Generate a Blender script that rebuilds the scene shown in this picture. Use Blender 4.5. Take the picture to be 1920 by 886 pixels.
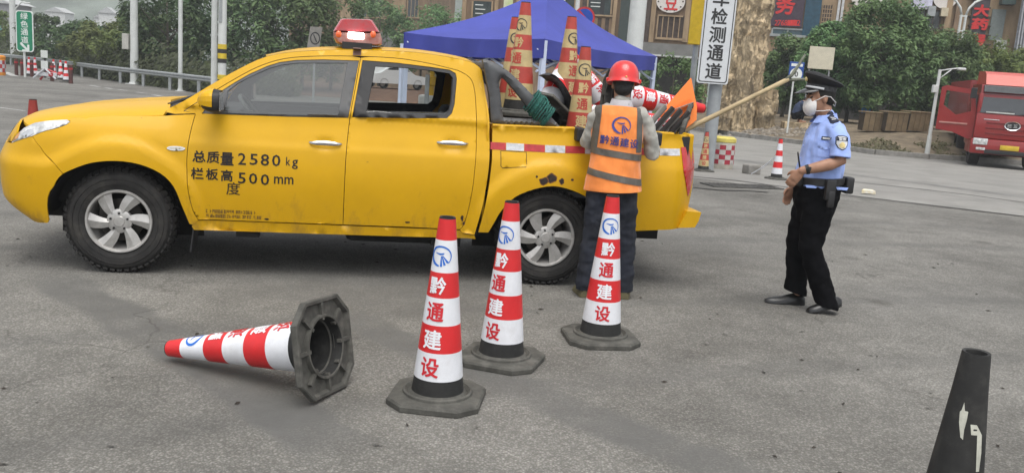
import bpy, bmesh, math, random
from mathutils import Vector, Matrix, Euler, noise
from mathutils.geometry import delaunay_2d_cdt
random.seed(11)
scene = bpy.context.scene
for _o in list(bpy.data.objects): bpy.data.objects.remove(_o)
PI = math.pi

# ---------------------------------------------------------------- camera
FPX, PITCH, ROLL, CAMH = 1673.2, 0.1832, 0.0722, 1.596
cd = bpy.data.cameras.new('camera'); cam = bpy.data.objects.new('camera', cd)
scene.collection.objects.link(cam); scene.camera = cam
cd.sensor_fit = 'HORIZONTAL'; cd.sensor_width = 36.0; cd.lens = 36.0*FPX/1920.0
cd.clip_start = 0.05; cd.clip_end = 5000
_F = Vector((0, math.cos(PITCH), -math.sin(PITCH))); _U0 = Vector((0, math.sin(PITCH), math.cos(PITCH))); _X = Vector((1, 0, 0))
_R = math.cos(ROLL)*_X + math.sin(ROLL)*_U0; _U = -math.sin(ROLL)*_X + math.cos(ROLL)*_U0
_m = Matrix((_R, _U, -_F)).transposed().to_4x4(); _m.translation = (0, 0, CAMH)
cam.matrix_world = _m

# ---------------------------------------------------------------- world, sun, exposure (overcast)
SUN_EL, SUN_AZ = math.radians(70), math.radians(172)
w = bpy.data.worlds.new('World'); scene.world = w; w.use_nodes = True
nt = w.node_tree; nt.nodes.clear()
_sky = nt.nodes.new('ShaderNodeTexSky'); _sky.sky_type = 'NISHITA'; _sky.sun_disc = False
_sky.sun_elevation = SUN_EL; _sky.sun_rotation = SUN_AZ; _sky.air_density = 1.0; _sky.dust_density = 4.0; _sky.altitude = 300
_hs = nt.nodes.new('ShaderNodeHueSaturation'); _hs.inputs['Saturation'].default_value = 0.22
_bg = nt.nodes.new('ShaderNodeBackground'); _bg.inputs['Strength'].default_value = 0.15
_wo = nt.nodes.new('ShaderNodeOutputWorld')
nt.links.new(_sky.outputs[0], _hs.inputs['Color']); nt.links.new(_hs.outputs[0], _bg.inputs[0]); nt.links.new(_bg.outputs[0], _wo.inputs[0])
sd = bpy.data.lights.new('sun', 'SUN'); sd.energy = 1.3; sd.angle = math.radians(50); sd.color = (1.0, 0.97, 0.92)
sun = bpy.data.objects.new('sun', sd); scene.collection.objects.link(sun)
sun.rotation_euler = Vector((math.sin(SUN_AZ)*math.cos(SUN_EL), math.cos(SUN_AZ)*math.cos(SUN_EL), math.sin(SUN_EL))).to_track_quat('Z', 'Y').to_euler()
scene.view_settings.view_transform = 'Standard'; scene.view_settings.look = 'None'
scene.view_settings.exposure = 0.78; scene.view_settings.gamma = 1.0
scene.render.engine = 'CYCLES'; scene.cycles.use_denoising = True
scene.cycles.max_bounces = 8; scene.cycles.transparent_max_bounces = 12; scene.cycles.volume_bounces = 0

# ---------------------------------------------------------------- helpers
COL = scene.collection
def srgb(r, g, b):
    f = lambda c: (c/255/12.92) if c/255 <= .04045 else ((c/255+.055)/1.055)**2.4
    return (f(r), f(g), f(b))
_mats = {}
def M(name, col=(.5,.5,.5), rough=.6, metal=0, var=.12, vscale=6, bump=0, bscale=60, coat=0, emit=0, trans=0, alpha=1, spec=.5, ior=1.45, col2=None, stretch=None, dirt=None, dscale=3, damt=.5, sheen=0):
    if name in _mats: return _mats[name]
    m = bpy.data.materials.new(name); m.use_nodes = True
    nt = m.node_tree; b = nt.nodes['Principled BSDF']; L = nt.links.new
    b.inputs['Roughness'].default_value = rough; b.inputs['Metallic'].default_value = metal
    b.inputs['Specular IOR Level'].default_value = spec; b.inputs['IOR'].default_value = ior
    if coat: b.inputs['Coat Weight'].default_value = coat; b.inputs['Coat Roughness'].default_value = .08
    if sheen: b.inputs['Sheen Weight'].default_value = sheen
    if trans: b.inputs['Transmission Weight'].default_value = trans
    if alpha < 1: b.inputs['Alpha'].default_value = alpha
    if emit: b.inputs['Emission Color'].default_value = (*col, 1); b.inputs['Emission Strength'].default_value = emit
    tc = nt.nodes.new('ShaderNodeTexCoord'); oi = nt.nodes.new('ShaderNodeObjectInfo'); rv = nt.nodes.new('ShaderNodeVectorMath'); rv.operation = 'SCALE'; rv.inputs[0].default_value = (31.0, 17.0, 23.0); L(oi.outputs['Random'], rv.inputs['Scale'])
    av = nt.nodes.new('ShaderNodeVectorMath'); av.operation = 'ADD'; L(tc.outputs['Object'], av.inputs[0]); L(rv.outputs[0], av.inputs[1]); vec = av.outputs[0]
    if stretch:
        mp = nt.nodes.new('ShaderNodeMapping'); mp.inputs['Scale'].default_value = stretch; L(vec, mp.inputs[0]); vec = mp.outputs[0]
    c2 = col2 or tuple(c*(1-var*1.6) for c in col); c1 = col if col2 else tuple(min(1, c*(1+var*.6)) for c in col)
    if var or col2:
        n = nt.nodes.new('ShaderNodeTexNoise'); n.inputs['Scale'].default_value = vscale; n.inputs['Detail'].default_value = 5; n.inputs['Roughness'].default_value = .62
        L(vec, n.inputs['Vector'])
        r = nt.nodes.new('ShaderNodeValToRGB'); r.color_ramp.elements[0].position = .32; r.color_ramp.elements[1].position = .68
        r.color_ramp.elements[0].color = (*c2, 1); r.color_ramp.elements[1].color = (*c1, 1)
        L(n.outputs['Fac'], r.inputs[0]); out = r.outputs[0]
        if dirt:
            n2 = nt.nodes.new('ShaderNodeTexNoise'); n2.inputs['Scale'].default_value = dscale; n2.inputs['Detail'].default_value = 8; n2.inputs['Roughness'].default_value = .7
            L(vec, n2.inputs['Vector'])
            r2 = nt.nodes.new('ShaderNodeValToRGB'); r2.color_ramp.elements[0].position = .52; r2.color_ramp.elements[1].position = .75
            r2.color_ramp.elements[1].color = (damt, damt, damt, 1); r2.color_ramp.elements[0].color = (0, 0, 0, 1)
            L(n2.outputs['Fac'], r2.inputs[0])
            mx = nt.nodes.new('ShaderNodeMix'); mx.data_type = 'RGBA'; L(r2.outputs[0], mx.inputs['Factor']); L(out, mx.inputs['A']); mx.inputs['B'].default_value = (*dirt, 1)
            out = mx.outputs['Result']
        L(out, b.inputs['Base Color'])
    else: b.inputs['Base Color'].default_value = (*col, 1)
    if bump:
        n = nt.nodes.new('ShaderNodeTexNoise'); n.inputs['Scale'].default_value = bscale; n.inputs['Detail'].default_value = 4; L(vec, n.inputs['Vector'])
        bp = nt.nodes.new('ShaderNodeBump'); bp.inputs['Strength'].default_value = bump; bp.inputs['Distance'].default_value = .02
        L(n.outputs['Fac'], bp.inputs['Height']); L(bp.outputs[0], b.inputs['Normal'])
    _mats[name] = m
    return m

def mesh_ob(name, V, Fc, mat, parent=None, smooth=False, mi=None, sharp=None, clean=False):
    me = bpy.data.meshes.new(name); me.from_pydata([tuple(v) for v in V], [], Fc); me.validate()
    for m_ in (mat if isinstance(mat, (list, tuple)) else [mat]): me.materials.append(m_)
    if mi: me.polygons.foreach_set('material_index', mi[:len(me.polygons)])
    if smooth:
        me.polygons.foreach_set('use_smooth', [True]*len(me.polygons))
        if smooth is not True: me.set_sharp_from_angle(angle=math.radians(smooth))
    me.update()
    o = bpy.data.objects.new(name, me); COL.objects.link(o)
    if parent is not None: o.parent = parent
    return o

def tag(o, label, cat=None, group=None, kind=None):
    o['label'] = label
    if cat: o['category'] = cat
    if group: o['group'] = group
    if kind: o['kind'] = kind
    return o
def struct(o): o['kind'] = 'structure'; return o
def thing(name, label, cat, loc=(0,0,0), rot=(0,0,0), group=None):
    o = bpy.data.objects.new(name, None); COL.objects.link(o); o.empty_display_size = .2
    o.location = loc; o.rotation_euler = rot if not isinstance(rot, (int, float)) else (0, 0, rot)
    return tag(o, label, cat, group)
def copy_tree(o, parent=None):
    c = o.copy(); COL.objects.link(c); c.parent = parent
    for ch in list(o.children): copy_tree(ch, c)
    return c

class MB:
    """collects shapes; build() links them as one mesh object"""
    def __init__(s): s.V = []; s.F = []; s.I = []; s.mi = 0
    def add(s, V, F):
        b = len(s.V); s.V += [Vector(v) for v in V]; s.F += [tuple(i+b for i in f) for f in F]; s.I += [s.mi]*len(F); return s
    def box(s, c, d, rz=0, rot=None, taper=1.0):
        x, y, z = d[0]/2, d[1]/2, d[2]/2
        P = [(-x,-y,-z),(x,-y,-z),(x,y,-z),(-x,y,-z),(-x*taper,-y*taper,z),(x*taper,-y*taper,z),(x*taper,y*taper,z),(-x*taper,y*taper,z)]
        R = (rot if rot is not None else Matrix.Rotation(rz, 3, 'Z'))
        return s.add([R @ Vector(p) + Vector(c) for p in P], [(0,3,2,1),(4,5,6,7),(0,1,5,4),(1,2,6,5),(2,3,7,6),(3,0,4,7)])
    def bbox(s, c, d, b=.01, rz=0, rot=None):
        """box with bevelled edges"""
        x, y, z = d[0]/2, d[1]/2, d[2]/2; b = min(b, x*.9, y*.9, z*.9)
        bm = bmesh.new(); bmesh.ops.create_cube(bm, size=1)
        for v in bm.verts: v.co = Vector((v.co.x*d[0], v.co.y*d[1], v.co.z*d[2]))
        bmesh.ops.bevel(bm, geom=bm.edges[:], offset=b, segments=2, affect='EDGES', profile=.5)
        R = (rot if rot is not None else Matrix.Rotation(rz, 3, 'Z'))
        bm.verts.index_update()
        s.add([R @ v.co + Vector(c) for v in bm.verts], [tuple(v.index for v in f.verts) for f in bm.faces]); bm.free(); return s
    def rings(s, R, closed=True, cap0=True, cap1=True):
        n = len(R[0]); V = [p for r in R for p in r]; F = []
        for i in range(len(R)-1):
            for j in range(n if closed else n-1):
                k = (j+1) % n; F.append((i*n+j, i*n+k, (i+1)*n+k, (i+1)*n+j))
        if cap0: F.append(tuple(range(n-1, -1, -1)))
        if cap1: F.append(tuple((len(R)-1)*n+j for j in range(n)))
        return s.add(V, F)
    def lathe(s, prof, n=24, c=(0,0,0), axis=None, cap0=False, cap1=False):
        Rm = Matrix.Identity(3) if axis is None else Vector(axis).to_track_quat('Z', 'Y').to_matrix()
        R = [[Rm @ Vector((r*math.cos(2*PI*j/n), r*math.sin(2*PI*j/n), z)) + Vector(c) for j in range(n)] for r, z in prof]
        return s.rings(R, True, cap0, cap1)
    def cyl(s, a, b, r0, r1=None, n=12):
        a, b = Vector(a), Vector(b); r1 = r0 if r1 is None else r1
        q = (b-a).to_track_quat('Z', 'Y').to_matrix()
        R = [[q @ Vector((r*math.cos(2*PI*j/n), r*math.sin(2*PI*j/n), 0)) + p for j in range(n)] for p, r in ((a, r0), (b, r1))]
        return s.rings(R)
    def tube(s, P, r, n=8, up=(0,0,1)):
        """swept tube; r: number, or list of numbers / (rx,ry)"""
        P = [Vector(p) for p in P]; R = []
        nrm = None
        for i, p in enumerate(P):
            t = (P[min(i+1, len(P)-1)] - P[max(i-1, 0)]).normalized()
            if nrm is None:
                u = Vector(up)
                if abs(u.dot(t)) > .95: u = Vector((1,0,0))
                nrm = (u - t*u.dot(t)).normalized()
            else: nrm = (nrm - t*nrm.dot(t)).normalized()
            bn = t.cross(nrm); rr = r[i] if isinstance(r, (list, tuple)) else r
            rx, ry = rr if isinstance(rr, (list, tuple)) else (rr, rr)
            R.append([p + nrm*(rx*math.cos(2*PI*j/n)) + bn*(ry*math.sin(2*PI*j/n)) for j in range(n)])
        return s.rings(R)
    def prism(s, poly, m, h):
        """poly 2D extruded along local z by h; m maps (x,y,z)->world"""
        n = len(poly); V = [m(x, y, 0) for x, y in poly] + [m(x, y, h) for x, y in poly]
        F = [tuple(range(n-1, -1, -1)), tuple(range(n, 2*n))] + [(i, (i+1) % n, n+(i+1) % n, n+i) for i in range(n)]
        return s.add(V, F)
    def sph(s, c, r, n=12, m=8):
        rx, ry, rz = r if isinstance(r, (tuple, list)) else (r, r, r); R = []
        for i in range(1, m):
            a = PI*i/m; R.append([Vector(c)+Vector((rx*math.sin(a)*math.cos(2*PI*j/n), ry*math.sin(a)*math.sin(2*PI*j/n), -rz*math.cos(a))) for j in range(n)])
        return s.rings(R)
    def build(s, name, mat, parent=None, smooth=False):
        return mesh_ob(name, s.V, s.F, mat, parent, smooth, s.I)

def inside(p, poly):
    x, y = p; c = False; n = len(poly)
    for i in range(n):
        x1, y1 = poly[i]; x2, y2 = poly[i-1]
        if (y1 > y) != (y2 > y) and x < (x2-x1)*(y-y1)/(y2-y1)+x1: c = not c
    return c
def resample(poly, step):
    out = []
    for i in range(len(poly)):
        a, b = poly[i], poly[(i+1) % len(poly)]; d = math.hypot(b[0]-a[0], b[1]-a[1]); k = max(1, int(math.ceil(d/step)))
        for j in range(k): out.append((a[0]+(b[0]-a[0])*j/k, a[1]+(b[1]-a[1])*j/k))
    return out
def cr(P, k=4):
    """open Catmull-Rom through 2D points"""
    out = []
    for i in range(len(P)-1):
        p0, p1, p2, p3 = P[max(i-1, 0)], P[i], P[i+1], P[min(i+2, len(P)-1)]
        for j in range(k):
            t = j/k; out.append(tuple(.5*((2*p1[q])+(-p0[q]+p2[q])*t+(2*p0[q]-5*p1[q]+4*p2[q]-p3[q])*t*t+(-p0[q]+3*p1[q]-3*p2[q]+p3[q])*t**3) for q in range(len(p1))))
    out.append(tuple(P[-1])); return out
def crc(P, k=3):
    n = len(P); e = cr([P[-1]]+list(P)+[P[0], P[1]], k); return e[k:k+n*k]
def shrink(poly, g):
    n = len(poly); area = sum(poly[i-1][0]*poly[i][1]-poly[i][0]*poly[i-1][1] for i in range(n)); sg = 1 if area > 0 else -1; out = []
    for i in range(n):
        a, p, b = Vector(poly[i-1]), Vector(poly[i]), Vector(poly[(i+1) % n])
        e1, e2 = (p-a), (b-p)
        if e1.length < 1e-7 or e2.length < 1e-7: out.append(tuple(p)); continue
        e1.normalize(); e2.normalize(); n1 = Vector((-e1.y, e1.x))*sg; n2 = Vector((-e2.y, e2.x))*sg; m_ = (n1+n2)
        if m_.length < 1e-4: out.append(tuple(p)); continue
        m_.normalize(); k = g/max(.4, m_.dot(n1)); out.append((p.x+m_.x*k, p.y+m_.y*k))
    return out
def panel_data(poly, mp, holes=(), step=.05, skirt=.015, gap=0.0):
    """triangulated curved panel: poly in parameter space, mp(u,v,off)->xyz; skirt folds the edges inwards"""
    if gap: poly = shrink(poly, gap); holes = [shrink(h, -gap) for h in holes]
    loops = [resample(poly, step)] + [resample(h, step) for h in holes]
    V2 = []; E = []
    for lp in loops:
        b = len(V2); V2 += lp; E += [(b+i, b+(i+1) % len(lp)) for i in range(len(lp))]
    nb = len(V2)
    xs = [p[0] for p in poly]; ys = [p[1] for p in poly]
    x = min(xs)+step*.5; row = 0
    while x < max(xs):
        y = min(ys)+step*(.5+.5*(row % 2)) - step*.25
        while y < max(ys):
            p = (x, y)
            if inside(p, poly) and not any(inside(p, h) for h in holes) and min((p[0]-q[0])**2+(p[1]-q[1])**2 for q in V2[:nb]) > (.45*step)**2: V2.append(p)
            y += step
        x += step*.87; row += 1
    r = delaunay_2d_cdt([Vector(v) for v in V2], E, [], 0, 1e-6)
    vs, fs = r[0], r[2]; F = []
    for f in fs:
        c = sum((vs[i] for i in f), Vector((0, 0)))/len(f)
        if inside(c, poly) and not any(inside(c, h) for h in holes): F.append(tuple(f))
    V = [Vector(mp(v[0], v[1], 0)) for v in vs]
    if skirt:
        for lp in loops:
            b = len(V); n = len(lp)
            V += [Vector(mp(u, v, 0)) for u, v in lp] + [Vector(mp(u, v, -skirt)) for u, v in lp]
            F += [(b+i, b+(i+1) % n, b+n+(i+1) % n, b+n+i) for i in range(n)]
    return V, F
def panel(name, poly, mp, mat, parent=None, smooth=True, **k):
    V, F = panel_data(poly, mp, **k); return mesh_ob(name, V, F, mat, parent, smooth)

_gl = {}
def glyph(txt, bold=0.0, res=2):
    """flat outline mesh of a string in the built-in font: verts 2D, faces, (x0,x1,y0,y1)"""
    key = (txt, bold, res)
    if key in _gl: return _gl[key]
    cu = bpy.data.curves.new('t', 'FONT'); cu.body = txt; cu.size = 1; cu.offset = bold; cu.resolution_u = res; cu.dimensions = '2D'; cu.fill_mode = 'FRONT'
    o = bpy.data.objects.new('t', cu); COL.objects.link(o)
    dg = bpy.context.evaluated_depsgraph_get(); me = bpy.data.meshes.new_from_object(o.evaluated_get(dg))
    V = [(v.co.x, v.co.y) for v in me.vertices]; F = [tuple(p.vertices) for p in me.polygons]
    bpy.data.objects.remove(o); bpy.data.curves.remove(cu); bpy.data.meshes.remove(me)
    xs = [v[0] for v in V] or [0, 1]; ys = [v[1] for v in V] or [0, 1]
    _gl[key] = (V, F, (min(xs), max(xs), min(ys), max(ys))); return _gl[key]
def slice_x(V, F, xs, axis=0):
    bm = bmesh.new(); bv = [bm.verts.new((a, b, 0)) for a, b in V]
    for f in F:
        try: bm.faces.new([bv[i] for i in f])
        except ValueError: pass
    nx = Vector((1, 0, 0)) if axis == 0 else Vector((0, 1, 0))
    for x in xs: bmesh.ops.bisect_plane(bm, geom=bm.verts[:]+bm.edges[:]+bm.faces[:], plane_co=nx*x, plane_no=nx)
    bm.verts.index_update(); r = ([(v.co.x, v.co.y) for v in bm.verts], [tuple(v.index for v in f.verts) for f in bm.faces]); bm.free(); return r
def text_into(mb, txt, box, mp, bold=.02, slices=0, res=2, flipx=False, fat=0, lift=None):
    if ord(txt[0]) > 255 and bold > .008:
        fat = max(fat, bold*.9); bold = .004
        if lift is None:
            c_ = mp((box[0]+box[1])/2, (box[2]+box[3])/2); a_ = mp((box[0]+box[1])/2+.004, (box[2]+box[3])/2); b_ = mp((box[0]+box[1])/2, (box[2]+box[3])/2+.004)
            c_, a_, b_ = Vector(c_), Vector(a_), Vector(b_); lift = (a_-c_).cross(b_-c_).normalized()
    """fits txt into box (u0,u1,v0,v1) and maps each vertex with mp(u,v)->xyz"""
    V, F, (x0, x1, y0, y1) = glyph(txt, bold, res); u0, u1, v0, v1 = box
    V = [(u0+(x-x0)/(x1-x0)*(u1-u0), v0+(y-y0)/(y1-y0)*(v1-v0)) for x, y in V]
    if flipx: V = [(u0+u1-x, y) for x, y in V]
    if slices:
        V, F = slice_x(V, F, [u0+(u1-u0)*(i+1)/(slices+1) for i in range(slices)])
    if not fat: mb.add([mp(u, v) for u, v in V], F); return
    # heavier strokes: shifted copies, each a hair above the last
    kx, ky = fat*(u1-u0), fat*(v1-v0)
    for i, (a, b) in enumerate(((0,0),(1,.4),(-1,-.4),(-.4,1),(.4,-1))):
        P = [mp(u+a*kx, v+b*ky) for u, v in V]; mb.add([Vector(p)+lift*(i*.00025) for p in P], F)
def fit_text(mb, txt, c, h, mp, bold=.02, slices=0, aspect=1.0):
    V, F, (x0, x1, y0, y1) = glyph(txt, bold); wd = (x1-x0)/(y1-y0)*h*aspect
    text_into(mb, txt, (c[0]-wd/2, c[0]+wd/2, c[1]-h/2, c[1]+h/2), mp, bold, slices)

def arc_pts(cx, cy, r, a0, a1, n): return [(cx+r*math.cos(a0+(a1-a0)*i/n), cy+r*math.sin(a0+(a1-a0)*i/n)) for i in range(n+1)]
def emblem_data():
    """round emblem: open crescent ring, a bar, fanned rays; unit radius"""
    V = []; F = []
    def strip(A, B):
        b = len(V); n = len(A); V.extend(A); V.extend(B); F.extend([(b+i, b+i+1, b+n+i+1, b+n+i) for i in range(n-1)])
    n = 34; a0, a1 = math.radians(-38), math.radians(268)
    A = []; B = []
    for i in range(n+1):
        u = i/n; a = a0+(a1-a0)*u; wd = .07+.26*u**1.2
        if u > .86: wd *= 1-.55*(u-.86)/.14
        A.append((math.cos(a), .88*math.sin(a))); B.append(((1-wd)*math.cos(a), .88*(1-wd)*math.sin(a)))
    strip(A, B)
    strip([(-.45, .28), (0, .25), (.36, .30)], [(-.45, .22), (0, .10), (.30, .16)])
    for (p, q, w0, w1) in (((.10, .02), (.16, -.86), .03, .10), ((.16, .04), (.46, -.72), .03, .10), ((.22, .06), (.72, -.50), .03, .09)):
        d = Vector((q[0]-p[0], q[1]-p[1])).normalized(); nn = Vector((-d.y, d.x))
        strip([(p[0]+nn.x*w0, p[1]+nn.y*w0), (q[0]+nn.x*w1, q[1]+nn.y*w1)], [(p[0]-nn.x*w0, p[1]-nn.y*w0), (q[0]-nn.x*w1, q[1]-nn.y*w1)])
    return V, F
def emblem_into(mb, c, r, mp, slices=6):
    V, F = emblem_data(); V = [(c[0]+x*r, c[1]+y*r) for x, y in V]
    if slices: V, F = slice_x(V, F, [c[0]-r+2*r*(i+1)/(slices+1) for i in range(slices)])
    mb.add([mp(u, v) for u, v in V], F)

# gently falling ground beyond the parking area
def gz(y):
    return -0.012*(y-11)*min(1, max(0, (y-11)/8)) if y > 11 else 0.0
def ray(px, py): return (_F*FPX + _R*(px-960) - _U*(py-443)).normalized()
def G(px, py, lift=0.0):
    """ground point seen at a photo position"""
    d = ray(px, py); lo, hi = 1.0, 400.0
    f = lambda k: CAMH + d.z*k - gz(d.y*k) - lift
    if f(hi) > 0: return Vector((0, 0, CAMH)) + d*hi
    for _ in range(60):
        m_ = (lo+hi)/2
        if f(m_) > 0: lo = m_
        else: hi = m_
    return Vector((0, 0, CAMH)) + d*lo
def at(px, py, Y):
    d = ray(px, py); return Vector((0, 0, CAMH)) + d*(Y/d.y)
# ================================================================ ground
def asphalt_mat():
    m = bpy.data.materials.new('asphalt'); m.use_nodes = True; n_ = m.node_tree; b = n_.nodes['Principled BSDF']; L = n_.links.new
    tc = n_.nodes.new('ShaderNodeTexCoord'); ob = tc.outputs['Object']
    def noise_(scale, det=5, rough=.6, vec=ob, w=0):
        n = n_.nodes.new('ShaderNodeTexNoise'); n.inputs['Scale'].default_value = scale; n.inputs['Detail'].default_value = det; n.inputs['Roughness'].default_value = rough; L(vec, n.inputs['Vector']); return n.outputs['Fac']
    def ramp(f, p0, p1, c0, c1):
        r = n_.nodes.new('ShaderNodeValToRGB'); r.color_ramp.elements[0].position = p0; r.color_ramp.elements[1].position = p1; r.color_ramp.elements[0].color = (*c0, 1); r.color_ramp.elements[1].color = (*c1, 1); L(f, r.inputs[0]); return r.outputs[0]
    def mix(f, a, b_, mode='MIX'):
        x = n_.nodes.new('ShaderNodeMix'); x.data_type = 'RGBA'; x.blend_type = mode
        for s, v in (('Factor', f), ('A', a), ('B', b_)):
            if isinstance(v, (int, float)): x.inputs[s].default_value = v
            elif isinstance(v, tuple): x.inputs[s].default_value = (*v, 1)
            else: L(v, x.inputs[s])
        return x.outputs['Result']
    def mth(op, a, b_=0.0):
        x = n_.nodes.new('ShaderNodeMath'); x.operation = op
        for i, v in enumerate((a, b_)):
            if isinstance(v, (int, float)): x.inputs[i].default_value = v
            else: L(v, x.inputs[i])
        return x.outputs[0]
    vo = n_.nodes.new('ShaderNodeTexVoronoi'); vo.inputs['Scale'].default_value = 95; L(ob, vo.inputs['Vector'])
    vo2 = n_.nodes.new('ShaderNodeTexVoronoi'); vo2.inputs['Scale'].default_value = 60; L(ob, vo2.inputs['Vector'])
    vc = n_.nodes.new('ShaderNodeSeparateColor'); L(vo.outputs['Color'], vc.inputs[0])
    stone = ramp(vc.outputs[0], .55, 1.0, (.200,.196,.185), (.315,.308,.29))
    grit = ramp(vo.outputs['Distance'], .15, .62, (1,1,1), (.64,.63,.61))
    col = mix(1.0, stone, grit, 'MULTIPLY')
    big = ramp(noise_(.45, 6), .34, .66, (.66,.65,.635), (1.18,1.175,1.16)); col = mix(1.0, col, big, 'MULTIPLY')
    mid = ramp(noise_(2.6, 7, .7), .30, .72, (.74,.74,.73), (1.13,1.13,1.12)); col = mix(1.0, col, mid, 'MULTIPLY')
    # worn smooth tar bands across the yard (their own shapes on the ground)
    sp = n_.nodes.new('ShaderNodeSeparateXYZ'); L(ob, sp.inputs[0]); wob = noise_(1.3, 5)
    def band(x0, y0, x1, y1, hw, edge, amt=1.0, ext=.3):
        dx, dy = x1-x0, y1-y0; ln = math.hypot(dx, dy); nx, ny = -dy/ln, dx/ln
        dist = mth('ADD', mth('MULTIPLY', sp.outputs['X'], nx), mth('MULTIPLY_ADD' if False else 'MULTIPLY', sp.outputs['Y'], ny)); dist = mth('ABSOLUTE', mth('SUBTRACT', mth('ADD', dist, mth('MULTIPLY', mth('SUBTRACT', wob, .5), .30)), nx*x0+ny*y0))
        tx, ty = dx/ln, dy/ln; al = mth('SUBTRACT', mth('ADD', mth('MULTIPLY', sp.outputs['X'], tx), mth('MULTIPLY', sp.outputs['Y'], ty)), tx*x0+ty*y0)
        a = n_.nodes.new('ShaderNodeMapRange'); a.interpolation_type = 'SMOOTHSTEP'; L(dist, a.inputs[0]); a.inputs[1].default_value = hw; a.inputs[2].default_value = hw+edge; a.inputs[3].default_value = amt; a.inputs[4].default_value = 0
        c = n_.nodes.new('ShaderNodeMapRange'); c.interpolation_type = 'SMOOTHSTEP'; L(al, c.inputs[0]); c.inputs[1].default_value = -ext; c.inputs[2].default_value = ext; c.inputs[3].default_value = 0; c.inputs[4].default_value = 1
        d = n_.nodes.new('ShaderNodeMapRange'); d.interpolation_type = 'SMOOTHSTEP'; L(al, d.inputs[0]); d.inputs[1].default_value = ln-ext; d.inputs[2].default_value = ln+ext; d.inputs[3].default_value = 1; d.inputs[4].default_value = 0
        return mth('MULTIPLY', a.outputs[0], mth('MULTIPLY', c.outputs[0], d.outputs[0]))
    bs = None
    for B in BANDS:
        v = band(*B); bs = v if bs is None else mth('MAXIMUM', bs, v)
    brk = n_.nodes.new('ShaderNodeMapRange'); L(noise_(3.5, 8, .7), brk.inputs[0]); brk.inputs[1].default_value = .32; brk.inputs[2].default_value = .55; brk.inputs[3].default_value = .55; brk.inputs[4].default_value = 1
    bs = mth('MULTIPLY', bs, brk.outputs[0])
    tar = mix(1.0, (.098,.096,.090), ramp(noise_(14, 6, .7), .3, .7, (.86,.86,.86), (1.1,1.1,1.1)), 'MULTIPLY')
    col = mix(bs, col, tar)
    # tyre drag marks and stains
    st = ramp(noise_(.9, 8, .72, vec=ob), .56, .72, (1,1,1), (.70,.69,.67)); col = mix(1.0, col, st, 'MULTIPLY')
    # oil drips and fine cracks
    vs_ = n_.nodes.new('ShaderNodeTexVoronoi'); vs_.inputs['Scale'].default_value = .9; L(ob, vs_.inputs['Vector']); od = mth('ADD', vs_.outputs['Distance'], mth('MULTIPLY', mth('SUBTRACT', noise_(9, 6, .7), .5), .25))
    oil = ramp(od, .03, .13, (.62,.61,.60), (1,1,1)); col = mix(1.0, col, oil, 'MULTIPLY')
    cw_ = n_.nodes.new('ShaderNodeMix'); cw_.data_type = 'RGBA'; cw_.blend_type = 'ADD'; cw_.inputs['Factor'].default_value = .5; L(ob, cw_.inputs['A'])
    nz_ = n_.nodes.new('ShaderNodeTexNoise'); nz_.inputs['Scale'].default_value = 2.2; nz_.inputs['Detail'].default_value = 8; L(ob, nz_.inputs['Vector']); L(nz_.outputs['Color'], cw_.inputs['B'])
    vk = n_.nodes.new('ShaderNodeTexVoronoi'); vk.feature = 'DISTANCE_TO_EDGE'; vk.inputs['Scale'].default_value = .33; L(cw_.outputs['Result'], vk.inputs['Vector'])
    crk = ramp(vk.outputs['Distance'], .0, .004, (.55,.54,.53), (1,1,1)); cm = ramp(noise_(.5, 3), .45, .62, (0,0,0), (1,1,1)); col = mix(cm, col, mix(1.0, col, crk, 'MULTIPLY'))
    # faint curved tyre sweeps
    ox = mth('SUBTRACT', sp.outputs['X'], 9.0); oy = mth('SUBTRACT', sp.outputs['Y'], -14.0); rad = mth('SQRT', mth('ADD', mth('MULTIPLY', ox, ox), mth('MULTIPLY', oy, oy)))
    for r0, wd in ((20.4,.11),(21.85,.11),(24.3,.13),(25.8,.13),(17.9,.10)):
        d_ = mth('ABSOLUTE', mth('SUBTRACT', mth('ADD', rad, mth('MULTIPLY', mth('SUBTRACT', wob, .5), .12)), r0)); q_ = n_.nodes.new('ShaderNodeMapRange'); q_.interpolation_type = 'SMOOTHSTEP'; L(d_, q_.inputs[0]); q_.inputs[1].default_value = wd*.4; q_.inputs[2].default_value = wd*1.6; q_.inputs[3].default_value = .34; q_.inputs[4].default_value = 0
        col = mix(mth('MULTIPLY', q_.outputs[0], brk.outputs[0]), col, (.085,.083,.078))
    L(col, b.inputs['Base Color']); b.inputs['Roughness'].default_value = .86; b.inputs['Specular IOR Level'].default_value = .35
    bp = n_.nodes.new('ShaderNodeBump'); bp.inputs['Strength'].default_value = .55; bp.inputs['Distance'].default_value = .006
    inv = mth('SUBTRACT', 1.0, vo.outputs['Distance']); inv = mth('MULTIPLY', inv, mth('SUBTRACT', 1.0, mth('MULTIPLY', bs, .8)))
    L(inv, bp.inputs['Height']); L(bp.outputs[0], b.inputs['Normal']); return m
def gxy(px, py): p = G(px, py); return (p.x, p.y)
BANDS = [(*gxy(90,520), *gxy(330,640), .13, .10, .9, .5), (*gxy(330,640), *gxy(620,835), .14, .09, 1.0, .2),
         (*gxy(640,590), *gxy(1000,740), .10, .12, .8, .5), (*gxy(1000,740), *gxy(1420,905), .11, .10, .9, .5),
         (*gxy(470,530), *gxy(900,560), .25, .40, .6, .5), (*gxy(1180,440), *gxy(1420,470), .35, .6, .35, .6), (*gxy(0,520), *gxy(120,505), .2, .4, .4, .4), (*gxy(1560,560), *gxy(1900,560), .25, .5, .30, .6)]
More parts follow.
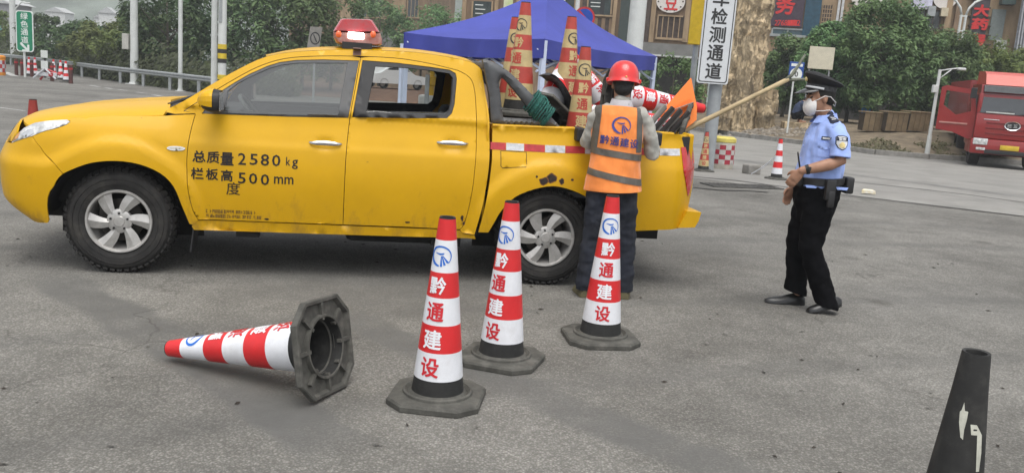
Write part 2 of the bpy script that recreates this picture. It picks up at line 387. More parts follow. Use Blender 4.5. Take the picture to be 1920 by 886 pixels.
def sheet(name, poly, mat, lift, step=2.0, kind='structure', jag=0):
    """ground sheet following the fall of the ground"""
    V, F = panel_data(poly, lambda x, y, o: (x, y, gz(y)+lift+o), step=step, skirt=0)
    o = mesh_ob(name, V, F, mat, None, True); o['kind'] = kind; return o
xs = [-400,-200,-120,-80,-60,-50,-40,-30,-20,-12,-8,-4,0,4,8,12,20,30,40,50,60,80,120,200,400]
ys = [-30,-10,0,2,4,6,8,10,11,12,13,14,15,16,17,18,19,20,25,30,35,40,50,60,80,120,200,400,800]
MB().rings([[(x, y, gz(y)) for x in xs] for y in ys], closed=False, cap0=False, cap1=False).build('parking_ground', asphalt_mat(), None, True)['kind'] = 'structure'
# ================================================================ pickup truck
TA = Vector((-2.733, 6.054, 0)); TYAW = 0.184
def TW(s, t, z):
    return TA + Vector((math.cos(TYAW), math.sin(TYAW), 0))*s + Vector((-math.sin(TYAW), math.cos(TYAW), 0))*t + Vector((0, 0, z))
def sst(a, b, x):
    x = min(1, max(0, (x-a)/(b-a))); return x*x*(3-2*x)
def tab(T_, x):
    if x <= T_[0][0]: return T_[0][1]
    for (a, va), (b, vb) in zip(T_, T_[1:]):
        if x <= b: return va+(vb-va)*(x-a)/(b-a)
    return T_[-1][1]
WBASE = 3.05
NOSE = [(.30,.20),(.36,.30),(.41,.40),(.48,.475),(.60,.49),(.78,.49),(.90,.43),(1.02,.35),(1.11,.24),(1.2,.12)]
def noseA(z): return (tab(NOSE, z-.02)+tab(NOSE, z)+tab(NOSE, z+.02))/3
DENTS = ((1.39, .985), (2.30, 1.035))
def tside(s, z):
    t = .022-.022*math.sin(PI*min(1, max(0, (z-.5)/.5))) + .16*max(0, .5-z) + .06*sst(.93, 1.19, z) if z < 1.19 else .06
    if z > 1.14: t += .40*max(0, z-1.16)*sst(1.12, 1.24, z)
    for c in (0, WBASE):
        d = math.hypot(s-c, z-.37)
        if z < 1.0: t -= .028*(1-sst(.545, .60, d))
    if s < .6 and z > .98: t += .9*(z-.98)**1.7*(1-sst(.2, .6, s))
    if s > 3.98: t += 3.0*(s-3.98)**2
    # pressed character lines on the doors
    if .3 < s < 4.1:
        t += .006*sst(.545, .525, z) if False else .007*(1-sst(.525, .545, z))*sst(.4, .36, .4)
        t += .004*sst(.955, .968, z)
    for sc, zc in DENTS:
        dx, dz = (s-sc)/.058, (z-zc)/.04
        if abs(dx) < 2.5 and abs(dz) < 2.5: t += .016*math.exp(-(dx*dx)**2-(dz*dz)**1.5)
    return t
def S(a, z, off=0.0):
    if a >= -.40: return (a, tside(a, z)-off, z)
    A = noseA(z); L = -.40-a; th = min(L/(A+.75), 1)*PI/2; n = 2/3.0; t0 = tside(-.40, z)
    s = -.40-A*math.sin(th)**n; t = t0+(.9-t0)*(1-max(0, math.cos(th))**n)
    return (s-math.sin(th)*off, t-math.cos(th)*off, z)
def S2(a, z, off=0.0):
    s, t, zz = S(a, z, off); return (s, 1.8-t, zz)

def paint_mat():
    m = M('yellow_paint', (.60,.335,.004), rough=.42, var=.05, vscale=2.2, coat=.12, spec=.3, bump=.015, bscale=3)
    nt_ = m.node_tree; b = nt_.nodes['Principled BSDF']; L = nt_.links.new
    base = b.inputs['Base Color'].links[0].from_socket
    geo = nt_.nodes.new('ShaderNodeTexCoord'); sep = nt_.nodes.new('ShaderNodeSeparateXYZ'); L(geo.outputs['Object'], sep.inputs[0])
    n = nt_.nodes.new('ShaderNodeTexNoise'); n.inputs['Scale'].default_value = 7; n.inputs['Detail'].default_value = 10; n.inputs['Roughness'].default_value = .75
    mp = nt_.nodes.new('ShaderNodeMapping'); mp.inputs['Scale'].default_value = (1, 1, .45); L(geo.outputs['Object'], mp.inputs[0]); L(mp.outputs[0], n.inputs['Vector'])
    mr = nt_.nodes.new('ShaderNodeMapRange'); mr.inputs['From Min'].default_value = .30; mr.inputs['From Max'].default_value = .95; mr.inputs['To Min'].default_value = .22; mr.inputs['To Max'].default_value = -.06
    L(sep.outputs['Z'], mr.inputs['Value'])
    ad = nt_.nodes.new('ShaderNodeMath'); ad.operation = 'ADD'; L(n.outputs['Fac'], ad.inputs[0]); L(mr.outputs[0], ad.inputs[1])
    r = nt_.nodes.new('ShaderNodeValToRGB'); r.color_ramp.elements[0].position = .66; r.color_ramp.elements[1].position = .95; r.color_ramp.elements[0].color = (0,0,0,1); r.color_ramp.elements[1].color = (.8,.8,.8,1)
    L(ad.outputs[0], r.inputs[0])
    mx = nt_.nodes.new('ShaderNodeMix'); mx.data_type = 'RGBA'; L(r.outputs[0], mx.inputs['Factor']); L(base, mx.inputs['A']); mx.inputs['B'].default_value = (.17,.10,.035,1)
    # fine scuffs and rust freckles
    n3 = nt_.nodes.new('ShaderNodeTexNoise'); n3.inputs['Scale'].default_value = 38; n3.inputs['Detail'].default_value = 3; L(geo.outputs['Object'], n3.inputs['Vector'])
    r3 = nt_.nodes.new('ShaderNodeValToRGB'); r3.color_ramp.elements[0].position = .74; r3.color_ramp.elements[1].position = .79; r3.color_ramp.elements[0].color = (0,0,0,1); r3.color_ramp.elements[1].color = (.55,.55,.55,1)
    L(n3.outputs['Fac'], r3.inputs[0])
    mx2 = nt_.nodes.new('ShaderNodeMix'); mx2.data_type = 'RGBA'; L(r3.outputs[0], mx2.inputs['Factor']); L(mx.outputs['Result'], mx2.inputs['A']); mx2.inputs['B'].default_value = (.10,.045,.02,1)
    L(mx2.outputs['Result'], b.inputs['Base Color'])
    return m
def glass_mat(name, tint, milky, dcol=(.5,.52,.5), refl=1.0):
    m = bpy.data.materials.new(name); m.use_nodes = True; n_ = m.node_tree; n_.nodes.clear(); L = n_.links.new
    tr = n_.nodes.new('ShaderNodeBsdfTransparent'); tr.inputs[0].default_value = (*tint, 1)
    df = n_.nodes.new('ShaderNodeBsdfDiffuse'); df.inputs[0].default_value = (*dcol, 1)
    gl = n_.nodes.new('ShaderNodeBsdfGlossy'); gl.inputs['Roughness'].default_value = .03
    fr = n_.nodes.new('ShaderNodeFresnel'); fr.inputs[0].default_value = 1.5
    m1 = n_.nodes.new('ShaderNodeMixShader'); m1.inputs[0].default_value = milky; L(tr.outputs[0], m1.inputs[1]); L(df.outputs[0], m1.inputs[2])  # even grey diffuse share gives the pane a milky look
    mu = n_.nodes.new('ShaderNodeMath'); mu.operation = 'MULTIPLY'; mu.inputs[1].default_value = refl; L(fr.outputs[0], mu.inputs[0])
    m2 = n_.nodes.new('ShaderNodeMixShader'); L(mu.outputs[0], m2.inputs[0]); L(m1.outputs[0], m2.inputs[1]); L(gl.outputs[0], m2.inputs[2])
    o = n_.nodes.new('ShaderNodeOutputMaterial'); L(m2.outputs[0], o.inputs[0]); return m

YEL = paint_mat()
BLK = M('black_plastic', (.022,.022,.023), rough=.55, var=.2, vscale=14, bump=.05, bscale=120)
DARK = M('underbody_black', (.012,.012,.012), rough=.8, var=.3)
GREYP = M('grey_plastic', (.085,.088,.092), rough=.55, var=.15, vscale=9, bump=.04, bscale=150, dirt=(.16,.14,.11), damt=.35)
CHROME = M('chrome', (.72,.72,.72), rough=.18, metal=1, var=.08)
ALLOY = M('wheel_alloy', (.46,.45,.43), rough=.42, metal=.45, var=.12, vscale=18, dirt=(.18,.155,.13), dscale=14, damt=.4)
RUB = M('tyre_rubber', (.020,.019,.018), rough=.8, var=.3, vscale=9, bump=.1, bscale=90, dirt=(.075,.068,.058), dscale=5, damt=.6)
INT = M('interior_fabric', (.055,.055,.058), rough=.9, var=.2)
INTL = M('interior_light_plastic', (.13,.135,.13), rough=.6, var=.1)
GLF = glass_mat('tinted_side_glass', (.52,.55,.54), .14, (.36,.38,.38), 1.8)
GLC = glass_mat('clear_glass', (.86,.89,.88), .03)
REDL = M('red_lens', (.50,.012,.010), rough=.12, var=.1, coat=.8)
TRUCK = thing('pickup_truck', 'yellow crew-cab pickup truck with a loaded cargo bed and black lettering on its door', 'pickup truck', TA, (0, 0, TYAW))

FD = cr([(.499,1.142),(.482,1.065),(.465,.946),(.458,.792),(.473,.609),(.502,.476),(.537,.411)], 3)
DB = [(.537,.411),(.999,.41),(1.535,.412)]; DB2 = [(1.535,.412),(1.986,.414),(2.389,.41)]
BS = cr([(1.535,.412),(1.538,.886),(1.556,1.181),(1.586,1.392),(1.616,1.61)], 3)
GUT = cr([(.421,1.159),(.613,1.303),(.75,1.399),(.89,1.487),(1.033,1.549),(1.179,1.582),(1.403,1.606),(1.616,1.618)], 3)
GUT2 = cr([(1.616,1.618),(1.861,1.624),(2.095,1.606),(2.324,1.568)], 3)
RD = cr([(2.389,.41),(2.424,.474),(2.458,.699),(2.47,.896),(2.474,1.049),(2.467,1.278),(2.453,1.43),(2.428,1.506),(2.38,1.545),(2.324,1.568)], 3)
ARF = cr([(.475,.377),(.425,.511),(.375,.642),(.288,.731),(.15,.786),(-.004,.8),(-.157,.778),(-.276,.728),(-.334,.696)], 3)
BSEAM = [(-.334,.696),(-.404,.784),(-.463,.868),(-.548,.935)]
RR = cr([(.300,1.140),(.315,1.170),(.415,1.228),(.608,1.362),(.781,1.477),(.957,1.571),(1.177,1.622),(1.476,1.655),(1.859,1.676),(2.093,1.674),(2.331,1.652),(2.45,1.628),(2.505,1.585)], 3)
CABR = cr([(2.53,1.45),(2.55,1.321),(2.571,1.13),(2.575,.94),(2.562,.744),(2.536,.566),(2.5,.379)], 3)
DLOF = [(.545,1.150),(.613,1.258),(.677,1.318),(.752,1.374),(.849,1.439),(.969,1.503),(1.052,1.535),(1.166,1.558),(1.35,1.575),(1.603,1.585),(1.543,1.181),(1.126,1.164)]
GLSF = [(.695,1.172),(.705,1.312),(.77,1.370),(.857,1.425),(.981,1.490),(1.071,1.522),(1.181,1.541),(1.526,1.565),(1.473,1.196)]
DLOR = [(1.632,1.590),(1.881,1.589),(2.119,1.577),(2.265,1.566),(2.308,1.545),(2.318,1.505),(2.304,1.325),(2.286,1.259),(2.251,1.222),(1.95,1.204),(1.574,1.188)]
GLSR = [(1.721,1.556),(1.94,1.56),(2.12,1.554),(2.262,1.543),(2.292,1.512),(2.285,1.343),(2.27,1.274),(2.232,1.244),(1.949,1.235),(1.668,1.222)]
BEDT = [(2.590,1.192),(2.9,1.198),(3.28,1.205),(3.8,1.21),(4.13,1.207)]
BEDS = BEDT + [(4.215,1.13),(4.245,1.003),(4.227,.798),(4.195,.633),(4.158,.486),(4.08,.48),(3.72,.452),(3.555,.445)] + cr([(3.555,.445),(3.49,.50),(3.437,.60),(3.346,.69),(3.21,.75),(3.06,.776),(2.91,.744),(2.774,.678),(2.683,.572),(2.633,.467),(2.60,.40)], 3)[1:] + [(2.525,.40),(2.555,.566),(2.580,.744),(2.593,.94)]
HEADL = [(-.83,.873),(-.789,.923),(-.695,.981),(-.559,1.023),(-.418,1.044),(-.33,1.056),(-.308,1.044),(-.326,1.025),(-.404,.989),(-.548,.935)]
ends = lambda z: -.40-(noseA(z)+.75)
BUMP = BSEAM + [(-.83,.873)] + [(-1.05,.868),(-1.3,.868),(ends(.868)+.005,.868)] + [(ends(z)+.005, z) for z in (.80,.72,.64,.56,.48,.42,.38)] + [(-1.2,.36),(-.9,.345),(-.6,.340),(-.455,.345)] + cr([(-.432,.369),(-.417,.528),(-.38,.642),(-.334,.696)], 3)[:-1]
GRIL = [(-.86,.88),(-1.05,.876),(-1.3,.876),(ends(.876)+.005,.876),(ends(.95)+.005,.95),(ends(1.02)+.005,1.02),(-1.2,1.022),(-.95,1.015),(-.80,.935)]
FEND = FD + [(.50,.372)] + ARF + BSEAM[1:] + [(-.404,.989),(-.326,1.025),(-.308,1.044),(-.314,1.064),(-.071,1.096),(.281,1.117),(.36,1.128)]
CABF = RR + CABR + [(2.405,.385)] + RD + GUT2[::-1][1:] + GUT[::-1][1:] + [(.499,1.146),(.36,1.132)]
for side, SS in ((0, S), (1, S2)):
    sub = dict(step=.035 if side == 0 else .09, gap=.0022)
    panel('front_bumper', BUMP, SS, YEL, TRUCK, step=sub['step'], gap=.002)
    gq = panel('front_fascia', GRIL, lambda a, z, o: SS(a, z, o-.002), YEL, TRUCK, step=.05)
    panel('grille', [(ends(.895)+.005,.895),(-1.25,.895),(-1.20,.95),(-1.25,1.0),(ends(1.0)+.005,1.0)], lambda a, z, o: SS(a, z, o+.006), BLK, gq, step=.05)
    panel('fender', FEND, SS, YEL, TRUCK, **sub)
    d1 = panel('front_door', FD + DB[1:] + BS[1:] + GUT[::-1][1:], SS, YEL, TRUCK, holes=[DLOF], step=.024 if side == 0 else .08, gap=.0022)
    d2 = panel('rear_door', BS[::-1] + DB2[1:] + RD[1:] + GUT2[::-1][1:-1], SS, YEL, TRUCK, holes=[DLOR], step=.024 if side == 0 else .08, gap=.0022)
    panel('cab_frame', CABF, SS, YEL, TRUCK, step=.035 if side == 0 else .08, gap=.0022, skirt=.02)
    panel('window_trim', DLOF, lambda a, z, o: SS(a, z, o-.004), GREYP, d1, holes=[GLSF], step=.05)
    panel('window_trim', DLOR, lambda a, z, o: SS(a, z, o-.004), BLK, d2, holes=[GLSR], step=.05)
    panel('window_pane', shrink(GLSF, -.008), lambda a, z, o: (a, (lambda q: q if side == 0 else 1.8-q)(.080+.40*(z-1.175)), z), GLF if side == 0 else GLC, d1, smooth=False, step=.3, skirt=0)
    if side == 0: panel('window_pane', [(1.66,1.225),(2.24,1.246),(2.255,1.262),(1.665,1.238)], lambda a, z, o: SS(a, z, o-.016), GLC, d2, step=.08, skirt=.003)
    else: panel('window_pane', shrink(GLSR, -.008), lambda a, z, o: (a, 1.8-(.080+.40*(z-1.175)), z), GLC, d2, smooth=False, step=.3, skirt=0)
    hl = panel('headlight', HEADL, lambda a, z, o: SS(a, z, o+.003), M('lamp_lens', (.62,.63,.62), rough=.1, var=.35, vscale=13, coat=1), TRUCK, step=.03, skirt=.012)
    panel('reflector', [(-.70,.94),(-.62,.975),(-.55,.985),(-.53,.955),(-.60,.925)], lambda a, z, o: SS(a, z, o+.006), CHROME, hl, step=.02, skirt=.003)
    panel('turn_signal', [(-.81,.885),(-.77,.935),(-.735,.955),(-.73,.915)], lambda a, z, o: SS(a, z, o+.006), M('amber_lens', (.6,.28,.08), rough=.15, coat=.8), hl, step=.02, skirt=.003)
    panel('bed_side', BEDS, SS, YEL, TRUCK, step=.035 if side == 0 else .09, gap=.001, skirt=.02)
    panel('sill', [(.515,.405),(2.385,.404),(2.44,.376),(2.50,.372),(2.51,.345),(1.9,.338),(1.2,.333),(.505,.335),(.49,.36)], lambda a, z, o: SS(a, z, o-.006), YEL, TRUCK, step=.05, skirt=.05)
    panel('tail_light', [(4.066,1.110),(4.14,1.112),(4.195,1.108),(4.228,1.05),(4.236,.98),(4.225,.881),(4.203,.801),(4.178,.738),(4.165,.738),(4.135,.81),(4.088,.934)], lambda a, z, o: SS(a, z, o+.006), REDL, TRUCK, step=.015, skirt=.012)
    for dlo, gls in ((DLOF, GLSF), (DLOR, GLSR)): panel('inner_frame', shrink(dlo, -.045), lambda a, z, o: SS(a, z, o-.034), INT, d1 if dlo is DLOF else d2, holes=[shrink(gls, .004)], step=.08, skirt=.02)
    # handles with keyhole
    for dd, (s0, s1, zz) in zip((d1, d2), ((1.281, 1.503, .992), (2.188, 2.411, 1.043))):
        m_ = MB(); P = []; R = []
        for i in range(13):
            u = i/12; s = s0+(s1-s0)*u; tt = SS(s, zz)[1]; o = .034*math.sin(PI*u)**.45 if 0 < u < 1 else -.002
            sg = -1 if side == 0 else 1
            P.append((s, (tside(s, zz) if side == 0 else 1.8-tside(s, zz))*1.0 + sg*o, zz+.004*math.sin(PI*u))); R.append((.006+.011*math.sin(PI*min(.92, max(.08, u)))**.5, .007))
        m_.tube(P, R, 10); h_ = m_.build('handle', CHROME, dd, smooth=40)
    # side repeater
    rp = crc([(.326,.902),(.345,.917),(.40,.921),(.44,.914),(.445,.904),(.42,.893),(.36,.890)], 3)
    ri = panel('side_indicator', rp, lambda a, z, o: SS(a, z, o+.006), CHROME, TRUCK, step=.02, skirt=.01)
    panel('lens', shrink(rp, .007), lambda a, z, o: SS(a, z, o+.009), M('clear_lens', (.55,.52,.42), rough=.1, coat=1), ri, step=.015, skirt=.003)
    sg = -1 if side == 0 else 1; y0 = 0 if side == 0 else 1.8
    # mirror
    mr = MB().bbox((.655, y0-sg*.02+sg*.03, 1.20), (.09, .16, .045), .015).build('side_mirror', BLK, TRUCK, smooth=40)
    cy = y0+sg*.115
    def shell(k, sx):
        R = []
        for i in range(9):
            u = i/8; x = .552+.145*u; rr = math.sqrt(max(0.02, 1-(1-min(1, u*1.25))**2.2)) if u < .8 else 1-(u-.8)*.25
            R.append([(x*1.0, cy+.115*rr*k*math.copysign(abs(math.cos(a))**.7, math.cos(a)), 1.252+.078*rr*k*math.copysign(abs(math.sin(a))**.7, math.sin(a))) for a in [2*PI*j/20 for j in range(20)]])
        return R
    MB().rings(shell(1, 0)).build('mirror_housing', BLK, mr, smooth=50)
    capR = [[p for p in r] for r in shell(1.05, 0)[:7]]
    capV = [[(x-.006, y, z) for x, y, z in r] for r in capR]
    mbc = MB(); n20 = 20
    for i in range(len(capV)-1):
        for j in range(n20):
            k = (j+1) % n20
            if (capV[i][j][2]+capV[i+1][k][2])/2 > 1.215: mbc.add([capV[i][j], capV[i][k], capV[i+1][k], capV[i+1][j]], [(0,1,2,3)])
    mbc.build('mirror_cap', YEL, mr, smooth=True)
    MB().bbox((.700, cy, 1.252), (.004, .19, .125), .002).build('mirror_glass', CHROME, mr)
    # mud flap, arch liner
    MB().bbox((.495, y0-sg*.14, .30), (.012, .22, .26), .004, rot=Euler((0, .12, 0)).to_matrix()).build('mud_flap', BLK, TRUCK)
    MB().bbox((3.56, y0-sg*.14, .34), (.012, .22, .28), .004).build('mud_flap', BLK, TRUCK)
    for c in (0, WBASE):
        lm = MB(); R = []
        for k in range(13):
            a = .06+ (PI-.12)*k/12; R.append([(c+.475*math.cos(a), y0-sg*(.028), .37+.445*math.sin(a)), (c+.475*math.cos(a), y0-sg*.50, .37+.445*math.sin(a))])
        lm.rings(R, closed=False, cap0=False, cap1=False)
        lm.add([(c-.5, y0-sg*.50, .2), (c+.5, y0-sg*.50, .2), (c+.5, y0-sg*.50, .9), (c-.5, y0-sg*.50, .9)], [(0,1,2,3)])
        lm.build('wheel_arch_liner', DARK, TRUCK, smooth=40)
# hood
def sfront(t):
    u = abs(.9-t)/(.9-.045); return -.40-noseA(1.04)*max(0, 1-min(1, u)**3)**(1/3)
def hoodz(s, t, o=0):
    q = max(0, s-sfront(t)); u = abs(t-.9)/.80
    z = 1.03+.17*(q/.95)**.55 - (.05+.025*(s+.314)/.6)*min(1.1, u)**4
    # two raised ribs
    z += .006*math.exp(-((abs(t-.9)-.36)/.05)**2)*sst(.05, .3, q)
    return (s, t, z+o)
ne = [(-.314,1.064),(-.19,1.082),(-.071,1.096),(.10,1.108),(.281,1.117)]
nearE = [(s, tside(s, z)+.006) for s, z in ne]
frontE = []
for k in range(1, 24):
    t = .9-math.cos(PI*k/24)*.82; frontE.append((sfront(t)+.004, t))
hp = nearE[::-1] + [p for p in frontE if p[1] > nearE[0][1]+.005 and p[1] < 1.8-nearE[0][1]-.005] + [(s, 1.8-t) for s, t in nearE] + [(.30,1.55),(.24,1.2),(.225,.9),(.24,.6),(.30,.25)]
panel('hood', hp, hoodz, YEL, TRUCK, step=.05, skirt=.02)
# cowl strip and wipers
cw = MB()
for k in range(13):
    pass
cw.rings([[(x, t, z) for x, z in ((.225+.075*abs((t-.9)/.65)**2, 1.168-.03*abs((t-.9)/.65)**3), (.36+.06*abs((t-.9)/.7)**2, 1.165-.02*abs((t-.9)/.65)**3), (.36, 1.10), (.22, 1.10))] for t in [.25+1.3*k/12 for k in range(13)]])
cw.build('cowl', BLK, TRUCK)
wp = MB(); wp.tube([(.27,.35,1.185),(.33,.6,1.215),(.37,.95,1.235)], .008, 6).tube([(.27,.95,1.19),(.33,1.2,1.215),(.36,1.5,1.215)], .008, 6)
wp.build('wiper', BLK, TRUCK)
# windscreen
ws = []; wsR = [(.30,1.140),(.415,1.228),(.608,1.362),(.781,1.477),(.957,1.571)]
for s, z in wsR:
    tE = S(s, z)[1]+.012; row = []
    for k in range(15):
        u = -1+2*k/14; row.append((s+.012-.03*(1-u*u), .9+u*(.9-tE), z-.012))
    ws.append(row)
MB().rings(ws, closed=False, cap0=False, cap1=False).build('windscreen', GLC, TRUCK, smooth=True)
# roof
rows = []
rr_pts = [p for p in RR if p[0] >= .957]
for s, z in rr_pts:
    tE = S(s, z)[1]; row = []
    for k in range(21):
        u = -1+2*k/20; row.append((s-(.05*(1-u*u) if s < 1.0 else (.03*(1-u*u) if s < 1.2 else 0)), .9+u*(.9-tE), z+.030*(1-abs(u)**3.0)*min(1, .35+(s-.95)*2)*(1 if s < 2.45 else .6)))
    rows.append(row)
MB().rings(rows, closed=False, cap0=False, cap1=False).build('roof', YEL, TRUCK, smooth=True)
# back of the cab with its window
def backm(t, z, o): return (2.53 + .02*(1.6-z) + (.03 if z < 1.2 else 0)*0 + o, t, z)
tE = S(2.505, 1.585)[1]
panel('cab_back', [(.06,.42),(1.74,.42),(1.74,1.18),(1.8-tE,1.585),(1.3,1.60),(.5,1.60),(tE,1.585),(.06,1.18)], lambda t, z, o: (2.565-.06*sst(1.2,1.6,z)+o, t, z), YEL, TRUCK, holes=[[(.35,1.24),(1.45,1.24),(1.38,1.53),(.42,1.53)]], step=.08)
MB().add([(2.55,.34,1.23),(2.55,1.46,1.23),(2.505,1.39,1.54),(2.505,.41,1.54)], [(0,1,2,3)]).build('rear_window', GLC, TRUCK)
# roof seam strap under the beacon
# inner cabin
MB().box((1.5,.9,.40), (2.1,1.62,.06)).build('cabin_floor', DARK, TRUCK)
MB().box((-.10,.9,.74), (.95,1.22,.55)).box((.45,.9,.74), (.04,1.62,.66)).build('engine_bay_light_block', DARK, TRUCK)  # unseen black filler and bulkhead, added to block light leaking through the nose
db = MB(); db.bbox((.56,.9,1.06), (.34,1.52,.20), .05); db.bbox((.66,.9,.92), (.2,1.5,.2), .04); db.build('dashboard', INT, TRUCK, smooth=40)
sw = MB(); c0 = Vector((.86,.50,1.12)); ax = Vector((.8,0,.6)).normalized(); q = ax.to_track_quat('Z','Y').to_matrix()
sw.tube([c0+q@Vector((.185*math.cos(a), .185*math.sin(a), 0)) for a in [2*PI*i/28 for i in range(29)]], .016, 8)
sw.bbox(c0-ax*.03, (.13,.12,.07), .02, rot=q); sw.cyl(c0, c0-ax*.3, .03)
for a in (0, PI, -PI/2): sw.cyl(c0, c0+q@Vector((.18*math.cos(a),.18*math.sin(a),0)), .016, .012, 8)
sw.build('steering_wheel', INTL, TRUCK, smooth=40)
for (sx, ty, nm) in ((1.22,.48,'front_seat'),(1.22,1.32,'front_seat'),(2.06,.52,'rear_seat'),(2.06,1.28,'rear_seat')):
    st = MB().bbox((sx, ty, .66), (.52,.50,.16), .06).build(nm, INT, TRUCK, smooth=40)
    MB().bbox((sx+.27, ty, .96), (.13,.48,.62), .06, rot=Euler((0,.2,0)).to_matrix()).build('seat_back', INT, st, smooth=40)
    if nm == 'front_seat': MB().sph((sx+.37, ty, 1.37), (.055,.13,.095), 14, 10).cyl((sx+.36,ty,1.2),(sx+.37,ty,1.33),.012).build('headrest', INT, st, smooth=True)
MB().box((1.8,.9,1.60), (1.4,1.28,.012)).build('headliner', M('headliner', (.30,.30,.29), rough=.9), TRUCK)
for y in (.16, 1.64): MB().box((1.5, y, .80), (1.96,.03,.72)).build('door_lining', INT, TRUCK)
MB().bbox((.98,.50,1.53), (.18,.36,.02), .008, rot=Euler((0,-.45,0)).to_matrix()).build('sun_visor', INTL, TRUCK)
MB().bbox((.86,.9,1.50), (.03,.22,.06), .012).build('interior_mirror', BLK, TRUCK)
# chassis
ch = MB()
for y in (.42, 1.38): ch.box((1.7, y, .40), (4.7,.09,.13))
for s in (-.45, .7, 1.6, 2.5, 3.6): ch.box((s,.9,.40), (.10,1.0,.10))
ch.cyl((0,.25,.37),(0,1.55,.37),.05).cyl((3.05,.25,.37),(3.05,1.55,.37),.055).sph((3.05,.9,.36),.14)
ch.cyl((.3,1.0,.36),(3.0,.9,.36),.04); ch.bbox((2.35,1.15,.34),(.7,.2,.16),.05); ch.bbox((1.95,.45,.33),(.8,.35,.18),.05)
ch.box((.86,.16,.31),(.16,.10,.06)).box((2.3,.18,.31),(.22,.12,.09)); ch.build('chassis', DARK, TRUCK)
# cargo bed
MB().box((3.38,.9,.70), (1.52,1.58,.04)).build('bed_floor', GREYP, TRUCK)
for y, sg in ((.125, 1), (1.675, -1)): MB().box((3.38, y, .95), (1.52,.02,.48)).build('bed_inner_wall', BLK, TRUCK)
for y, sg in ((0, 1), (1.8, -1)):
    mbr = MB(); R = []
    for s, z in cr(BEDT, 4)[:-2]:
        tt = tside(s, z); R.append([(s, y+sg*(tt+.001), z-.004), (s, y+sg*(tt+.006), z+.006), (s, y+sg*(tt+.06), z+.009), (s, y+sg*.145, z+.004), (s, y+sg*.145, z-.03)])
    mbr.rings(R, closed=False, cap0=False, cap1=False).build('bed_rail', YEL, TRUCK, smooth=35)
MB().box((2.615,.9,.94), (.03,1.6,.50)).build('bed_headboard', YEL, TRUCK)
tg = MB().bbox((4.165,.9,.90), (.05,1.50,.62), .015).build('tailgate', YEL, TRUCK)
MB().bbox((4.196,.9,1.02), (.02,.22,.06), .008).build('handle', BLK, tg)
rb = MB().prism([(4.09,.49),(4.225,.50),(4.25,.55),(4.265,.62),(4.15,.625)], lambda x, y, z: Vector((x, .035+z, y)), 1.73).build('rear_bumper', YEL, TRUCK)
# tape
TPZ = lambda s: 1.0175+ .03*max(0, (s-3.0)/1.06)**1.2
zt = [2.578,2.696,2.832,2.99,3.145,3.297,3.445,3.59,3.74,3.885,4.055]
TR_ = M('tape_red', (.42,.025,.03), rough=.4, var=.2, vscale=25); TWm = M('tape_white', (.55,.56,.58), rough=.4, var=.2, vscale=25)
for i in range(len(zt)-1):
    a, b = zt[i]+.0015, zt[i+1]-.0015
    panel('reflective_tape', [(a,TPZ(a)),(b,TPZ(b)),(b,TPZ(b)+.052),(a,TPZ(a)+.052)], lambda u, v, o: S(u, v, o+.0022), TR_ if i % 2 == 0 else TWm, TRUCK, step=.05, skirt=.0015)
def ribbon(name, P, w_, mat, off=.0016, parent=TRUCK, closed=False):
    P = resample(P, .03) if closed else P; n = len(P); A = []; B = []
    for i in range(n):
        a = Vector(P[i-1]) if (closed or i) else Vector(P[0]); b = Vector(P[(i+1) % n]) if (closed or i < n-1) else Vector(P[-1])
        d = (b-a).normalized(); q = Vector((-d.y, d.x))*w_/2; A.append(S(P[i][0]+q.x, P[i][1]+q.y, off)); B.append(S(P[i][0]-q.x, P[i][1]-q.y, off))
    R = [[a, b] for a, b in zip(A, B)]
    if closed: R.append(R[0])
    return MB().rings(R, closed=False, cap0=False, cap1=False).build(name, mat, parent)
fp = [(2.657,1.010),(2.849,1.010),(2.852,.92),(2.845,.905),(2.675,.888),(2.661,.90)]
panel('fuel_flap', shrink(fp, .002), lambda a, z, o: S(a, z, o+.003), YEL, TRUCK, step=.03, skirt=.004)
ribbon('flap_gap', fp, .005, DARK, .0018, closed=True)
# rail clamps, badge hole and scraped arch
for s in (3.25, 3.84): MB().bbox((s,.075,1.165), (.075,.15,.10), .012).build('rail_clamp', BLK, TRUCK)
rnd = random.Random(4)
RUSTB = M('bare_rust', (.03,.02,.015), rough=.8, var=.5, vscale=30); RUSTE = M('rust_edge', (.20,.085,.03), rough=.85, var=.5, vscale=40)
for (s, z, r, el) in ((3.045,.835,.034,1.3),(2.985,.812,.030,1.1),(3.12,.815,.024,.8),(2.40,.50,.022,.5),(2.415,.46,.018,.5),(2.0,.45,.007,3.2),(1.0,.432,.007,2.4),(3.2,.83,.010,1),(2.93,.84,.009,1)):
    pl = [(s+r*el*(1+.25*rnd.uniform(-1,1))*math.cos(a), z+r*(1+.3*rnd.uniform(-1,1))*math.sin(a)) for a in [2*PI*k/11 for k in range(11)]]
    pr_ = panel('paint_chip', crc(pl, 2), lambda a, b, o: S(a, b, o+.0012), RUSTE, TRUCK, step=.02, skirt=0)
    panel('bare_metal', shrink(crc(pl, 2), r*.22), lambda a, b, o: S(a, b, o+.002), RUSTB, pr_, step=.02, skirt=0)
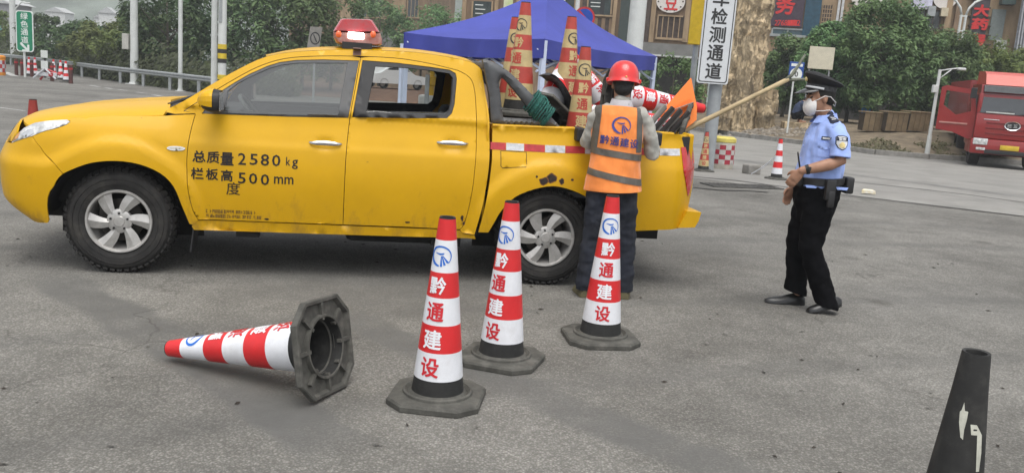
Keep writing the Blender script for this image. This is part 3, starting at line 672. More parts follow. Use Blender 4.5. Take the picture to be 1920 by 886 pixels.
# lettering
INKT = M('stencil_black', (.018,.014,.012), rough=.7, var=.3, vscale=60)
lt = MB()
for c, a, b, z0, z1 in (('总',.496,.581,.819,.897),('质',.591,.673,.817,.897),('量',.683,.769,.808,.895),('2',.799,.853,.815,.897),('5',.878,.933,.818,.896),('8',.952,1.01,.816,.898),('0',1.029,1.087,.816,.898),('k',1.125,1.155,.826,.886),('g',1.166,1.208,.803,.87),('栏',.487,.569,.699,.779),('板',.587,.667,.699,.778),('高',.687,.764,.695,.774),('5',.802,.854,.683,.761),('0',.875,.932,.683,.761),('0',.955,1.013,.679,.758),('mm',1.046,1.18,.693,.746)):
    text_into(lt, c, (a, b, z0, z1), lambda u, v: S(u, v, .0018), bold=.022 if ord(c[0]) > 255 else .012, slices=2)
text_into(lt, '度', (.723,.817,.599,.689), lambda u, v: S(u, v, .0024), bold=.004, slices=2)
lt.build('door_lettering', INKT, TRUCK)
sm = MB()
for row, (z0, z1, a, b) in enumerate(((.462,.488,.585,.925),(.428,.453,.585,.95))):
    s = a
    while s < b:
        wd = rnd.uniform(.010,.016)
        for k in range(3):
            zz = z0+(z1-z0)*(k+.5)/3
            if rnd.random() < .75: sm.add([S(s,zz-.0022,.0018),S(s+wd*rnd.uniform(.5,1),zz-.0022,.0018),S(s+wd*rnd.uniform(.6,1),zz+.0022,.0018),S(s,zz+.0022,.0018)], [(0,1,2,3)])
        for k in range(2):
            x = s+wd*rnd.choice((0,.45,.85))
            sm.add([S(x,z0,.0019),S(x+.0025,z0,.0019),S(x+.0025,z1,.0019),S(x,z1,.0019)], [(0,1,2,3)])
        s += wd+rnd.choice((.004,.004,.004,.012))
sm.build('stencil_marks', M('faded_ink', (.12,.07,.03), rough=.8, var=.4, vscale=50), TRUCK)
# wheels
def wheel(parent, s, near=True):
    y0 = .032 if near else 1.8-.032; sg = 1 if near else -1
    wq = bpy.data.objects.new('wheel', None); COL.objects.link(wq); wq.parent = parent; wq.location = (s, y0, .37); wq.rotation_euler = (0, .35*s, 0 if near else PI)
    wq.empty_display_size = .1
    prof = [(.215,.055),(.222,.022),(.245,.010),(.285,.000),(.325,.008),(.348,.030),(.366,.052),(.370,.10),(.370,.17),(.366,.21),(.345,.24),(.30,.26),(.24,.25),(.215,.22)]
    ty = MB().lathe([(r, z) for r, z in prof], 56, axis=(0,1,0))
    for k in range(46):
        a = 2*PI*k/46
        for (rr_, zz, ln) in ((.3600,.040,.05),(.3600,.222,.05)):
            R = Matrix.Rotation(a, 3, 'Y') @ Matrix.Rotation((.5 if zz < .1 else -.5), 3, 'X')
            ty.box(Matrix.Rotation(a, 3, 'Y') @ Vector((0, zz, rr_)), (.030,ln,.014), rot=R)
        for zz in (.10,.155): ty.box(Matrix.Rotation(a+.03*(zz > .12), 3, 'Y') @ Vector((0, zz, .3685)), (.036,.035,.008), rot=Matrix.Rotation(a, 3, 'Y'))
    for rr_, zz in ((.262,.006),(.30,.0005)):
        ty.lathe([(rr_-.004, zz+.003),(rr_, zz-.0035),(rr_+.004, zz+.003)], 56, axis=(0,1,0))
    to = ty.build('tyre', RUB, wq, smooth=32)
    rm = MB().lathe([(.2215,.05),(.2235,.016),(.219,.008),(.208,.009),(.201,.018),(.199,.05),(.19,.12),(.185,.20)], 56, axis=(0,1,0))
    ri_ = rm.build('rim', ALLOY, wq, smooth=40)
    for k in range(6):
        a = 2*PI*k/6+.25
        # swirling faceted spoke: ridge line and two falling flanks
        def pt(r, da, y): return (r*math.cos(a+da), y, r*math.sin(a+da))
        V = []
        for i in range(7):
            u = i/6; r = .068+(.204-.068)*u; tw = -.26*u
            hw0 = (.34-.02*u) if u < .3 else .30-.02*u
            V += [pt(r, tw-(.40-.13*u), .034-.004*u), pt(r, tw-.10*(1-u)-.02, .020-.004*u), pt(r, tw+(.34-.08*u), .030+.004*u)]
        F = []
        for i in range(6):
            b = i*3; F += [(b,b+1,b+4,b+3),(b+1,b+2,b+5,b+4)]
        MB().add(V, F).build('spoke', ALLOY, wq, smooth=25)
    hb = MB().lathe([(.086,.06),(.084,.030),(.076,.024),(.040,.022),(.034,.016),(.0,.015)], 40, axis=(0,1,0)).build('hub', ALLOY, wq, smooth=40)
    for k in range(5):
        a = 2*PI*k/5+PI/2; MB().lathe([(.0125,.03),(.0125,.0225)], 14, c=(.058*math.cos(a),0,.058*math.sin(a)), axis=(0,1,0)).lathe([(.008,.026),(.0075,.012),(.0,.011)], 6, c=(.058*math.cos(a),0,.058*math.sin(a)), axis=(0,1,0)).build('lug_nut', DARK, hb)
    MB().lathe([(.15,.10),(.15,.09),(.0,.09)], 32, axis=(0,1,0)).box((-.11,.08,.07),(.05,.05,.11)).build('brake_disc', M('brake_iron', (.05,.045,.04), rough=.5, metal=.7, var=.4), wq)
    MB().lathe([(.205,.23),(.205,.20),(0,.20)], 32, axis=(0,1,0)).build('wheel_back', DARK, wq)
for s in (0, WBASE):
    for nr in (True, False): wheel(TRUCK, s, nr)
# roll bar
RB = cr([(2.492,1.659),(2.534,1.658),(2.607,1.631),(2.69,1.586),(2.767,1.525),(2.88,1.427),(2.973,1.334),(3.046,1.266),(3.112,1.205)], 3) + [(2.585,1.205),(2.56,1.40)]
RBH = crc([(2.622,1.50),(2.64,1.535),(2.655,1.535),(2.696,1.501),(2.801,1.394),(2.854,1.334),(2.915,1.268),(2.905,1.251),(2.80,1.248),(2.69,1.248),(2.670,1.262),(2.655,1.33),(2.637,1.43)], 2)
for y0, sg in ((.13, 1), (1.67, -1)):
    def rbm(s, z, o):
        # rounded section: edges fall back
        return (s, y0-sg*o, z)
    def dome(s, z, o):
        d = min(min(math.hypot(s-p[0], z-p[1]) for p in RBs), min(math.hypot(s-p[0], z-p[1]) for p in RBHs))
        return (s, y0-sg*(o+.030*math.sqrt(min(1, d/.035))), z)
    RBs, RBHs = resample(RB, .015), resample(RBH, .015)
    V, F = panel_data(RB, dome, holes=[RBH], step=.022, skirt=.075)
    mesh_ob('roll_bar', V, F, GREYP, TRUCK, 40)
MB().bbox((2.54,.9,1.615), (.09,1.5,.06), .02).build('roll_bar_top', GREYP, TRUCK, smooth=40)
# beacon bar
LBP = [(1.411,1.783),(1.46,1.874),(1.688,1.889),(1.752,1.799),(1.769,1.752),(1.766,1.712),(1.442,1.699),(1.415,1.739)]
RLENS = M('beacon_red', (.50,.035,.045), rough=.22, var=.3, vscale=16, coat=1, col2=(.36,.08,.09)); CLENS = M('beacon_smoke', (.40,.24,.21), rough=.25, var=.3, vscale=14, coat=.8, col2=(.30,.08,.06))
up = [(1.411,1.783),(1.425,1.812),(1.46,1.874),(1.48,1.880),(1.668,1.890),(1.69,1.885),(1.735,1.825),(1.752,1.799)]; lo = [(1.752,1.797),(1.769,1.752),(1.768,1.715),(1.745,1.708),(1.46,1.699),(1.436,1.703),(1.415,1.739),(1.411,1.781)]
def bevelled(poly, y0, y1, b):
    cx = sum(p[0] for p in poly)/len(poly); cz = sum(p[1] for p in poly)/len(poly)
    def ring(y, k): return [(cx+(x-cx)*k, y, cz+(z-cz)*k) for x, z in poly]
    return [ring(y0, .86), ring(y0+b*.35, .95), ring(y0+b, 1), ring(y1-b, 1), ring(y1-b*.35, .95), ring(y1, .86)]
LB = MB().rings(bevelled(up, .33, 1.47, .05)).build('light_bar', RLENS, TRUCK, smooth=30); LB['label'] = 'red warning light bar across the roof with a lit white end lamp'
MB().rings(bevelled(lo, .325, 1.475, .04)).build('lower_housing', CLENS, LB, smooth=30)
MB().bbox((1.577,.322,1.763), (.115,.02,.048), .008).build('end_lamp', M('lit_lamp', (1,.99,.94), emit=6.0, var=0), LB)
for s, z in ((1.452,1.765),(1.70,1.782)): MB().sph((s,.327,z), (.022,.012,.026), 10, 8).build('amber_lamp', M('amber_glow', (.85,.14,.03), rough=.2, var=.1, coat=1), LB, smooth=True)
for y in (.36, 1.44): MB().box((1.587, y, 1.690), (.215,.12,.05)).build('mount', BLK, LB)
MB().add([S(1.56,1.655,.004),S(1.618,1.66,.004),S(1.618,1.625,.004),S(1.56,1.622,.004)], [(0,1,2,3)]).bbox((1.589,.29,1.672),(.06,.16,.008),.002).build('strap', M('strap_metal', (.22,.13,.10), rough=.5, metal=.4), LB)
# licence plate and far details
MB().bbox((-.905,.9,.60), (.02,.44,.14), .004).build('number_plate', M('plate_blank', (.05,.12,.45), rough=.4), TRUCK)
# ================================================================ traffic cones
RUBBER = M('cone_rubber', (.022,.022,.021), rough=.75, var=.25, vscale=12, bump=.05, bscale=70, dirt=(.07,.065,.058), dscale=6, damt=.6)
RUBBASE = M('cone_base_rubber', (.080,.078,.068), rough=.85, var=.25, vscale=14, bump=.08, bscale=60, dirt=(.15,.14,.125), dscale=7, damt=.55)
def sheet_mat(name, c, var=.06, dirt=None, damt=.4):
    return M(name, c, rough=.38, var=var, vscale=9, bump=.12, bscale=190, dirt=dirt, dscale=5, damt=damt)
CW = sheet_mat('cone_white_film', (.70,.71,.74), dirt=(.42,.40,.37), damt=.4); CRD = sheet_mat('cone_red_film', (.60,.022,.025), dirt=(.35,.03,.03), damt=.3)
CT = sheet_mat('cone_faded_film', (.52,.41,.20), .15, (.30,.24,.13), .6); CRF = sheet_mat('cone_faded_red', (.42,.055,.040), .15, (.30,.08,.05), .5)
INKR = M('cone_print_red', (.55,.02,.03), rough=.4, var=.05); INKW = M('cone_print_white', (.75,.75,.78), rough=.4, var=.05); INKB = M('cone_print_blue', (.012,.13,.52), rough=.4, var=.05)
INKRF = M('faded_print_red', (.45,.06,.04), rough=.5); INKWF = M('faded_print_pale', (.55,.42,.20), rough=.5); INKK = M('faded_print_black', (.05,.05,.045), rough=.5)
def cone_r(z): return .037+(.9-z)/.8*.083
def make_cone(label, dirty=False, letters=True, sleeve=True, group='traffic cones', tilt=.0, base_rot=0.0, drop=1.0):
    root = thing('traffic_cone', label, 'traffic cone', (0,0,0), 0, group)
    n = 40
    MB().lathe([(cone_r(.86)*.8,.60),(.0375*.78,.9),(.0375,.902),(.0385,.895),(cone_r(.79)-.001,.79),(cone_r(.128)-.001,.128),(cone_r(.02),.045),(.150,.040),(.152,.030)], n).lathe([(.134,.003),(.10,.25),(.030,.88)], n).build('cone_body', RUBBER, root, smooth=35)
    # base: chamfered square with a raised ring and ribs
    h, c = .222, .088
    oct_ = [(h-c,-h),(h,-h+c),(h,h-c),(h-c,h),(-h+c,h),(-h,h-c),(-h,-h+c),(-h+c,-h)]
    rot = Matrix.Rotation(base_rot, 2)
    def ring(k, z): return [(*(rot @ Vector((x*k, y*k))), z) for x, y in oct_]
    mb = MB()
    circ = lambda r, z: [(*(rot @ Vector((r*math.cos(a), r*math.sin(a)))), z) for a in [-PI/2+.33+2*PI*k/8 for k in range(8)]]
    mb.lathe([(.134,.004),(.137,.0),(.146,.0),(.150,.022)], n)
    mb.rings([circ(.158,.0215), ring(.88,.0215), ring(.92,.001), ring(.98,.0), ring(1.0,.004), ring(1.0,.026), ring(.965,.036), ring(.80,.040)], cap0=False, cap1=False); mb.lathe([(.146,.0212),(.162,.0212)], n)
    mb.lathe([(.1715,.034),(.168,.052),(.158,.056),(.150,.048),(.142,.042),(.120,.060)], n)
    mb.rings([ring(.80,.040), ring(.55,.042)], cap0=False, cap1=False)
    for k in range(8):
        a = 2*PI*k/8; mb.box((*(rot @ Vector((.165*math.cos(a), .165*math.sin(a)))), .013), (.085,.016,.022), rz=a+base_rot)
    mb.build('base', RUBBASE, root, smooth=28)
    if not sleeve: return root
    cuts = [(.895,.797,0),(.797,.645,1),(.645,.525,0),(.525,.394,1),(.394,.262,0),(.262,.128,1)]
    sl = MB()
    for z0, z1, k in cuts:
        sl.mi = k; sl.lathe([(cone_r(z0-(z0-z1)*q/4)+.0022, z0-(z0-z1)*q/4) for q in range(5)], n)
    ms = [CRF, CT] if dirty else [CRD, CW]
    so = sl.build('reflective_sleeve', ms, root, smooth=True)
    seam = MB(); a = .9
    seam.tube([((cone_r(z)+.003)*math.cos(a), (cone_r(z)+.003)*math.sin(a), z) for z in [.13+.76*k/12 for k in range(13)]], .002, 5); seam.build('sleeve_seam', INKWF if dirty else INKW, so)
    if letters:
        def mp(u, v, e=.0035): r = cone_r(v)+e; a_ = -PI/2+u/r; return Vector((r*math.cos(a_), r*math.sin(a_), v))
        em = MB(); emblem_into(em, (0,.722), .056, mp, 10); em.build('emblem', INKK if dirty else INKB, so)
        for ch, z, hh, wd, ink in (('黔',.584,.080,.082,1),('通',.459,.086,.088,0),('建',.327,.090,.092,1),('设',.194,.090,.092,0)):
            t = MB(); text_into(t, ch, (-wd/2, wd/2, z-hh/2, z+hh/2), mp, bold=.024, slices=9)
            t.build('character', (INKWF if ink else INKRF) if dirty else (INKW if ink else INKR), so)
    return root
GS = 'red and white lettered traffic cones'
def ang_to_cam(p): return math.atan2(-p.x, p.y)   # turn that faces a cone's print to the viewer
def place_cone(proto, p, turn, label, group=GS, rot=None):
    c = copy_tree(proto); c.location = p; c['label'] = label; c['group'] = group
    c.rotation_euler = rot if rot is not None else (0, 0, turn)
    return c
cone_a = make_cone('tall red and white cone standing nearest, left of the other two upright cones', base_rot=.25, group=GS)
pA = Vector((-.308,4.133,0)); cone_a.location = pA; cone_a.rotation_euler = (0, 0, ang_to_cam(pA)-.42)
pB = Vector((-.013,4.794,0)); place_cone(cone_a, pB, ang_to_cam(pB)-.55, 'middle of the three upright red and white cones, in front of the rear wheel')
pC = Vector((.589,5.338,0)); place_cone(cone_a, pC, ang_to_cam(pC)+.02, 'rightmost upright red and white cone, in front of the worker in the orange vest')
# fallen cone
tip = Vector((-1.720,4.40,.040)); foot = Vector((-.76,4.06,0))
dh = Vector((tip.x-foot.x, tip.y-foot.y, 0)).normalized()
tiltang = math.asin((.207-.040)/.90); axis = dh*math.cos(tiltang) - Vector((0,0,1))*math.sin(tiltang)
q = axis.to_track_quat('Z','Y').to_matrix()
best = None
# lay the print towards the upper side, facing away from the viewer's lower edge
zl = q.inverted() @ Vector((0.0,-.30,.95)); spin = math.atan2(zl.y, zl.x)+PI/2+.10
Rm = q @ Matrix.Rotation(spin, 3, 'Z')
fc = copy_tree(cone_a); fc['label'] = 'red and white cone lying on its side with its hollow rubber base facing right'
fc.rotation_euler = Rm.to_euler(); fc.location = (0,0,0)
low = 1e9
for ch in fc.children:
    for v in ch.data.vertices:
        low = min(low, (Rm @ v.co).z)
fc.scale = (1.05,1.05,1.05); fc.location = tip - axis*.945; fc.location.z = -low*1.05+.001
# bare black cone in the corner
d0 = ray(1831,660); k0 = (.9-CAMH)/d0.z; pk = Vector((0,0,CAMH))+d0*k0
bk = make_cone('bare black rubber cone with peeled white film scraps, nearest the camera', sleeve=False, group=None); bk.location = (pk.x, pk.y, 0)
if 'group' in bk: del bk['group']
bk.rotation_euler = (0, 0, ang_to_cam(pk))
SCRAP = M('peeled_film', (.50,.50,.43), rough=.5, var=.15, vscale=30)
def mpk(u, v, o=.0015): r = cone_r(v)+o; a_ = -PI/2+u/r; return Vector((r*math.cos(a_), r*math.sin(a_), v))
def _inv(px, py):
    # nearest point on the cone seen at a photo position
    d = ray(px, py); bestp = None
    for i in range(-60, 61):
        for j in range(0, 90):
            u, z = i/60*.075, .35+j/90*.53
            a_ = u/cone_r(z)
            if abs(a_) > 1.45: continue
            P = Matrix.Rotation(bk.rotation_euler.z, 3, 'Z') @ mpk(u, z) + bk.location; e = (P-Vector((0,0,CAMH))).normalized().dot(d)
            if bestp is None or e > bestp[0]: bestp = (e, u, z)
    return bestp[1], bestp[2]
for k, pl in enumerate(([(1807,755),(1803,768),(1799,772),(1799,790),(1801,820),(1805,823),(1808,805),(1813,785),(1815,770),(1809,768)],
           [(1820,797),(1832,795),(1841,815),(1841,850),(1836,884),(1830,884),(1831,850),(1832,817),(1821,815)])):
    panel('film_scrap', [_inv(x, y) for x, y in pl], mpk, SCRAP, bk, step=.02, skirt=0)
# faded cones standing in the truck bed, nested on others
dirty = make_cone('', dirty=True, base_rot=.4, group='faded cones stacked upright in the truck bed')
GD = 'faded cones stacked upright in the truck bed'
plain = make_cone('', dirty=True, letters=False, base_rot=.4, group=GD)
first = True
for (s, t, zb, turn, lab, nn, nm) in ((2.905,.80,1.238,-.55,'tallest faded yellowed cone in the truck bed, right behind the cab',5,'the tallest faded cone'),(2.912,1.25,1.142,.25,'faded cone half hidden behind the tallest cone near the cab',4,'the half hidden faded cone'),
                         (3.335,.98,1.168,.62,'faded cone in the middle of the truck bed with a turned emblem',4,'the middle faded cone'),(3.345,.47,.918,.12,'shorter faded cone in the bed left of the worker in the red helmet',2,'the shorter faded cone')):
    p = TW(s, t, zb)
    if first: dirty.location = p; dirty.rotation_euler = (0,0,ang_to_cam(p)+turn); dirty['label'] = lab; first = False
    else: place_cone(dirty, p, ang_to_cam(p)+turn, lab, GD)
    for k in range(nn):
        zz = zb-.098*(k+1)
        if zz < .72: break
        c = copy_tree(plain); c.location = TW(s, t, zz); c.rotation_euler = (0,0,.3*k+turn)
        c['label'] = ('first','second','third','fourth','fifth')[k]+' cone down in the stack under '+nm; c['group'] = 'cones nested under others in the bed'
for o in [plain]+list(plain.children_recursive): bpy.data.objects.remove(o)
# fresh cones lying across the bed
def lay(tip_s, base_s, label, spinv):
    a, b = TW(*tip_s), TW(*base_s); ax = (a-b).normalized(); q_ = ax.to_track_quat('Z','Y').to_matrix()
    z_ = q_.inverted() @ Vector(spinv); R = q_ @ Matrix.Rotation(math.atan2(z_.y, z_.x)+PI/2, 3, 'Z')
    c = copy_tree(cone_a); c.rotation_euler = R.to_euler(); c.location = a-ax*.9; c['label'] = label; c['group'] = 'red and white cones lying in the truck bed'; return c
lay((4.62,1.10,1.385), (3.74,.98,1.46), 'red and white cone lying across the tailgate with its red tip pointing right', (0,-.9,.3))
lay((3.42,1.35,1.80), (3.98,1.25,1.10), 'red and white cone slanting down behind the worker in the bed', (.3,-.8,.5))
lay((3.44,1.30,1.83), (3.16,.80,1.33), 'red and white cone tipped over in the bed, its black base facing the cab', (0,.9,.3))
lay((3.45,.90,1.33), (4.05,.62,1.22), 'red and white cone lying low in the bed beside the worker', (0,-.9,.5))
# ================================================================ loose things in and on the truck bed
ROPE = M('green_rope', (.03,.16,.125), rough=.9, var=.3, vscale=70, bump=.4, bscale=260, col2=(.012,.05,.045))
ro = MB(); c0 = Vector((2.872,.135,1.400)); c1 = Vector((3.012,.135,1.262)); bd_ = (c1-c0).normalized(); bn = Vector((bd_.z,0,-bd_.x)); by = Vector((0,1,0)); P = []
rr_ = random.Random(3); NT = 13
for i in range(NT*16+1):
    u = i/(NT*16); a = 2*PI*i/16; k = 1+.06*math.sin(7*u*PI)+.03*rr_.random(); wv = .5*math.sin(u*9)*.02
    P.append(c0+(c1-c0)*u + bd_*(.018*math.sin(a+1.0)+wv) + bn*(.080+.006*math.sin(3*a))*k*math.cos(a) + by*.062*k*math.sin(a))
ro.tube(P, .0075, 6)
P = [c0+(c1-c0)*u + bn*.088*math.cos(a) + by*.070*math.sin(a) for u, a in [(.2+.6*k/20, 2.6+2.2*k/20) for k in range(21)]]; ro.tube(P, .0075, 6)
rp_ = thing('rope', 'coil of green rope wound tightly round the grey roll bar', 'rope', TA, (0,0,TYAW)); ro.build('coil', ROPE, rp_, True)
SIGNO = M('orange_sign_board', (.95,.25,.05), rough=.55, var=.08, vscale=4)
sg_ = thing('folding_sign', 'bright orange triangular sign board propped at the rear of the truck bed', 'sign', TA, (0,0,TYAW))
V3 = [(4.285,1.640),(4.325,1.50),(4.352,1.414),(4.357,1.305),(4.235,1.20),(4.08,1.17),(4.02,1.315)]
MB().prism(V3, lambda x, y, z: Vector((x,.56+z+.10*(y-1.2),y)), .012).build('board', SIGNO, sg_)
MB().prism([(4.02,1.33),(4.12,1.22),(4.20,1.215),(4.30,1.46),(4.27,1.47)], lambda x, y, z: Vector((x,.535+z+.10*(y-1.2),y)), .010).build('folded_leaf', M('orange_leaf', (.90,.19,.03), rough=.55), sg_)
GST = M('sign_strut_grey', (.20,.18,.16), rough=.5, var=.2)
st_ = MB(); st_.tube([(4.06,.525,1.345),(4.30,.54,1.445)], [(.004,.013)]*2, 6); st_.build('strut', GST, sg_)
st_ = MB(); st_.tube([(4.06,.518,1.205),(4.20,.52,1.30),(4.295,.53,1.44)], .007, 6); st_.build('strut', BLK, sg_)
for k in range(4):
    bx = thing('sign_stand', ('grey-edged folded sign stand leaning outermost behind the worker','dark folded sign stand, second from the worker, leaning at the bed rear','dark folded sign stand, third from the worker, leaning at the bed rear','dark folded sign stand leaning against the orange sign')[k], 'sign stand', TA, (0,0,TYAW), 'folded sign stands in the bed')
    R = Euler((.10,.62,.0)).to_matrix(); c = Vector((3.925+.062*k,.44-.015*k,1.275-.012*k))
    MB().bbox(c, (.030,.045,.34), .005, rot=R).build('leg', M('stand_edge_grey', (.24,.23,.21), rough=.6) if k == 0 else M('stand_black', (.035,.032,.03), rough=.6, var=.3), bx)
    MB().bbox(c+R@Vector((.022,.002,.01)), (.012,.035,.30), .003, rot=R).build('hinge_strip', GST, bx)
WOOD = M('stripped_wood', (.42,.33,.19), rough=.75, var=.18, vscale=8, stretch=(1,1,1), bump=.2, bscale=40); BARK = M('grey_bark', (.16,.17,.13), rough=.9, var=.3, vscale=20)
pf = thing('forked_pole', 'long peeled wooden pole with a forked tip sticking out of the truck bed', 'pole', TA, (0,0,TYAW))
MB().tube([(3.60,.75,.86),(4.20,.62,1.165),(4.258,.60,1.205),(4.6,.60,1.393),(4.9,.60,1.560),(5.132,.60,1.688)], [.022,.022,.022,.020,.019,.020], 10).build('shaft', WOOD, pf, True)
MB().tube([(5.10,.60,1.67),(5.16,.60,1.725),(5.21,.60,1.81),(5.255,.60,1.90)], [.018,.016,.013,.009], 8).tube([(5.11,.60,1.675),(5.20,.60,1.690),(5.30,.60,1.698),(5.38,.61,1.715)], [.018,.013,.011,.008], 8).build('fork', BARK, pf, True)
bl = thing('rubber_mat', 'dark rubber sheet folded up between the cones in the truck bed', 'rubber sheet', TA, (0,0,TYAW))
R = []
for k in range(13):
    u = k/12; s = 3.12+.12*math.sin(u*1.5)+.17*u; z = 1.58-.42*u**1.2+.03*math.sin(u*5)
    R.append([(s-.02, .62, z), (s, .60+.02*math.sin(u*7), z+.012), (s+.012,.80,z+.02), (s, .98, z+.005), (s-.03,1.0,z-.01), (s-.02,.8,z)])
MB().rings(R).build('sheet', BLK, bl, 40)
cr_ = thing('plastic_crate', 'low black plastic crate standing on the truck bed floor', 'crate', TA, (0,0,TYAW))
MB().bbox((3.74,1.05,.90), (.50,.60,.34), .02).build('box', BLK, cr_)
MB().bbox((3.74,1.05,1.085), (.54,.64,.03), .01).build('rim', BLK, cr_)
# ================================================================ people
from mathutils.bvhtree import BVHTree
def blob(name, mb, mat, parent, voxel=.01, it=6, disp=None, cut=None):
    """one continuous surface grown from overlapping closed shapes"""
    me = bpy.data.meshes.new('b'); me.from_pydata([tuple(v) for v in mb.V], [], mb.F); me.update()
    bm = bmesh.new(); bm.from_mesh(me); bmesh.ops.recalc_face_normals(bm, faces=bm.faces[:]); bm.to_mesh(me); bm.free()
    o = bpy.data.objects.new('b', me); COL.objects.link(o)
    r = o.modifiers.new('r', 'REMESH'); r.mode = 'VOXEL'; r.voxel_size = voxel
    s = o.modifiers.new('s', 'SMOOTH'); s.factor = .5; s.iterations = it
    dg = bpy.context.evaluated_depsgraph_get(); m2 = bpy.data.meshes.new_from_object(o.evaluated_get(dg))
    bpy.data.objects.remove(o)
    if disp:
        CO = [(v.co.copy(), v.normal.copy()) for v in m2.vertices]; flat = []
        for c_, n_ in CO: flat.extend(c_ + n_*disp(c_))
        m2.vertices.foreach_set('co', flat); m2.update()
    bm = bmesh.new(); bm.from_mesh(m2)
    for co, no in (cut or []):
        bmesh.ops.bisect_plane(bm, geom=bm.verts[:]+bm.edges[:]+bm.faces[:], plane_co=co, plane_no=no, clear_outer=True)
    bm.to_mesh(m2); bm.free()
    m2.polygons.foreach_set('use_smooth', [True]*len(m2.polygons)); m2.materials.clear(); m2.materials.append(mat); m2.update(); m2.name = name
    ob_ = bpy.data.objects.new(name, m2); COL.objects.link(ob_); ob_.parent = parent; return ob_
def band_from(ob, planes, off, name, mat, parent, pred=None):
    bm = bmesh.new(); bm.from_mesh(ob.data)
    for co, no in planes: bmesh.ops.bisect_plane(bm, geom=bm.verts[:]+bm.edges[:]+bm.faces[:], plane_co=co, plane_no=no, clear_outer=True)
    if pred: bmesh.ops.delete(bm, geom=[f for f in bm.faces if not pred(f.calc_center_median(), f.normal)], context='FACES')
    bm.normal_update()
    for v in bm.verts: v.co += v.normal*off
    me = bpy.data.meshes.new(name); bm.to_mesh(me); bm.free(); me.materials.clear(); me.materials.append(mat); me.update()
    o = bpy.data.objects.new(name, me); COL.objects.link(o); o.parent = parent; return o
def bvh_of(ob): return BVHTree.FromPolygons([v.co for v in ob.data.vertices], [tuple(p.vertices) for p in ob.data.polygons])
def projector(bvh, org, ux, uy, d, off):
    """maps (u,v) in metres on a plane at org to the surface behind it along d"""
    org, ux, uy, d = Vector(org), Vector(ux).normalized(), Vector(uy).normalized(), Vector(d).normalized()
    def mp(u, v, o=0):
        p = org+ux*u+uy*v; h = bvh.ray_cast(p, d)
        return (h[0] if h[0] is not None else p+d*.1) - d*(off+o)
    return mp
def limb(mb, pts, n=14): mb.tube([p[:3] for p in pts], [p[3] if len(p) == 4 else (p[3], p[4]) for p in pts], n); [mb.sph(p[:3], min(p[3:])*.98, 10, 8) for p in (pts[0], pts[-1])]
def hand(mb, wrist, fdir, palm, thumb_side, curl=.5, size=1.0):
    """palm and five bent fingers; fdir along the fingers, palm = palm normal"""
    w_, f, p = Vector(wrist), Vector(fdir).normalized(), Vector(palm); p = (p-f*p.dot(f)).normalized(); sd = f.cross(p)*thumb_side
    k = size
    mb.tube([w_, w_+f*.035*k, w_+f*.085*k], [(.020*k,.027*k),(.019*k,.038*k),(.014*k,.040*k)], 12, up=p)
    for i, (ln, o) in enumerate(((.072,.030),(.080,.010),(.075,-.010),(.058,-.029))):
        a = w_+f*.080*k+sd*o*k; P = [a-f*.01*k]; dcur = f.copy(); q = a
        for s_ in (.45,.32,.23):
            P.append(q); q = q+dcur*ln*s_*k
            dcur = (dcur*math.cos(curl)+p*math.sin(curl)).normalized()
        P.append(q); mb.tube(P, [.0088*k,.0090*k,.0085*k,.0078*k,.006*k], 8)
    a = w_+f*.025*k+sd*.024*k; P = [a, a+sd*.022*k+f*.02*k+p*.006*k, a+sd*.032*k+f*.045*k+p*.016*k, a+sd*.030*k+f*.066*k+p*.026*k]
    mb.tube(P, [.013*k,.0115*k,.0100*k,.0075*k], 8)
SKIN = M('skin', (.36,.195,.125), rough=.5, var=.10, vscale=18, spec=.4); HAIR = M('black_hair', (.012,.011,.010), rough=.6, var=.3, vscale=60, bump=.3, bscale=120)
def fold(amp, sx, sz, seed):
    def f(co): return amp*noise.noise(Vector((co.x*sx+seed, co.y*sx, co.z*sz))) + amp*.5*noise.noise(Vector((co.x*sx*2.3, co.y*sx*2.3+seed, co.z*sz*2.1)))
    return f
def head_shapes(mb, H, f, l, up=Vector((0,0,1)), k=1.0):
    """head at centre H facing f with left side l: skull, jaw, nose, ears"""
    def P(a, b, c): return H + f*a*k + l*b*k + up*c*k
    R = Matrix((f, l, up)).transposed()
    def ell(c, r):
        m = MB().sph((0,0,0), [x*k for x in r], 18, 12); mb.add([R @ v + P(*c) for v in m.V], m.F)
    ell((-.012,0,.035), (.098,.076,.092)); ell((.02,0,-.03), (.074,.064,.085)); ell((.045,0,-.075), (.045,.045,.035)); ell((.058,0,-.005),(.034,.050,.055))
    mb.tube([P(.080,0,.025), P(.098,0,-.012), P(.092,0,-.022)], [.009*k,.014*k,.013*k], 8)
    for s in (-1, 1):
        ell((-.012, s*.076, -.005), (.018,.009,.030)); ell((.083, s*.032, .022),(.010,.018,.008)); ell((.068, s*.045,-.01),(.014,.014,.014))
    ell((.082,0,-.050),(.012,.024,.008))

# ---------------------------------------------------------------- police officer
OF = thing('person', 'officer in light blue short-sleeved shirt, black cap and white mask walking beside the truck', 'person', (2.25, 6.55, 0), 0)
ya = math.radians(3); OFf = Vector((-math.cos(ya), -math.sin(ya), 0)); OFl = Vector((math.sin(ya), -math.cos(ya), 0))
def o_(f, l, z): return OFf*f + OFl*l + Vector((0, 0, z))
def olimb(mb, pts, n=14): limb(mb, [(*o_(p[0], p[1], p[2]), *p[3:]) for p in pts], n)
UPO = Vector((0,0,1))
b = MB(); HO = o_(.105, .0, 1.555)
hf = (OFf*.99 + Vector((0,0,-.10))).normalized(); hu = hf.cross(OFl)*-1
if hu.z < 0: hu = -hu
head_shapes(b, HO, hf, OFl, hu, .98)
olimb(b, [(.02,0,1.34,.06),(.045,0,1.41,.056),(.07,0,1.49,.057)])
olimb(b, [(.025,0,1.30,.11,.15),(.03,0,1.1,.11,.14),(.03,0,.9,.10,.14)])
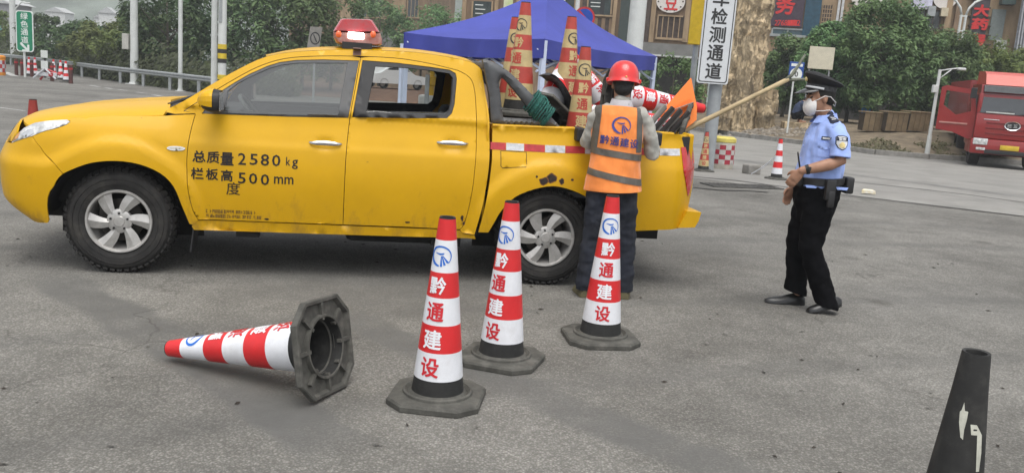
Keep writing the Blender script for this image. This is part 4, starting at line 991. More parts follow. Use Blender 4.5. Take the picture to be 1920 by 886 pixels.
olimb(b, [(.02,.140,1.325,.040),(-.005,.205,1.24,.046),(-.015,.225,1.135,.043),(.06,.228,1.105,.044),(.15,.215,1.075,.039),(.245,.195,1.045,.028)])
olimb(b, [(.01,-.140,1.325,.04),(.0,-.215,1.23,.046),(.01,-.235,1.11,.041),(.07,-.225,1.0,.037),(.145,-.20,.885,.027)])
olimb(b, [(.03,-.085,.88,.07),(.09,-.09,.48,.05),(.045,-.09,.10,.035)]); olimb(b, [(.03,.085,.88,.07),(.06,.10,.48,.05),(-.09,.11,.13,.035)])
hand(b, o_(.245,.195,1.045), OFf*.45 - OFl*.30 - UPO*.84, -OFl*.8 - OFf*.5 + UPO*.1, -1, .55, 1.0)
hand(b, o_(.145,-.20,.885), OFf*.35 + OFl*.1 - UPO*.95, OFl*.9 - OFf*.2, 1, .5, 1.0)
body = blob('body', b, SKIN, OF, .0062, 3)
# hair below the cap
hm = MB(); Rh = Matrix((hf, OFl, hu)).transposed()
def hell(mb, c, r, n=18, m=12):
    t = MB().sph((0,0,0), r, n, m); mb.add([Rh @ v + HO + hf*c[0] + OFl*c[1] + hu*c[2] for v in t.V], t.F)
hell(hm, (-.020,0,.040), (.096,.0785,.092)); hell(hm, (-.055,0,-.012), (.052,.066,.050))
blob('hair', hm, HAIR, OF, .008, 2, cut=[(HO+hf*.055, hf)])
# eyes and brows
for s in (-1, 1):
    e = MB(); hell(e, (.074, s*.034, .014), (.012,.012,.010), 10, 8); e.build('eye', M('eye_dark', (.02,.015,.012), rough=.2), OF, True)
    e = MB(); hell(e, (.083, s*.034, .036), (.009,.022,.005), 10, 6); e.build('eyebrow', HAIR, OF, True)
# shirt
SHIRT = M('pale_blue_shirt', (.30,.41,.78), rough=.8, var=.08, vscale=5, bump=.45, bscale=13, sheen=.2)
s = MB()
olimb(s, [(.03,0,1.415,.06,.09),(.03,0,1.385,.085,.145),(.028,0,1.34,.115,.178),(.028,0,1.25,.145,.190),(.035,0,1.12,.158,.188),(.040,0,1.02,.170,.188),(.040,0,.955,.168,.185),(.035,0,.92,.155,.18)], 22)
olimb(s, [(.028,.09,1.365,.062),(.022,.150,1.342,.073),(.004,.195,1.270,.064)])
olimb(s, [(.025,-.09,1.365,.062),(.015,-.150,1.342,.073),(.004,-.195,1.270,.064)])
olimb(s, [(.03,0,1.38,.070),(.045,0,1.43,.066)])
shirt = blob('shirt', s, SHIRT, OF, .009, 6, disp=fold(.012, 13, 8, 3.1))
bv = bvh_of(shirt)
def sleeve(pts, seed):
    """open short sleeve hanging from the shoulder"""
    C = [o_(*p[:3]) for p in pts]; R = []; C = [Vector(c) for c in cr([tuple(c) for c in C], 4)]; rad = [r[0] for r in cr([(p[3],0) for p in pts], 4)]; n = 28
    for i, c in enumerate(C):
        t_ = (C[min(i+1, len(C)-1)]-C[max(i-1, 0)]).normalized(); u_ = (OFf-t_*OFf.dot(t_)).normalized(); v_ = t_.cross(u_)
        R.append([c+(u_*math.cos(a)+v_*math.sin(a))*(rad[i]*(1+.09*noise.noise(Vector((2.2*math.cos(a)+seed, 2.2*math.sin(a), i*.55))))) for a in [2*PI*k/n for k in range(n)]])
    last = R[-1]; cc = C[-1]; R.append([p+(cc-p)*.05 for p in last]); R.append([p+(cc-p)*.06+(C[-2]-C[-1]) for p in last])
    return MB().rings(R, cap0=False, cap1=False).build('sleeve', SHIRT, shirt, True)
sl_n = sleeve([(.022,.140,1.350,.066),(.004,.192,1.285,.070),(-.008,.216,1.215,.068),(-.006,.226,1.158,.072)], 1.0)
sleeve([(.015,-.140,1.350,.066),(.004,-.192,1.285,.070),(.0,-.214,1.215,.066),(.008,-.228,1.15,.069)], 5.0)
# collar
co = MB()
for sg in (-1, 1):
    V = []
    for k in range(9):
        a = (.12+.88*k/8)*PI*sg; r = .070; c = o_(.045,0,1.425)
        V.append(c + OFf*(r*math.cos(a)*1.05) + OFl*(r*math.sin(a)) + UPO*(.022-.014*math.cos(a))); V.append(c + OFf*((r+.014+.018*(1-k/8))*math.cos(a)*1.1) + OFl*((r+.016)*math.sin(a)) + UPO*(-.022-.022*(1-k/8)))
    co.add(V, [(2*i,2*i+2,2*i+3,2*i+1) for i in range(8)]); V2 = [v - UPO*.004 + (v-o_(.04,0,v.z))*-.05 for v in V]; co.add(V2, [(2*i,2*i+2,2*i+3,2*i+1) for i in range(8)])
co.build('collar', SHIRT, OF, True)
NAVY = M('navy_badge_cloth', (.012,.016,.035), rough=.8, var=.1); SILV = M('silver_thread', (.60,.61,.62), rough=.4, var=.1); GOLD = M('gold_thread', (.62,.50,.22), rough=.4, var=.2)
# epaulettes
for sg in (-1, 1):
    up_ = projector(bv, o_(.035, sg*.055, 1.60), OFl*sg, OFf, (0,0,-1), .006)
    ep = panel('epaulette', [(0,-.026),(.10,-.030),(.118,-.018),(.118,.018),(.10,.030),(0,.026)], up_, NAVY, OF, step=.02, skirt=.004)
    m_ = MB()
    for u in (.03,.055,.08): m_.add([up_(u,-.016,.003),up_(u+.011,0,.003),up_(u,.016,.003),up_(u-.009,.016,.003),up_(u+.001,0,.003),up_(u-.009,-.016,.003)], [(0,1,4,5),(1,2,3,4)])
    m_.build('rank_stripe', SILV, ep)
# chest pocket, flap, badge on the near breast
pj = projector(bv, o_(.45,.10,1.22), OFl*-1, UPO, OFf*-1, .003); pj2 = projector(bv, o_(.10,.50,1.225), OFf, UPO, OFl*-1+OFf*-.55, .004)
pk_ = panel('pocket', [(-.055,-.075),(.055,-.075),(.055,.03),(-.055,.03)], lambda u, v, o: pj2(u+.17, v, o), SHIRT, OF, step=.02, skirt=.003)
panel('pocket_flap', [(-.058,.028),(.058,.028),(.058,-.006),(0,-.022),(-.058,-.006)], lambda u, v, o: pj2(u+.17, v, o+.004), SHIRT, pk_, step=.02, skirt=.004)
bd = panel('name_badge', [(-.040,.047),(.040,.047),(.040,.070),(-.040,.070)], lambda u, v, o: pj2(u+.165, v, o+.003), NAVY, OF, step=.02, skirt=.003)
MB().add([pj2(.165+u, v, .0055) for u, v in ((-.031,.053),(.031,.053),(.031,.064),(-.031,.064))], [(0,1,2,3)]).build('badge_text', SILV, bd)
# arm patch
aj = projector(bvh_of(sl_n), o_(.010,.60,1.265), -OFf, UPO, OFl*-1, .003)
sh_ = [(-.042,.035),(-.030,.046),(0,.050),(.030,.046),(.042,.035),(.040,-.012),(.024,-.040),(0,-.052),(-.024,-.040),(-.040,-.012)]
pa = panel('arm_patch', sh_, aj, NAVY, OF, step=.015, skirt=.003)
panel('patch_field', [(x*.88, y*.88) for x, y in sh_], lambda u, v, o: aj(u, v, o+.002), SILV, pa, step=.015, skirt=0)
panel('patch_band', [(-.036,.012),(.036,.012),(.036,.036),(-.036,.036)], lambda u, v, o: aj(u, v, o+.004), NAVY, pa, step=.015, skirt=0)
tx = MB(); fit_text(tx, '警察', (0,.024), .020, lambda u, v: aj(u, v, .0055), bold=.02, aspect=1.2); tx.build('patch_text', SILV, pa)
panel('patch_crest', crc([(-.020,-.012),(0,.006),(.020,-.012),(.013,-.034),(-.013,-.034)], 2), lambda u, v, o: aj(u, v, o+.004), GOLD, pa, step=.01, skirt=0)
for z in (1.30,1.21,1.12,1.03): MB().sph(projector(bv, o_(.6,0,z), OFl, UPO, OFf*-1, .002)(0,0), .006, 8, 6).build('button', SHIRT, OF, True)
# trousers
TROU = M('black_trousers', (.0035,.0035,.0045), rough=.9, spec=.12, var=.2, vscale=4, bump=.35, bscale=9)
t = MB()
olimb(t, [(.040,0,.985,.165,.182),(.038,0,.93,.165,.188),(.035,0,.86,.165,.19),(.035,0,.79,.155,.18),(.04,0,.73,.13,.16)], 20)
olimb(t, [(.04,-.085,.84,.108),(.07,-.09,.68,.106),(.097,-.09,.47,.083),(.08,-.09,.30,.080),(.060,-.09,.12,.083),(.052,-.09,.0,.083)])
olimb(t, [(.03,.085,.84,.108),(.055,.095,.68,.106),(.068,.10,.47,.086),(-.005,.108,.30,.080),(-.075,.115,.14,.079),(-.125,.118,.02,.079)])
blob('trousers', t, TROU, OF, .010, 5, disp=fold(.012, 9, 13, 7.7), cut=[(Vector((0,0,.078)), Vector((-.25,0,-1)))])
# belt, holster, pouch, radio
be = MB(); R = []
for z, e in ((.945,0),(.95,.006),(.995,.006),(1.0,0)):
    R.append([o_(.040+(.180+e)*math.cos(a), (.200+e)*math.sin(a), z+.010*math.cos(a)*-1) for a in [2*PI*k/32 for k in range(32)]])
belt = be.rings(R, cap0=False, cap1=False).build('belt', BLK, OF, 40)
MB().bbox(o_(.225,0,.965), (.015,.06,.05), .006, rz=math.atan2(OFf.y, OFf.x)).build('buckle', SILV, belt)
rzo = math.atan2(OFf.y, OFf.x)
MB().bbox(o_(.03,.222,.925), (.075,.045,.15), .014, rz=rzo).bbox(o_(.02,.232,.86), (.05,.035,.12), .012, rz=rzo).build('holster', BLK, OF, 40)
MB().bbox(o_(-.145,.10,.955), (.06,.10,.12), .014, rz=rzo).build('belt_pouch', BLK, OF, 40)
ra = MB().bbox(o_(.215,.10,.985), (.035,.055,.12), .010, rz=rzo).build('radio', BLK, OF, 40)
MB().cyl(o_(.222,.11,1.04), o_(.262,.125,1.17), .007, .005, 8).build('antenna', BLK, ra)
for (f0, l0) in ((.15,.165),(-.075,.165)): MB().add([o_(f0-.045,l0*1.07,.944),o_(f0+.045,l0*1.04,.944),o_(f0+.035,l0*1.07,.925),o_(f0-.035,l0*1.09,.925)], [(0,1,2,3)]).build('shirt_tail', SHIRT, shirt)
wt = MB(); wa, wb = o_(.196,.206,1.060), o_(.218,.201,1.053)
wt.cyl(wa, wb, .036, .034, 18); wt.bbox((wa+wb)/2+OFl*.034+UPO*.008, (.03,.012,.03), .005, rz=rzo); wt.build('wrist_watch', BLK, OF, 40)
# shoes
def shoe(o, heel, toe, lift, mat, parent, w_=.046, frame=None):
    h_, t_ = Vector(heel), Vector(toe); d = (t_-h_); ln = d.length; d.normalize(); sd = Vector((-d.y, d.x, 0)).normalized()
    m_ = MB(); R = []
    for u, hw, hh in ((0,.026,.055),(.10,.036,.075),(.28,.037,.085),(.42,.040,.072),(.60,.046,.055),(.80,.046,.045),(.93,.036,.036),(1,.018,.026)):
        p = h_+d*ln*u; hw *= w_/.046
        R.append([p + sd*(hw*math.cos(a)*(1 if a < PI else 1.0)) + Vector((0,0,1))*(max(0, math.sin(a))*hh + .001) for a in [PI*k/10 for k in range(11)]] + [p-sd*hw+Vector((0,0,.0)), p+sd*hw])
    m_.rings(R); so = m_.build('shoe', mat, parent, 50)
    return so
SHOE = M('black_leather', (.012,.012,.012), rough=.35, var=.2, vscale=12, coat=.2)
shoe(None, o_(-.015,-.09,.004), o_(.285,-.10,.002), 0, SHOE, OF); shoe(None, o_(-.205,.12,.060), o_(.045,.14,.002), 0, SHOE, OF)
# cap
CAPM = M('black_cap_cloth', (.014,.014,.015), rough=.75, var=.15, bump=.1, bscale=60)
CT_ = HO + hu*.070 + hf*-.008; tl = (hu*.95 - hf*.20).normalized(); tf = (hf - tl*hf.dot(tl)).normalized()
def cring(h, a, b_, fo, dz=0): return [CT_ + tl*(h+dz*math.cos(t)) + tf*(fo+a*math.cos(t)) + OFl*(b_*math.sin(t)) for t in [2*PI*k/36 for k in range(36)]]
c_ = MB().rings([cring(-.018,.104,.083,0), cring(.026,.107,.086,0), cring(.030,.113,.092,0,.004), cring(.044,.130,.110,-.004,.012), cring(.058,.141,.121,-.006,.021), cring(.070,.144,.124,-.007,.026), cring(.079,.133,.115,-.007,.028), cring(.088,.095,.08,-.007,.024), cring(.092,.05,.04,-.005,.013)], cap0=False)
cap = c_.build('cap', CAPM, OF, 50)
MB().rings([cring(-.012,.1065,.0855,0), cring(.020,.1085,.0875,0)], cap0=False, cap1=False).build('cap_band', M('cap_band_braid', (.055,.056,.060), rough=.6, var=.5, vscale=60), cap, True)
MB().rings([cring(.065,.1445,.1245,-.007,.0245), cring(.069,.1455,.1255,-.007,.0255)], cap0=False, cap1=False).build('cap_piping', M('cap_piping_grey', (.10,.10,.11), rough=.6), cap, True)
st = MB(); st.tube([CT_ + tl*(-.002) + tf*(.110*math.cos(a)) + OFl*(.089*math.sin(a)) for a in [-1.45+2.9*k/24 for k in range(25)]], [(.008,.003)]*25, 8); st.build('chin_cord', SILV, cap, True)
vz = MB(); R = []
for k in range(15):
    a = -1.15+2.3*k/14; i_ = CT_ + tl*(-.015) + tf*(.104*math.cos(a)) + OFl*(.084*math.sin(a)); e = .080*math.cos(a*1.15)**.8 if abs(a*1.15) < PI/2 else 0
    R.append([i_, i_+tf*e*.55-tl*(e*.28), i_+tf*e-tl*(e*.62), i_+tf*e*.98-tl*(e*.62+.005), i_-tl*.006])
vz.rings(R).build('visor', M('cap_visor_gloss', (.02,.02,.02), rough=.22, coat=.6), cap, 40)
MB().sph(CT_+tl*.048+tf*.122, (.012,.016,.018), 10, 8).build('cap_emblem', GOLD, cap, True)
# mask with straps
MASK = M('white_mask', (.74,.72,.70), rough=.85, var=.04, bump=.1, bscale=60)
mk = MB(); R = []
for u, rf in ((0,1.0),(.25,.99),(.5,.90),(.72,.70),(.90,.40),(1,.10)):
    R.append([HO + hf*(.046+.074*u) + OFl*(.064*rf*math.cos(a)) + hu*(-.045+.072*rf*math.sin(a)-.012*u) for a in [2*PI*k/24 for k in range(24)]])
mask = mk.rings(R, cap0=False).build('face_mask', MASK, OF, True)
mk = MB(); mk.tube([HO+hf*(.048+.072*math.sin(PI*k/12)**.75+.001)+hu*(-.045+.068*math.cos(PI*k/12)-.010) for k in range(13)], .0022, 6).build('mask_seam', MASK, mask, True)
for sg in (-1, 1):
    mk = MB(); mk.tube([HO+hf*.058+OFl*sg*.052+hu*-.015, HO+hf*.03+OFl*sg*.069+hu*.0, HO+hf*-.005+OFl*sg*.083+hu*.020, HO+hf*-.05+OFl*sg*.076+hu*.012, HO+hf*-.10+OFl*sg*.045+hu*-.03, HO+hf*-.112+hu*-.06], .003, 6)
    mk.tube([HO+hf*.058+OFl*sg*.048+hu*-.085, HO+hf*.0+OFl*sg*.066+hu*-.085, HO+hf*-.05+OFl*sg*.058+hu*-.082, HO+hf*-.085+hu*-.082], .003, 6); mk.build('mask_strap', MASK, mask, True)

# ---------------------------------------------------------------- road worker, back to the camera
WK = thing('person', 'road worker in red helmet and orange vest with his back turned, leaning on the truck', 'person', (.70, 6.45, 0), 0)
def w_(x, y, z): return Vector((x, y, z))
def wl(mb, pts, n=14): limb(mb, pts, n)
b = MB(); HW = Vector((.015,.035,1.545)); wf = Vector((.05,.98,-.16)).normalized(); wlft = Vector((-1,.05,0)).normalized(); wu = wf.cross(wlft); wu = wu if wu.z > 0 else -wu
head_shapes(b, HW, wf, wlft, wu, .97)
wl(b, [(.01,-.005,1.33,.062),(.01,.01,1.41,.057),(.015,.022,1.49,.057)])
wl(b, [(0,0,1.28,.16,.11),(0,0,1.08,.14,.11),(0,0,.88,.14,.10)])
wl(b, [(-.15,.01,1.335,.046),(-.188,.05,1.22,.042),(-.195,.09,1.12,.038),(-.175,.18,1.15,.034),(-.13,.29,1.19,.026)])
wl(b, [(.17,0,1.335,.048),(.235,.02,1.2,.043),(.262,.06,1.10,.04),(.27,.17,1.14,.034),(.26,.29,1.20,.026)])
wl(b, [(-.08,0,.86,.07),(-.10,0,.48,.05),(-.13,-.03,.10,.035)]); wl(b, [(.09,0,.86,.07),(.12,.02,.48,.05),(.15,.02,.10,.035)])
hand(b, (-.13,.29,1.19), (.3,.9,.2), (0,.2,-1), -1, .5); hand(b, (.26,.29,1.20), (-.2,.9,.2), (0,.2,-1), 1, .5)
blob('body', b, SKIN, WK, .0065, 3)
hm = MB(); Rh = Matrix((wf, wlft, wu)).transposed()
def wel(mb, c, r):
    t_ = MB().sph((0,0,0), r, 18, 12); mb.add([Rh @ v + HW + wf*c[0] + wlft*c[1] + wu*c[2] for v in t_.V], t_.F)
wel(hm, (-.020,0,.035), (.097,.079,.092)); wel(hm, (-.055,0,-.03), (.050,.066,.052)); blob('hair', hm, HAIR, WK, .008, 2, cut=[(HW+wf*.05, wf)])
GSH = M('grey_work_shirt', (.42,.41,.37), rough=.9, var=.22, vscale=7, bump=.35, bscale=14, dirt=(.22,.20,.17), damt=.5)
s = MB()
wl(s, [(.01,0,1.40,.10,.07),(0,0,1.345,.175,.085),(0,.0,1.20,.175,.10),(0,0,1.0,.165,.115),(0,0,.84,.17,.11)], 20)
wl(s, [(-.12,.01,1.345,.058),(-.165,.02,1.30,.056),(-.195,.05,1.20,.050),(-.20,.09,1.11,.048),(-.185,.18,1.14,.046),(-.145,.275,1.185,.038)])
wl(s, [(.14,0,1.345,.064),(.195,.01,1.30,.062),(.245,.02,1.19,.057),(.272,.05,1.075,.056),(.275,.15,1.115,.052),(.265,.27,1.19,.042)])
wl(s, [(.01,0,1.39,.07),(.013,.008,1.435,.066)]); blob('shirt', s, GSH, WK, .009, 5, disp=fold(.014, 13, 11, 1.3))
co = MB(); co.rings([[Vector((.012+r*math.cos(a), .005+r*.95*math.sin(a), z+.006*math.sin(a))) for a in [2*PI*k/24 for k in range(24)]] for r, z in ((.068,1.40),(.067,1.452),(.072,1.450),(.086,1.405))], cap0=False, cap1=False); co.build('collar', M('collar_grey', (.48,.46,.47), rough=.9), WK, True)
VEST = M('orange_vest', (.86,.255,.05), rough=.75, var=.08, vscale=6, bump=.3, bscale=11, sheen=.3)
v = MB()
wl(v, [(.005,0,1.42,.10,.085),(.005,0,1.385,.165,.098),(.002,0,1.34,.188,.116),(0,0,1.22,.190,.134),(0,0,1.05,.182,.136),(.0,0,.90,.198,.142),(.004,-.005,.795,.212,.150),(.004,-.005,.76,.20,.14)], 26)
vest = blob('safety_vest', v, VEST, WK, .009, 4, disp=fold(.012, 9, 6, 5.2), cut=[(Vector((0,0,.795)), Vector((.04,0,-1))), (Vector((0,0,1.392)), Vector((0,.15,1)))])
REFL = M('reflective_grey', (.115,.105,.090), rough=.5, var=.15, vscale=22)
Z = Vector((0,0,1))
for z, sl in ((1.065,-.02),(.900,-.075)):
    n_ = Vector((.16 if sl < -.05 else .10,0,1)).normalized()
    band_from(vest, [(Vector((0,0,z+.024)), n_), (Vector((0,0,z-.024)), -n_)], .004, 'reflective_band', REFL, vest)
X_ = Vector((1,0,0))
for x in (-.158,.150):
    nn = Vector((1,0,.06 if x > 0 else -.04)).normalized()
    band_from(vest, [(Vector((x+.022,0,1.2)), nn), (Vector((x-.022,0,1.2)), -nn), (Vector((0,0,1.085)), -Z)], .003, 'reflective_band', REFL, vest, pred=lambda c, n: n.y < .5)
bw = bvh_of(vest); pv = projector(bw, (.0,-1.0,1.0), (1,0,0), Z, (0,1,0), .005)
INKV = M('vest_print_blue', (.045,.060,.24), rough=.7)
em = MB(); emblem_into(em, (.012,.272), .068, lambda u, v_: pv(u, v_), 8); em.build('emblem', INKV, vest)
tx = MB()
for i, ch in enumerate('黔通建设'): text_into(tx, ch, (-.128+.071*i, -.128+.071*i+.062, .135-.006*i, .196-.006*i), lambda u, v_: pv(u, v_), bold=.018, slices=4)
tx.build('vest_lettering', INKV, vest)
NTR = M('navy_work_trousers', (.014,.017,.027), rough=.9, var=.3, vscale=5, bump=.4, bscale=9, dirt=(.06,.06,.06), damt=.4)
t = MB()
wl(t, [(0,0,.90,.165,.115),(.0,-.005,.82,.178,.13),(0,-.005,.77,.165,.12)], 20)
wl(t, [(-.088,0,.80,.098),(-.100,.0,.62,.088),(-.112,.0,.45,.076),(-.128,-.02,.25,.072),(-.135,-.03,.10,.074),(-.136,-.03,-.01,.074)]); wl(t, [(.092,0,.80,.098),(.112,.005,.62,.088),(.128,.015,.45,.076),(.145,.015,.25,.072),(.152,.01,.10,.074),(.153,.01,-.01,.074)])
blob('trousers', t, NTR, WK, .010, 4, disp=fold(.014, 10, 13, 2.7), cut=[(Vector((0,0,.055)), Vector((0,0,-1)))])
BOOT = M('olive_canvas_shoe', (.12,.105,.055), rough=.9, var=.2)
shoe(None, (-.135,-.09,.004), (-.17,.19,.002), 0, BOOT, WK, .055); shoe(None, (.155,-.06,.004), (.175,.22,.002), 0, BOOT, WK, .055)
# helmet
HEL = M('red_helmet', (.66,.022,.020), rough=.28, var=.05, coat=.6)
hc = HW + wu*.052 - wf*.006; R = []
def hr(h, a, b_): return [hc + wu*h + wf*(a*math.cos(t_)) + wlft*(b_*math.sin(t_)) for t_ in [2*PI*k/36 for k in range(36)]]
prof = [(-.034,.136,.118),(-.038,.139,.121),(-.033,.138,.120),(-.016,.127,.110)] + [(.124*math.sin(x), .126*math.cos(x)**.75, .109*math.cos(x)**.75) for x in [PI/2*k/9 for k in range(10)][:-1]] + [(.1245,.012,.010)]
hel = MB().rings([hr(*p) for p in prof], cap0=False).build('helmet', HEL, WK, 60)
MB().sph(hc-wf*.128+wu*-.008-wlft*.01, .007, 10, 8).build('helmet_knob', M('knob_yellow', (.8,.55,.2), rough=.4), hel, True)
for sg in (-1, 1): MB().bbox(hc+wlft*sg*.115+wu*-.016, (.02,.05,.03), .008).build('helmet_slot', HEL, hel)
# ================================================================ road, kerb, verge
def simple_ground(name, c, var, vs, bump, bs, c2=None): return M(name, c, rough=.9, var=var, vscale=vs, bump=bump, bscale=bs, col2=c2, dirt=tuple(x*.6 for x in c), dscale=.6, damt=.5)
ROADM = simple_ground('worn_road', (.235,.228,.21), .16, 1.2, .2, 60)
VERGEM = simple_ground('bare_earth', (.17,.135,.09), .3, 2.2, .6, 12)
VH = None
kp = [(1200,230),(1290,243),(1380,256),(1500,271),(1640,290),(1740,298),(1860,306),(1990,316)]
KW = [gxy(*p) for p in kp]
dr = [(1230,325),(1290,333),(1500,358),(1700,381),(1920,406),(2100,428)]
sheet('road', [gxy(*p) for p in dr] + [gxy(2300,330)] + [(x, y) for x, y in KW[::-1]] , ROADM, .004, 2.0)
VZ = .13
verge = [KW[0]] + KW[1:] + [(60,KW[-1][1]+5),(60,58),(KW[0][0]-2,58)]
def kd(x, y):
    best = 1e9
    for (x0, y0), (x1, y1) in zip(KW, KW[1:]):
        dx, dy = x1-x0, y1-y0; u = max(0, min(1, ((x-x0)*dx+(y-y0)*dy)/(dx*dx+dy*dy))); best = min(best, math.hypot(x-x0-u*dx, y-y0-u*dy))
    return best
def vz(x, y):
    """height of the verge: a low bank rising behind the kerb"""
    if not inside((x, y), verge): return gz(y)
    d = kd(x, y); return gz(y)+.13+.62*min(1, max(0, (d-.1)/4.2))**.8+.04*noise.noise(Vector((x*.7, y*.7, 0)))*min(1, d)
def GV(px, py):
    d = ray(px, py); k = 5.0; C = Vector((0,0,CAMH))
    k = max(5.0, (CAMH-.75)/max(1e-4, -d.z)*.98)
    while k < 120:
        p = C+d*k
        if p.z < gz(p.y)+.8 and p.z < vz(p.x, p.y): return Vector((p.x, p.y, vz(p.x, p.y)))
        k += .15
    return C+d*40
V, F = panel_data(verge, lambda x, y, o: (x, y, max(vz(x, y), gz(y)+.13)), step=1.1, skirt=0)
mesh_ob('verge', V, F, VERGEM, None, True)['kind'] = 'structure'
KST = M('kerb_concrete', (.26,.25,.23), rough=.9, var=.2, vscale=5, bump=.2, bscale=40, dirt=(.12,.11,.09), damt=.6)
kerb = bpy.data.objects.new('kerb', None); COL.objects.link(kerb); kerb['kind'] = 'structure'
for (x0, y0), (x1, y1) in zip(KW, KW[1:]):
    L_ = math.hypot(x1-x0, y1-y0); n = max(1, int(L_/1.0))
    for k in range(n):
        u = (k+.5)/n; x, y = x0+(x1-x0)*u, y0+(y1-y0)*u
        MB().bbox((x, y, gz(y)+.065), (L_/n-.015,.14,.20+.006*(k % 2)), .012, rz=math.atan2(y1-y0, x1-x0)).build('kerb_stone', KST, kerb)
# dark drainage channel and torn strip at the edge of the yard
TAR = simple_ground('tar_strip', (.055,.052,.048), .3, 3, .3, 30)
def strip(name, pts, w0, mat, lift):
    P = [Vector(gxy(*p)) for p in pts]; A = []; B = []
    for i, p in enumerate(P):
        d = (P[min(i+1, len(P)-1)]-P[max(i-1, 0)]).normalized(); q = Vector((-d.y, d.x))*w0*(1+.25*math.sin(i*2.3))/2; A.append((p.x+q.x, p.y+q.y)); B.append((p.x-q.x, p.y-q.y))
    return sheet(name, A+B[::-1], mat, lift, .5)
strip('drain_edge', [(1300,352),(1350,357),(1400,358),(1440,361)], .10, TAR, .009)
strip('joint', [(1285,330),(1380,339),(1480,352),(1600,368),(1760,387),(1920,406)], .10, TAR, .008)
strip('joint', [(1560,337),(1700,352),(1820,366),(1950,384)], .16, simple_ground('tyre_dark', (.13,.125,.115), .2, 2, .1, 40), .0065)
strip('joint', [(1380,300),(1560,322),(1740,346),(1940,372)], .55, simple_ground('tyre_mid', (.185,.18,.168), .2, 2, .1, 40), .006)
# drain grating
gA, gB = G(1325,347), G(1455,352); gd = (gB-gA); gl = gd.length; ga = math.atan2(gd.y, gd.x)
dg_ = thing('drain_grating', 'dark iron drain grating set in the yard by the road edge', 'drain', (gA+gB)/2 + Vector((0,0,.008)), ga)
IRON = M('drain_iron', (.15,.145,.135), rough=.7, metal=.5, var=.3)
MB().box((0,0,-.002), (gl,.46,.004)).build('pit_shade', DARK, dg_)  # thin black plate, its colour stands for the shade below the bars
MB().box((0,.22,.006), (gl,.03,.012)).box((0,-.22,.006), (gl,.03,.012)).build('frame', IRON, dg_)
n = int(gl/.075)
for k in range(n): MB().box((-gl/2+.03+(gl-.06)*k/(n-1), 0, .006), (.032,.40,.012)).build('bar', IRON, dg_)
# painted lines on the left
LINEM = M('road_paint', (.42,.42,.40), rough=.8, var=.3, vscale=6, dirt=(.20,.195,.18), dscale=8, damt=.8)
def paint(p0, p1, w0, name='lane_line'):
    a, b = Vector(gxy(*p0)), Vector(gxy(*p1)); d = (b-a).normalized(); q = Vector((-d.y, d.x))*w0/2
    sheet(name, [(a.x+q.x,a.y+q.y),(b.x+q.x,b.y+q.y),(b.x-q.x,b.y-q.y),(a.x-q.x,a.y-q.y)], LINEM, .005, 1.0)
paint((-30,198),(46,208), .12)
for a, b in (((167,160),(186,163)),((199,165),(210,167)),((221,168),(238,170)),((256,173),(272,175)),((287,178),(304,181))): paint(a, b, .22)
paint((9,135),(28,143), .35)
# litter
lt_ = tag(MB().prism([(-.09,-.05),(.02,-.06),(.10,-.02),(.07,.05),(-.04,.06)], lambda x, y, z: G(1626,364)+Vector((x*1.3,y,z+.006+.03*abs(math.sin(x*30)))), .05).build('litter', M('litter_paper', (.62,.50,.24), rough=.8, var=.2, col2=(.65,.63,.58), vscale=9)), 'crumpled yellow and white paper litter on the road right of the officer', 'litter')
LEAF = M('dead_leaf', (.030,.024,.018), rough=.9, var=.3)
leafmb = MB(); rl = random.Random(9)
for k in range(150):
    x, y = rl.uniform(-4,5), rl.uniform(2.4,9); a = rl.uniform(0,6.3); r = rl.uniform(.006,.016); c, s_ = math.cos(a), math.sin(a)
    leafmb.add([(x+c*r*1.8,y+s_*r*1.8,.006),(x-s_*r*.6,y+c*r*.6,.011),(x-c*r*1.8,y-s_*r*1.8,.006),(x+s_*r*.6,y-c*r*.6,.004)], [(0,1,2),(0,2,3)])
lo_ = leafmb.build('leaf_litter', LEAF); tag(lo_, 'tiny scattered dark leaf bits and grit on the asphalt', kind='stuff')

# ================================================================ plants
def leaf_mat(name, c, c2):
    m = bpy.data.materials.new(name); m.use_nodes = True; n_ = m.node_tree; b = n_.nodes['Principled BSDF']; L = n_.links.new
    tc = n_.nodes.new('ShaderNodeTexCoord'); ns = n_.nodes.new('ShaderNodeTexNoise'); ns.inputs['Scale'].default_value = 1.6; ns.inputs['Detail'].default_value = 6; L(tc.outputs['Object'], ns.inputs['Vector'])
    r = n_.nodes.new('ShaderNodeValToRGB'); r.color_ramp.elements[0].position = .35; r.color_ramp.elements[1].position = .68; r.color_ramp.elements[0].color = (*c2, 1); r.color_ramp.elements[1].color = (*c, 1); L(ns.outputs['Fac'], r.inputs[0])
    oi = n_.nodes.new('ShaderNodeObjectInfo'); hs = n_.nodes.new('ShaderNodeHueSaturation'); mr = n_.nodes.new('ShaderNodeMapRange'); mr.inputs[3].default_value = .72; mr.inputs[4].default_value = 1.25; L(oi.outputs['Random'], mr.inputs[0]); L(mr.outputs[0], hs.inputs['Value'])
    mr2 = n_.nodes.new('ShaderNodeMapRange'); mr2.inputs[3].default_value = .475; mr2.inputs[4].default_value = .515; L(oi.outputs['Random'], mr2.inputs[0]); L(mr2.outputs[0], hs.inputs['Hue']); L(r.outputs[0], hs.inputs['Color']); r = hs
    L(r.outputs[0], b.inputs['Base Color']); b.inputs['Roughness'].default_value = .6; b.inputs['Specular IOR Level'].default_value = .25
    tr = n_.nodes.new('ShaderNodeBsdfTranslucent'); L(r.outputs[0], tr.inputs[0]); mx = n_.nodes.new('ShaderNodeMixShader'); mx.inputs[0].default_value = .28
    L(b.outputs[0], mx.inputs[1]); L(tr.outputs[0], mx.inputs[2]); L(mx.outputs[0], n_.nodes['Material Output'].inputs[0]); return m
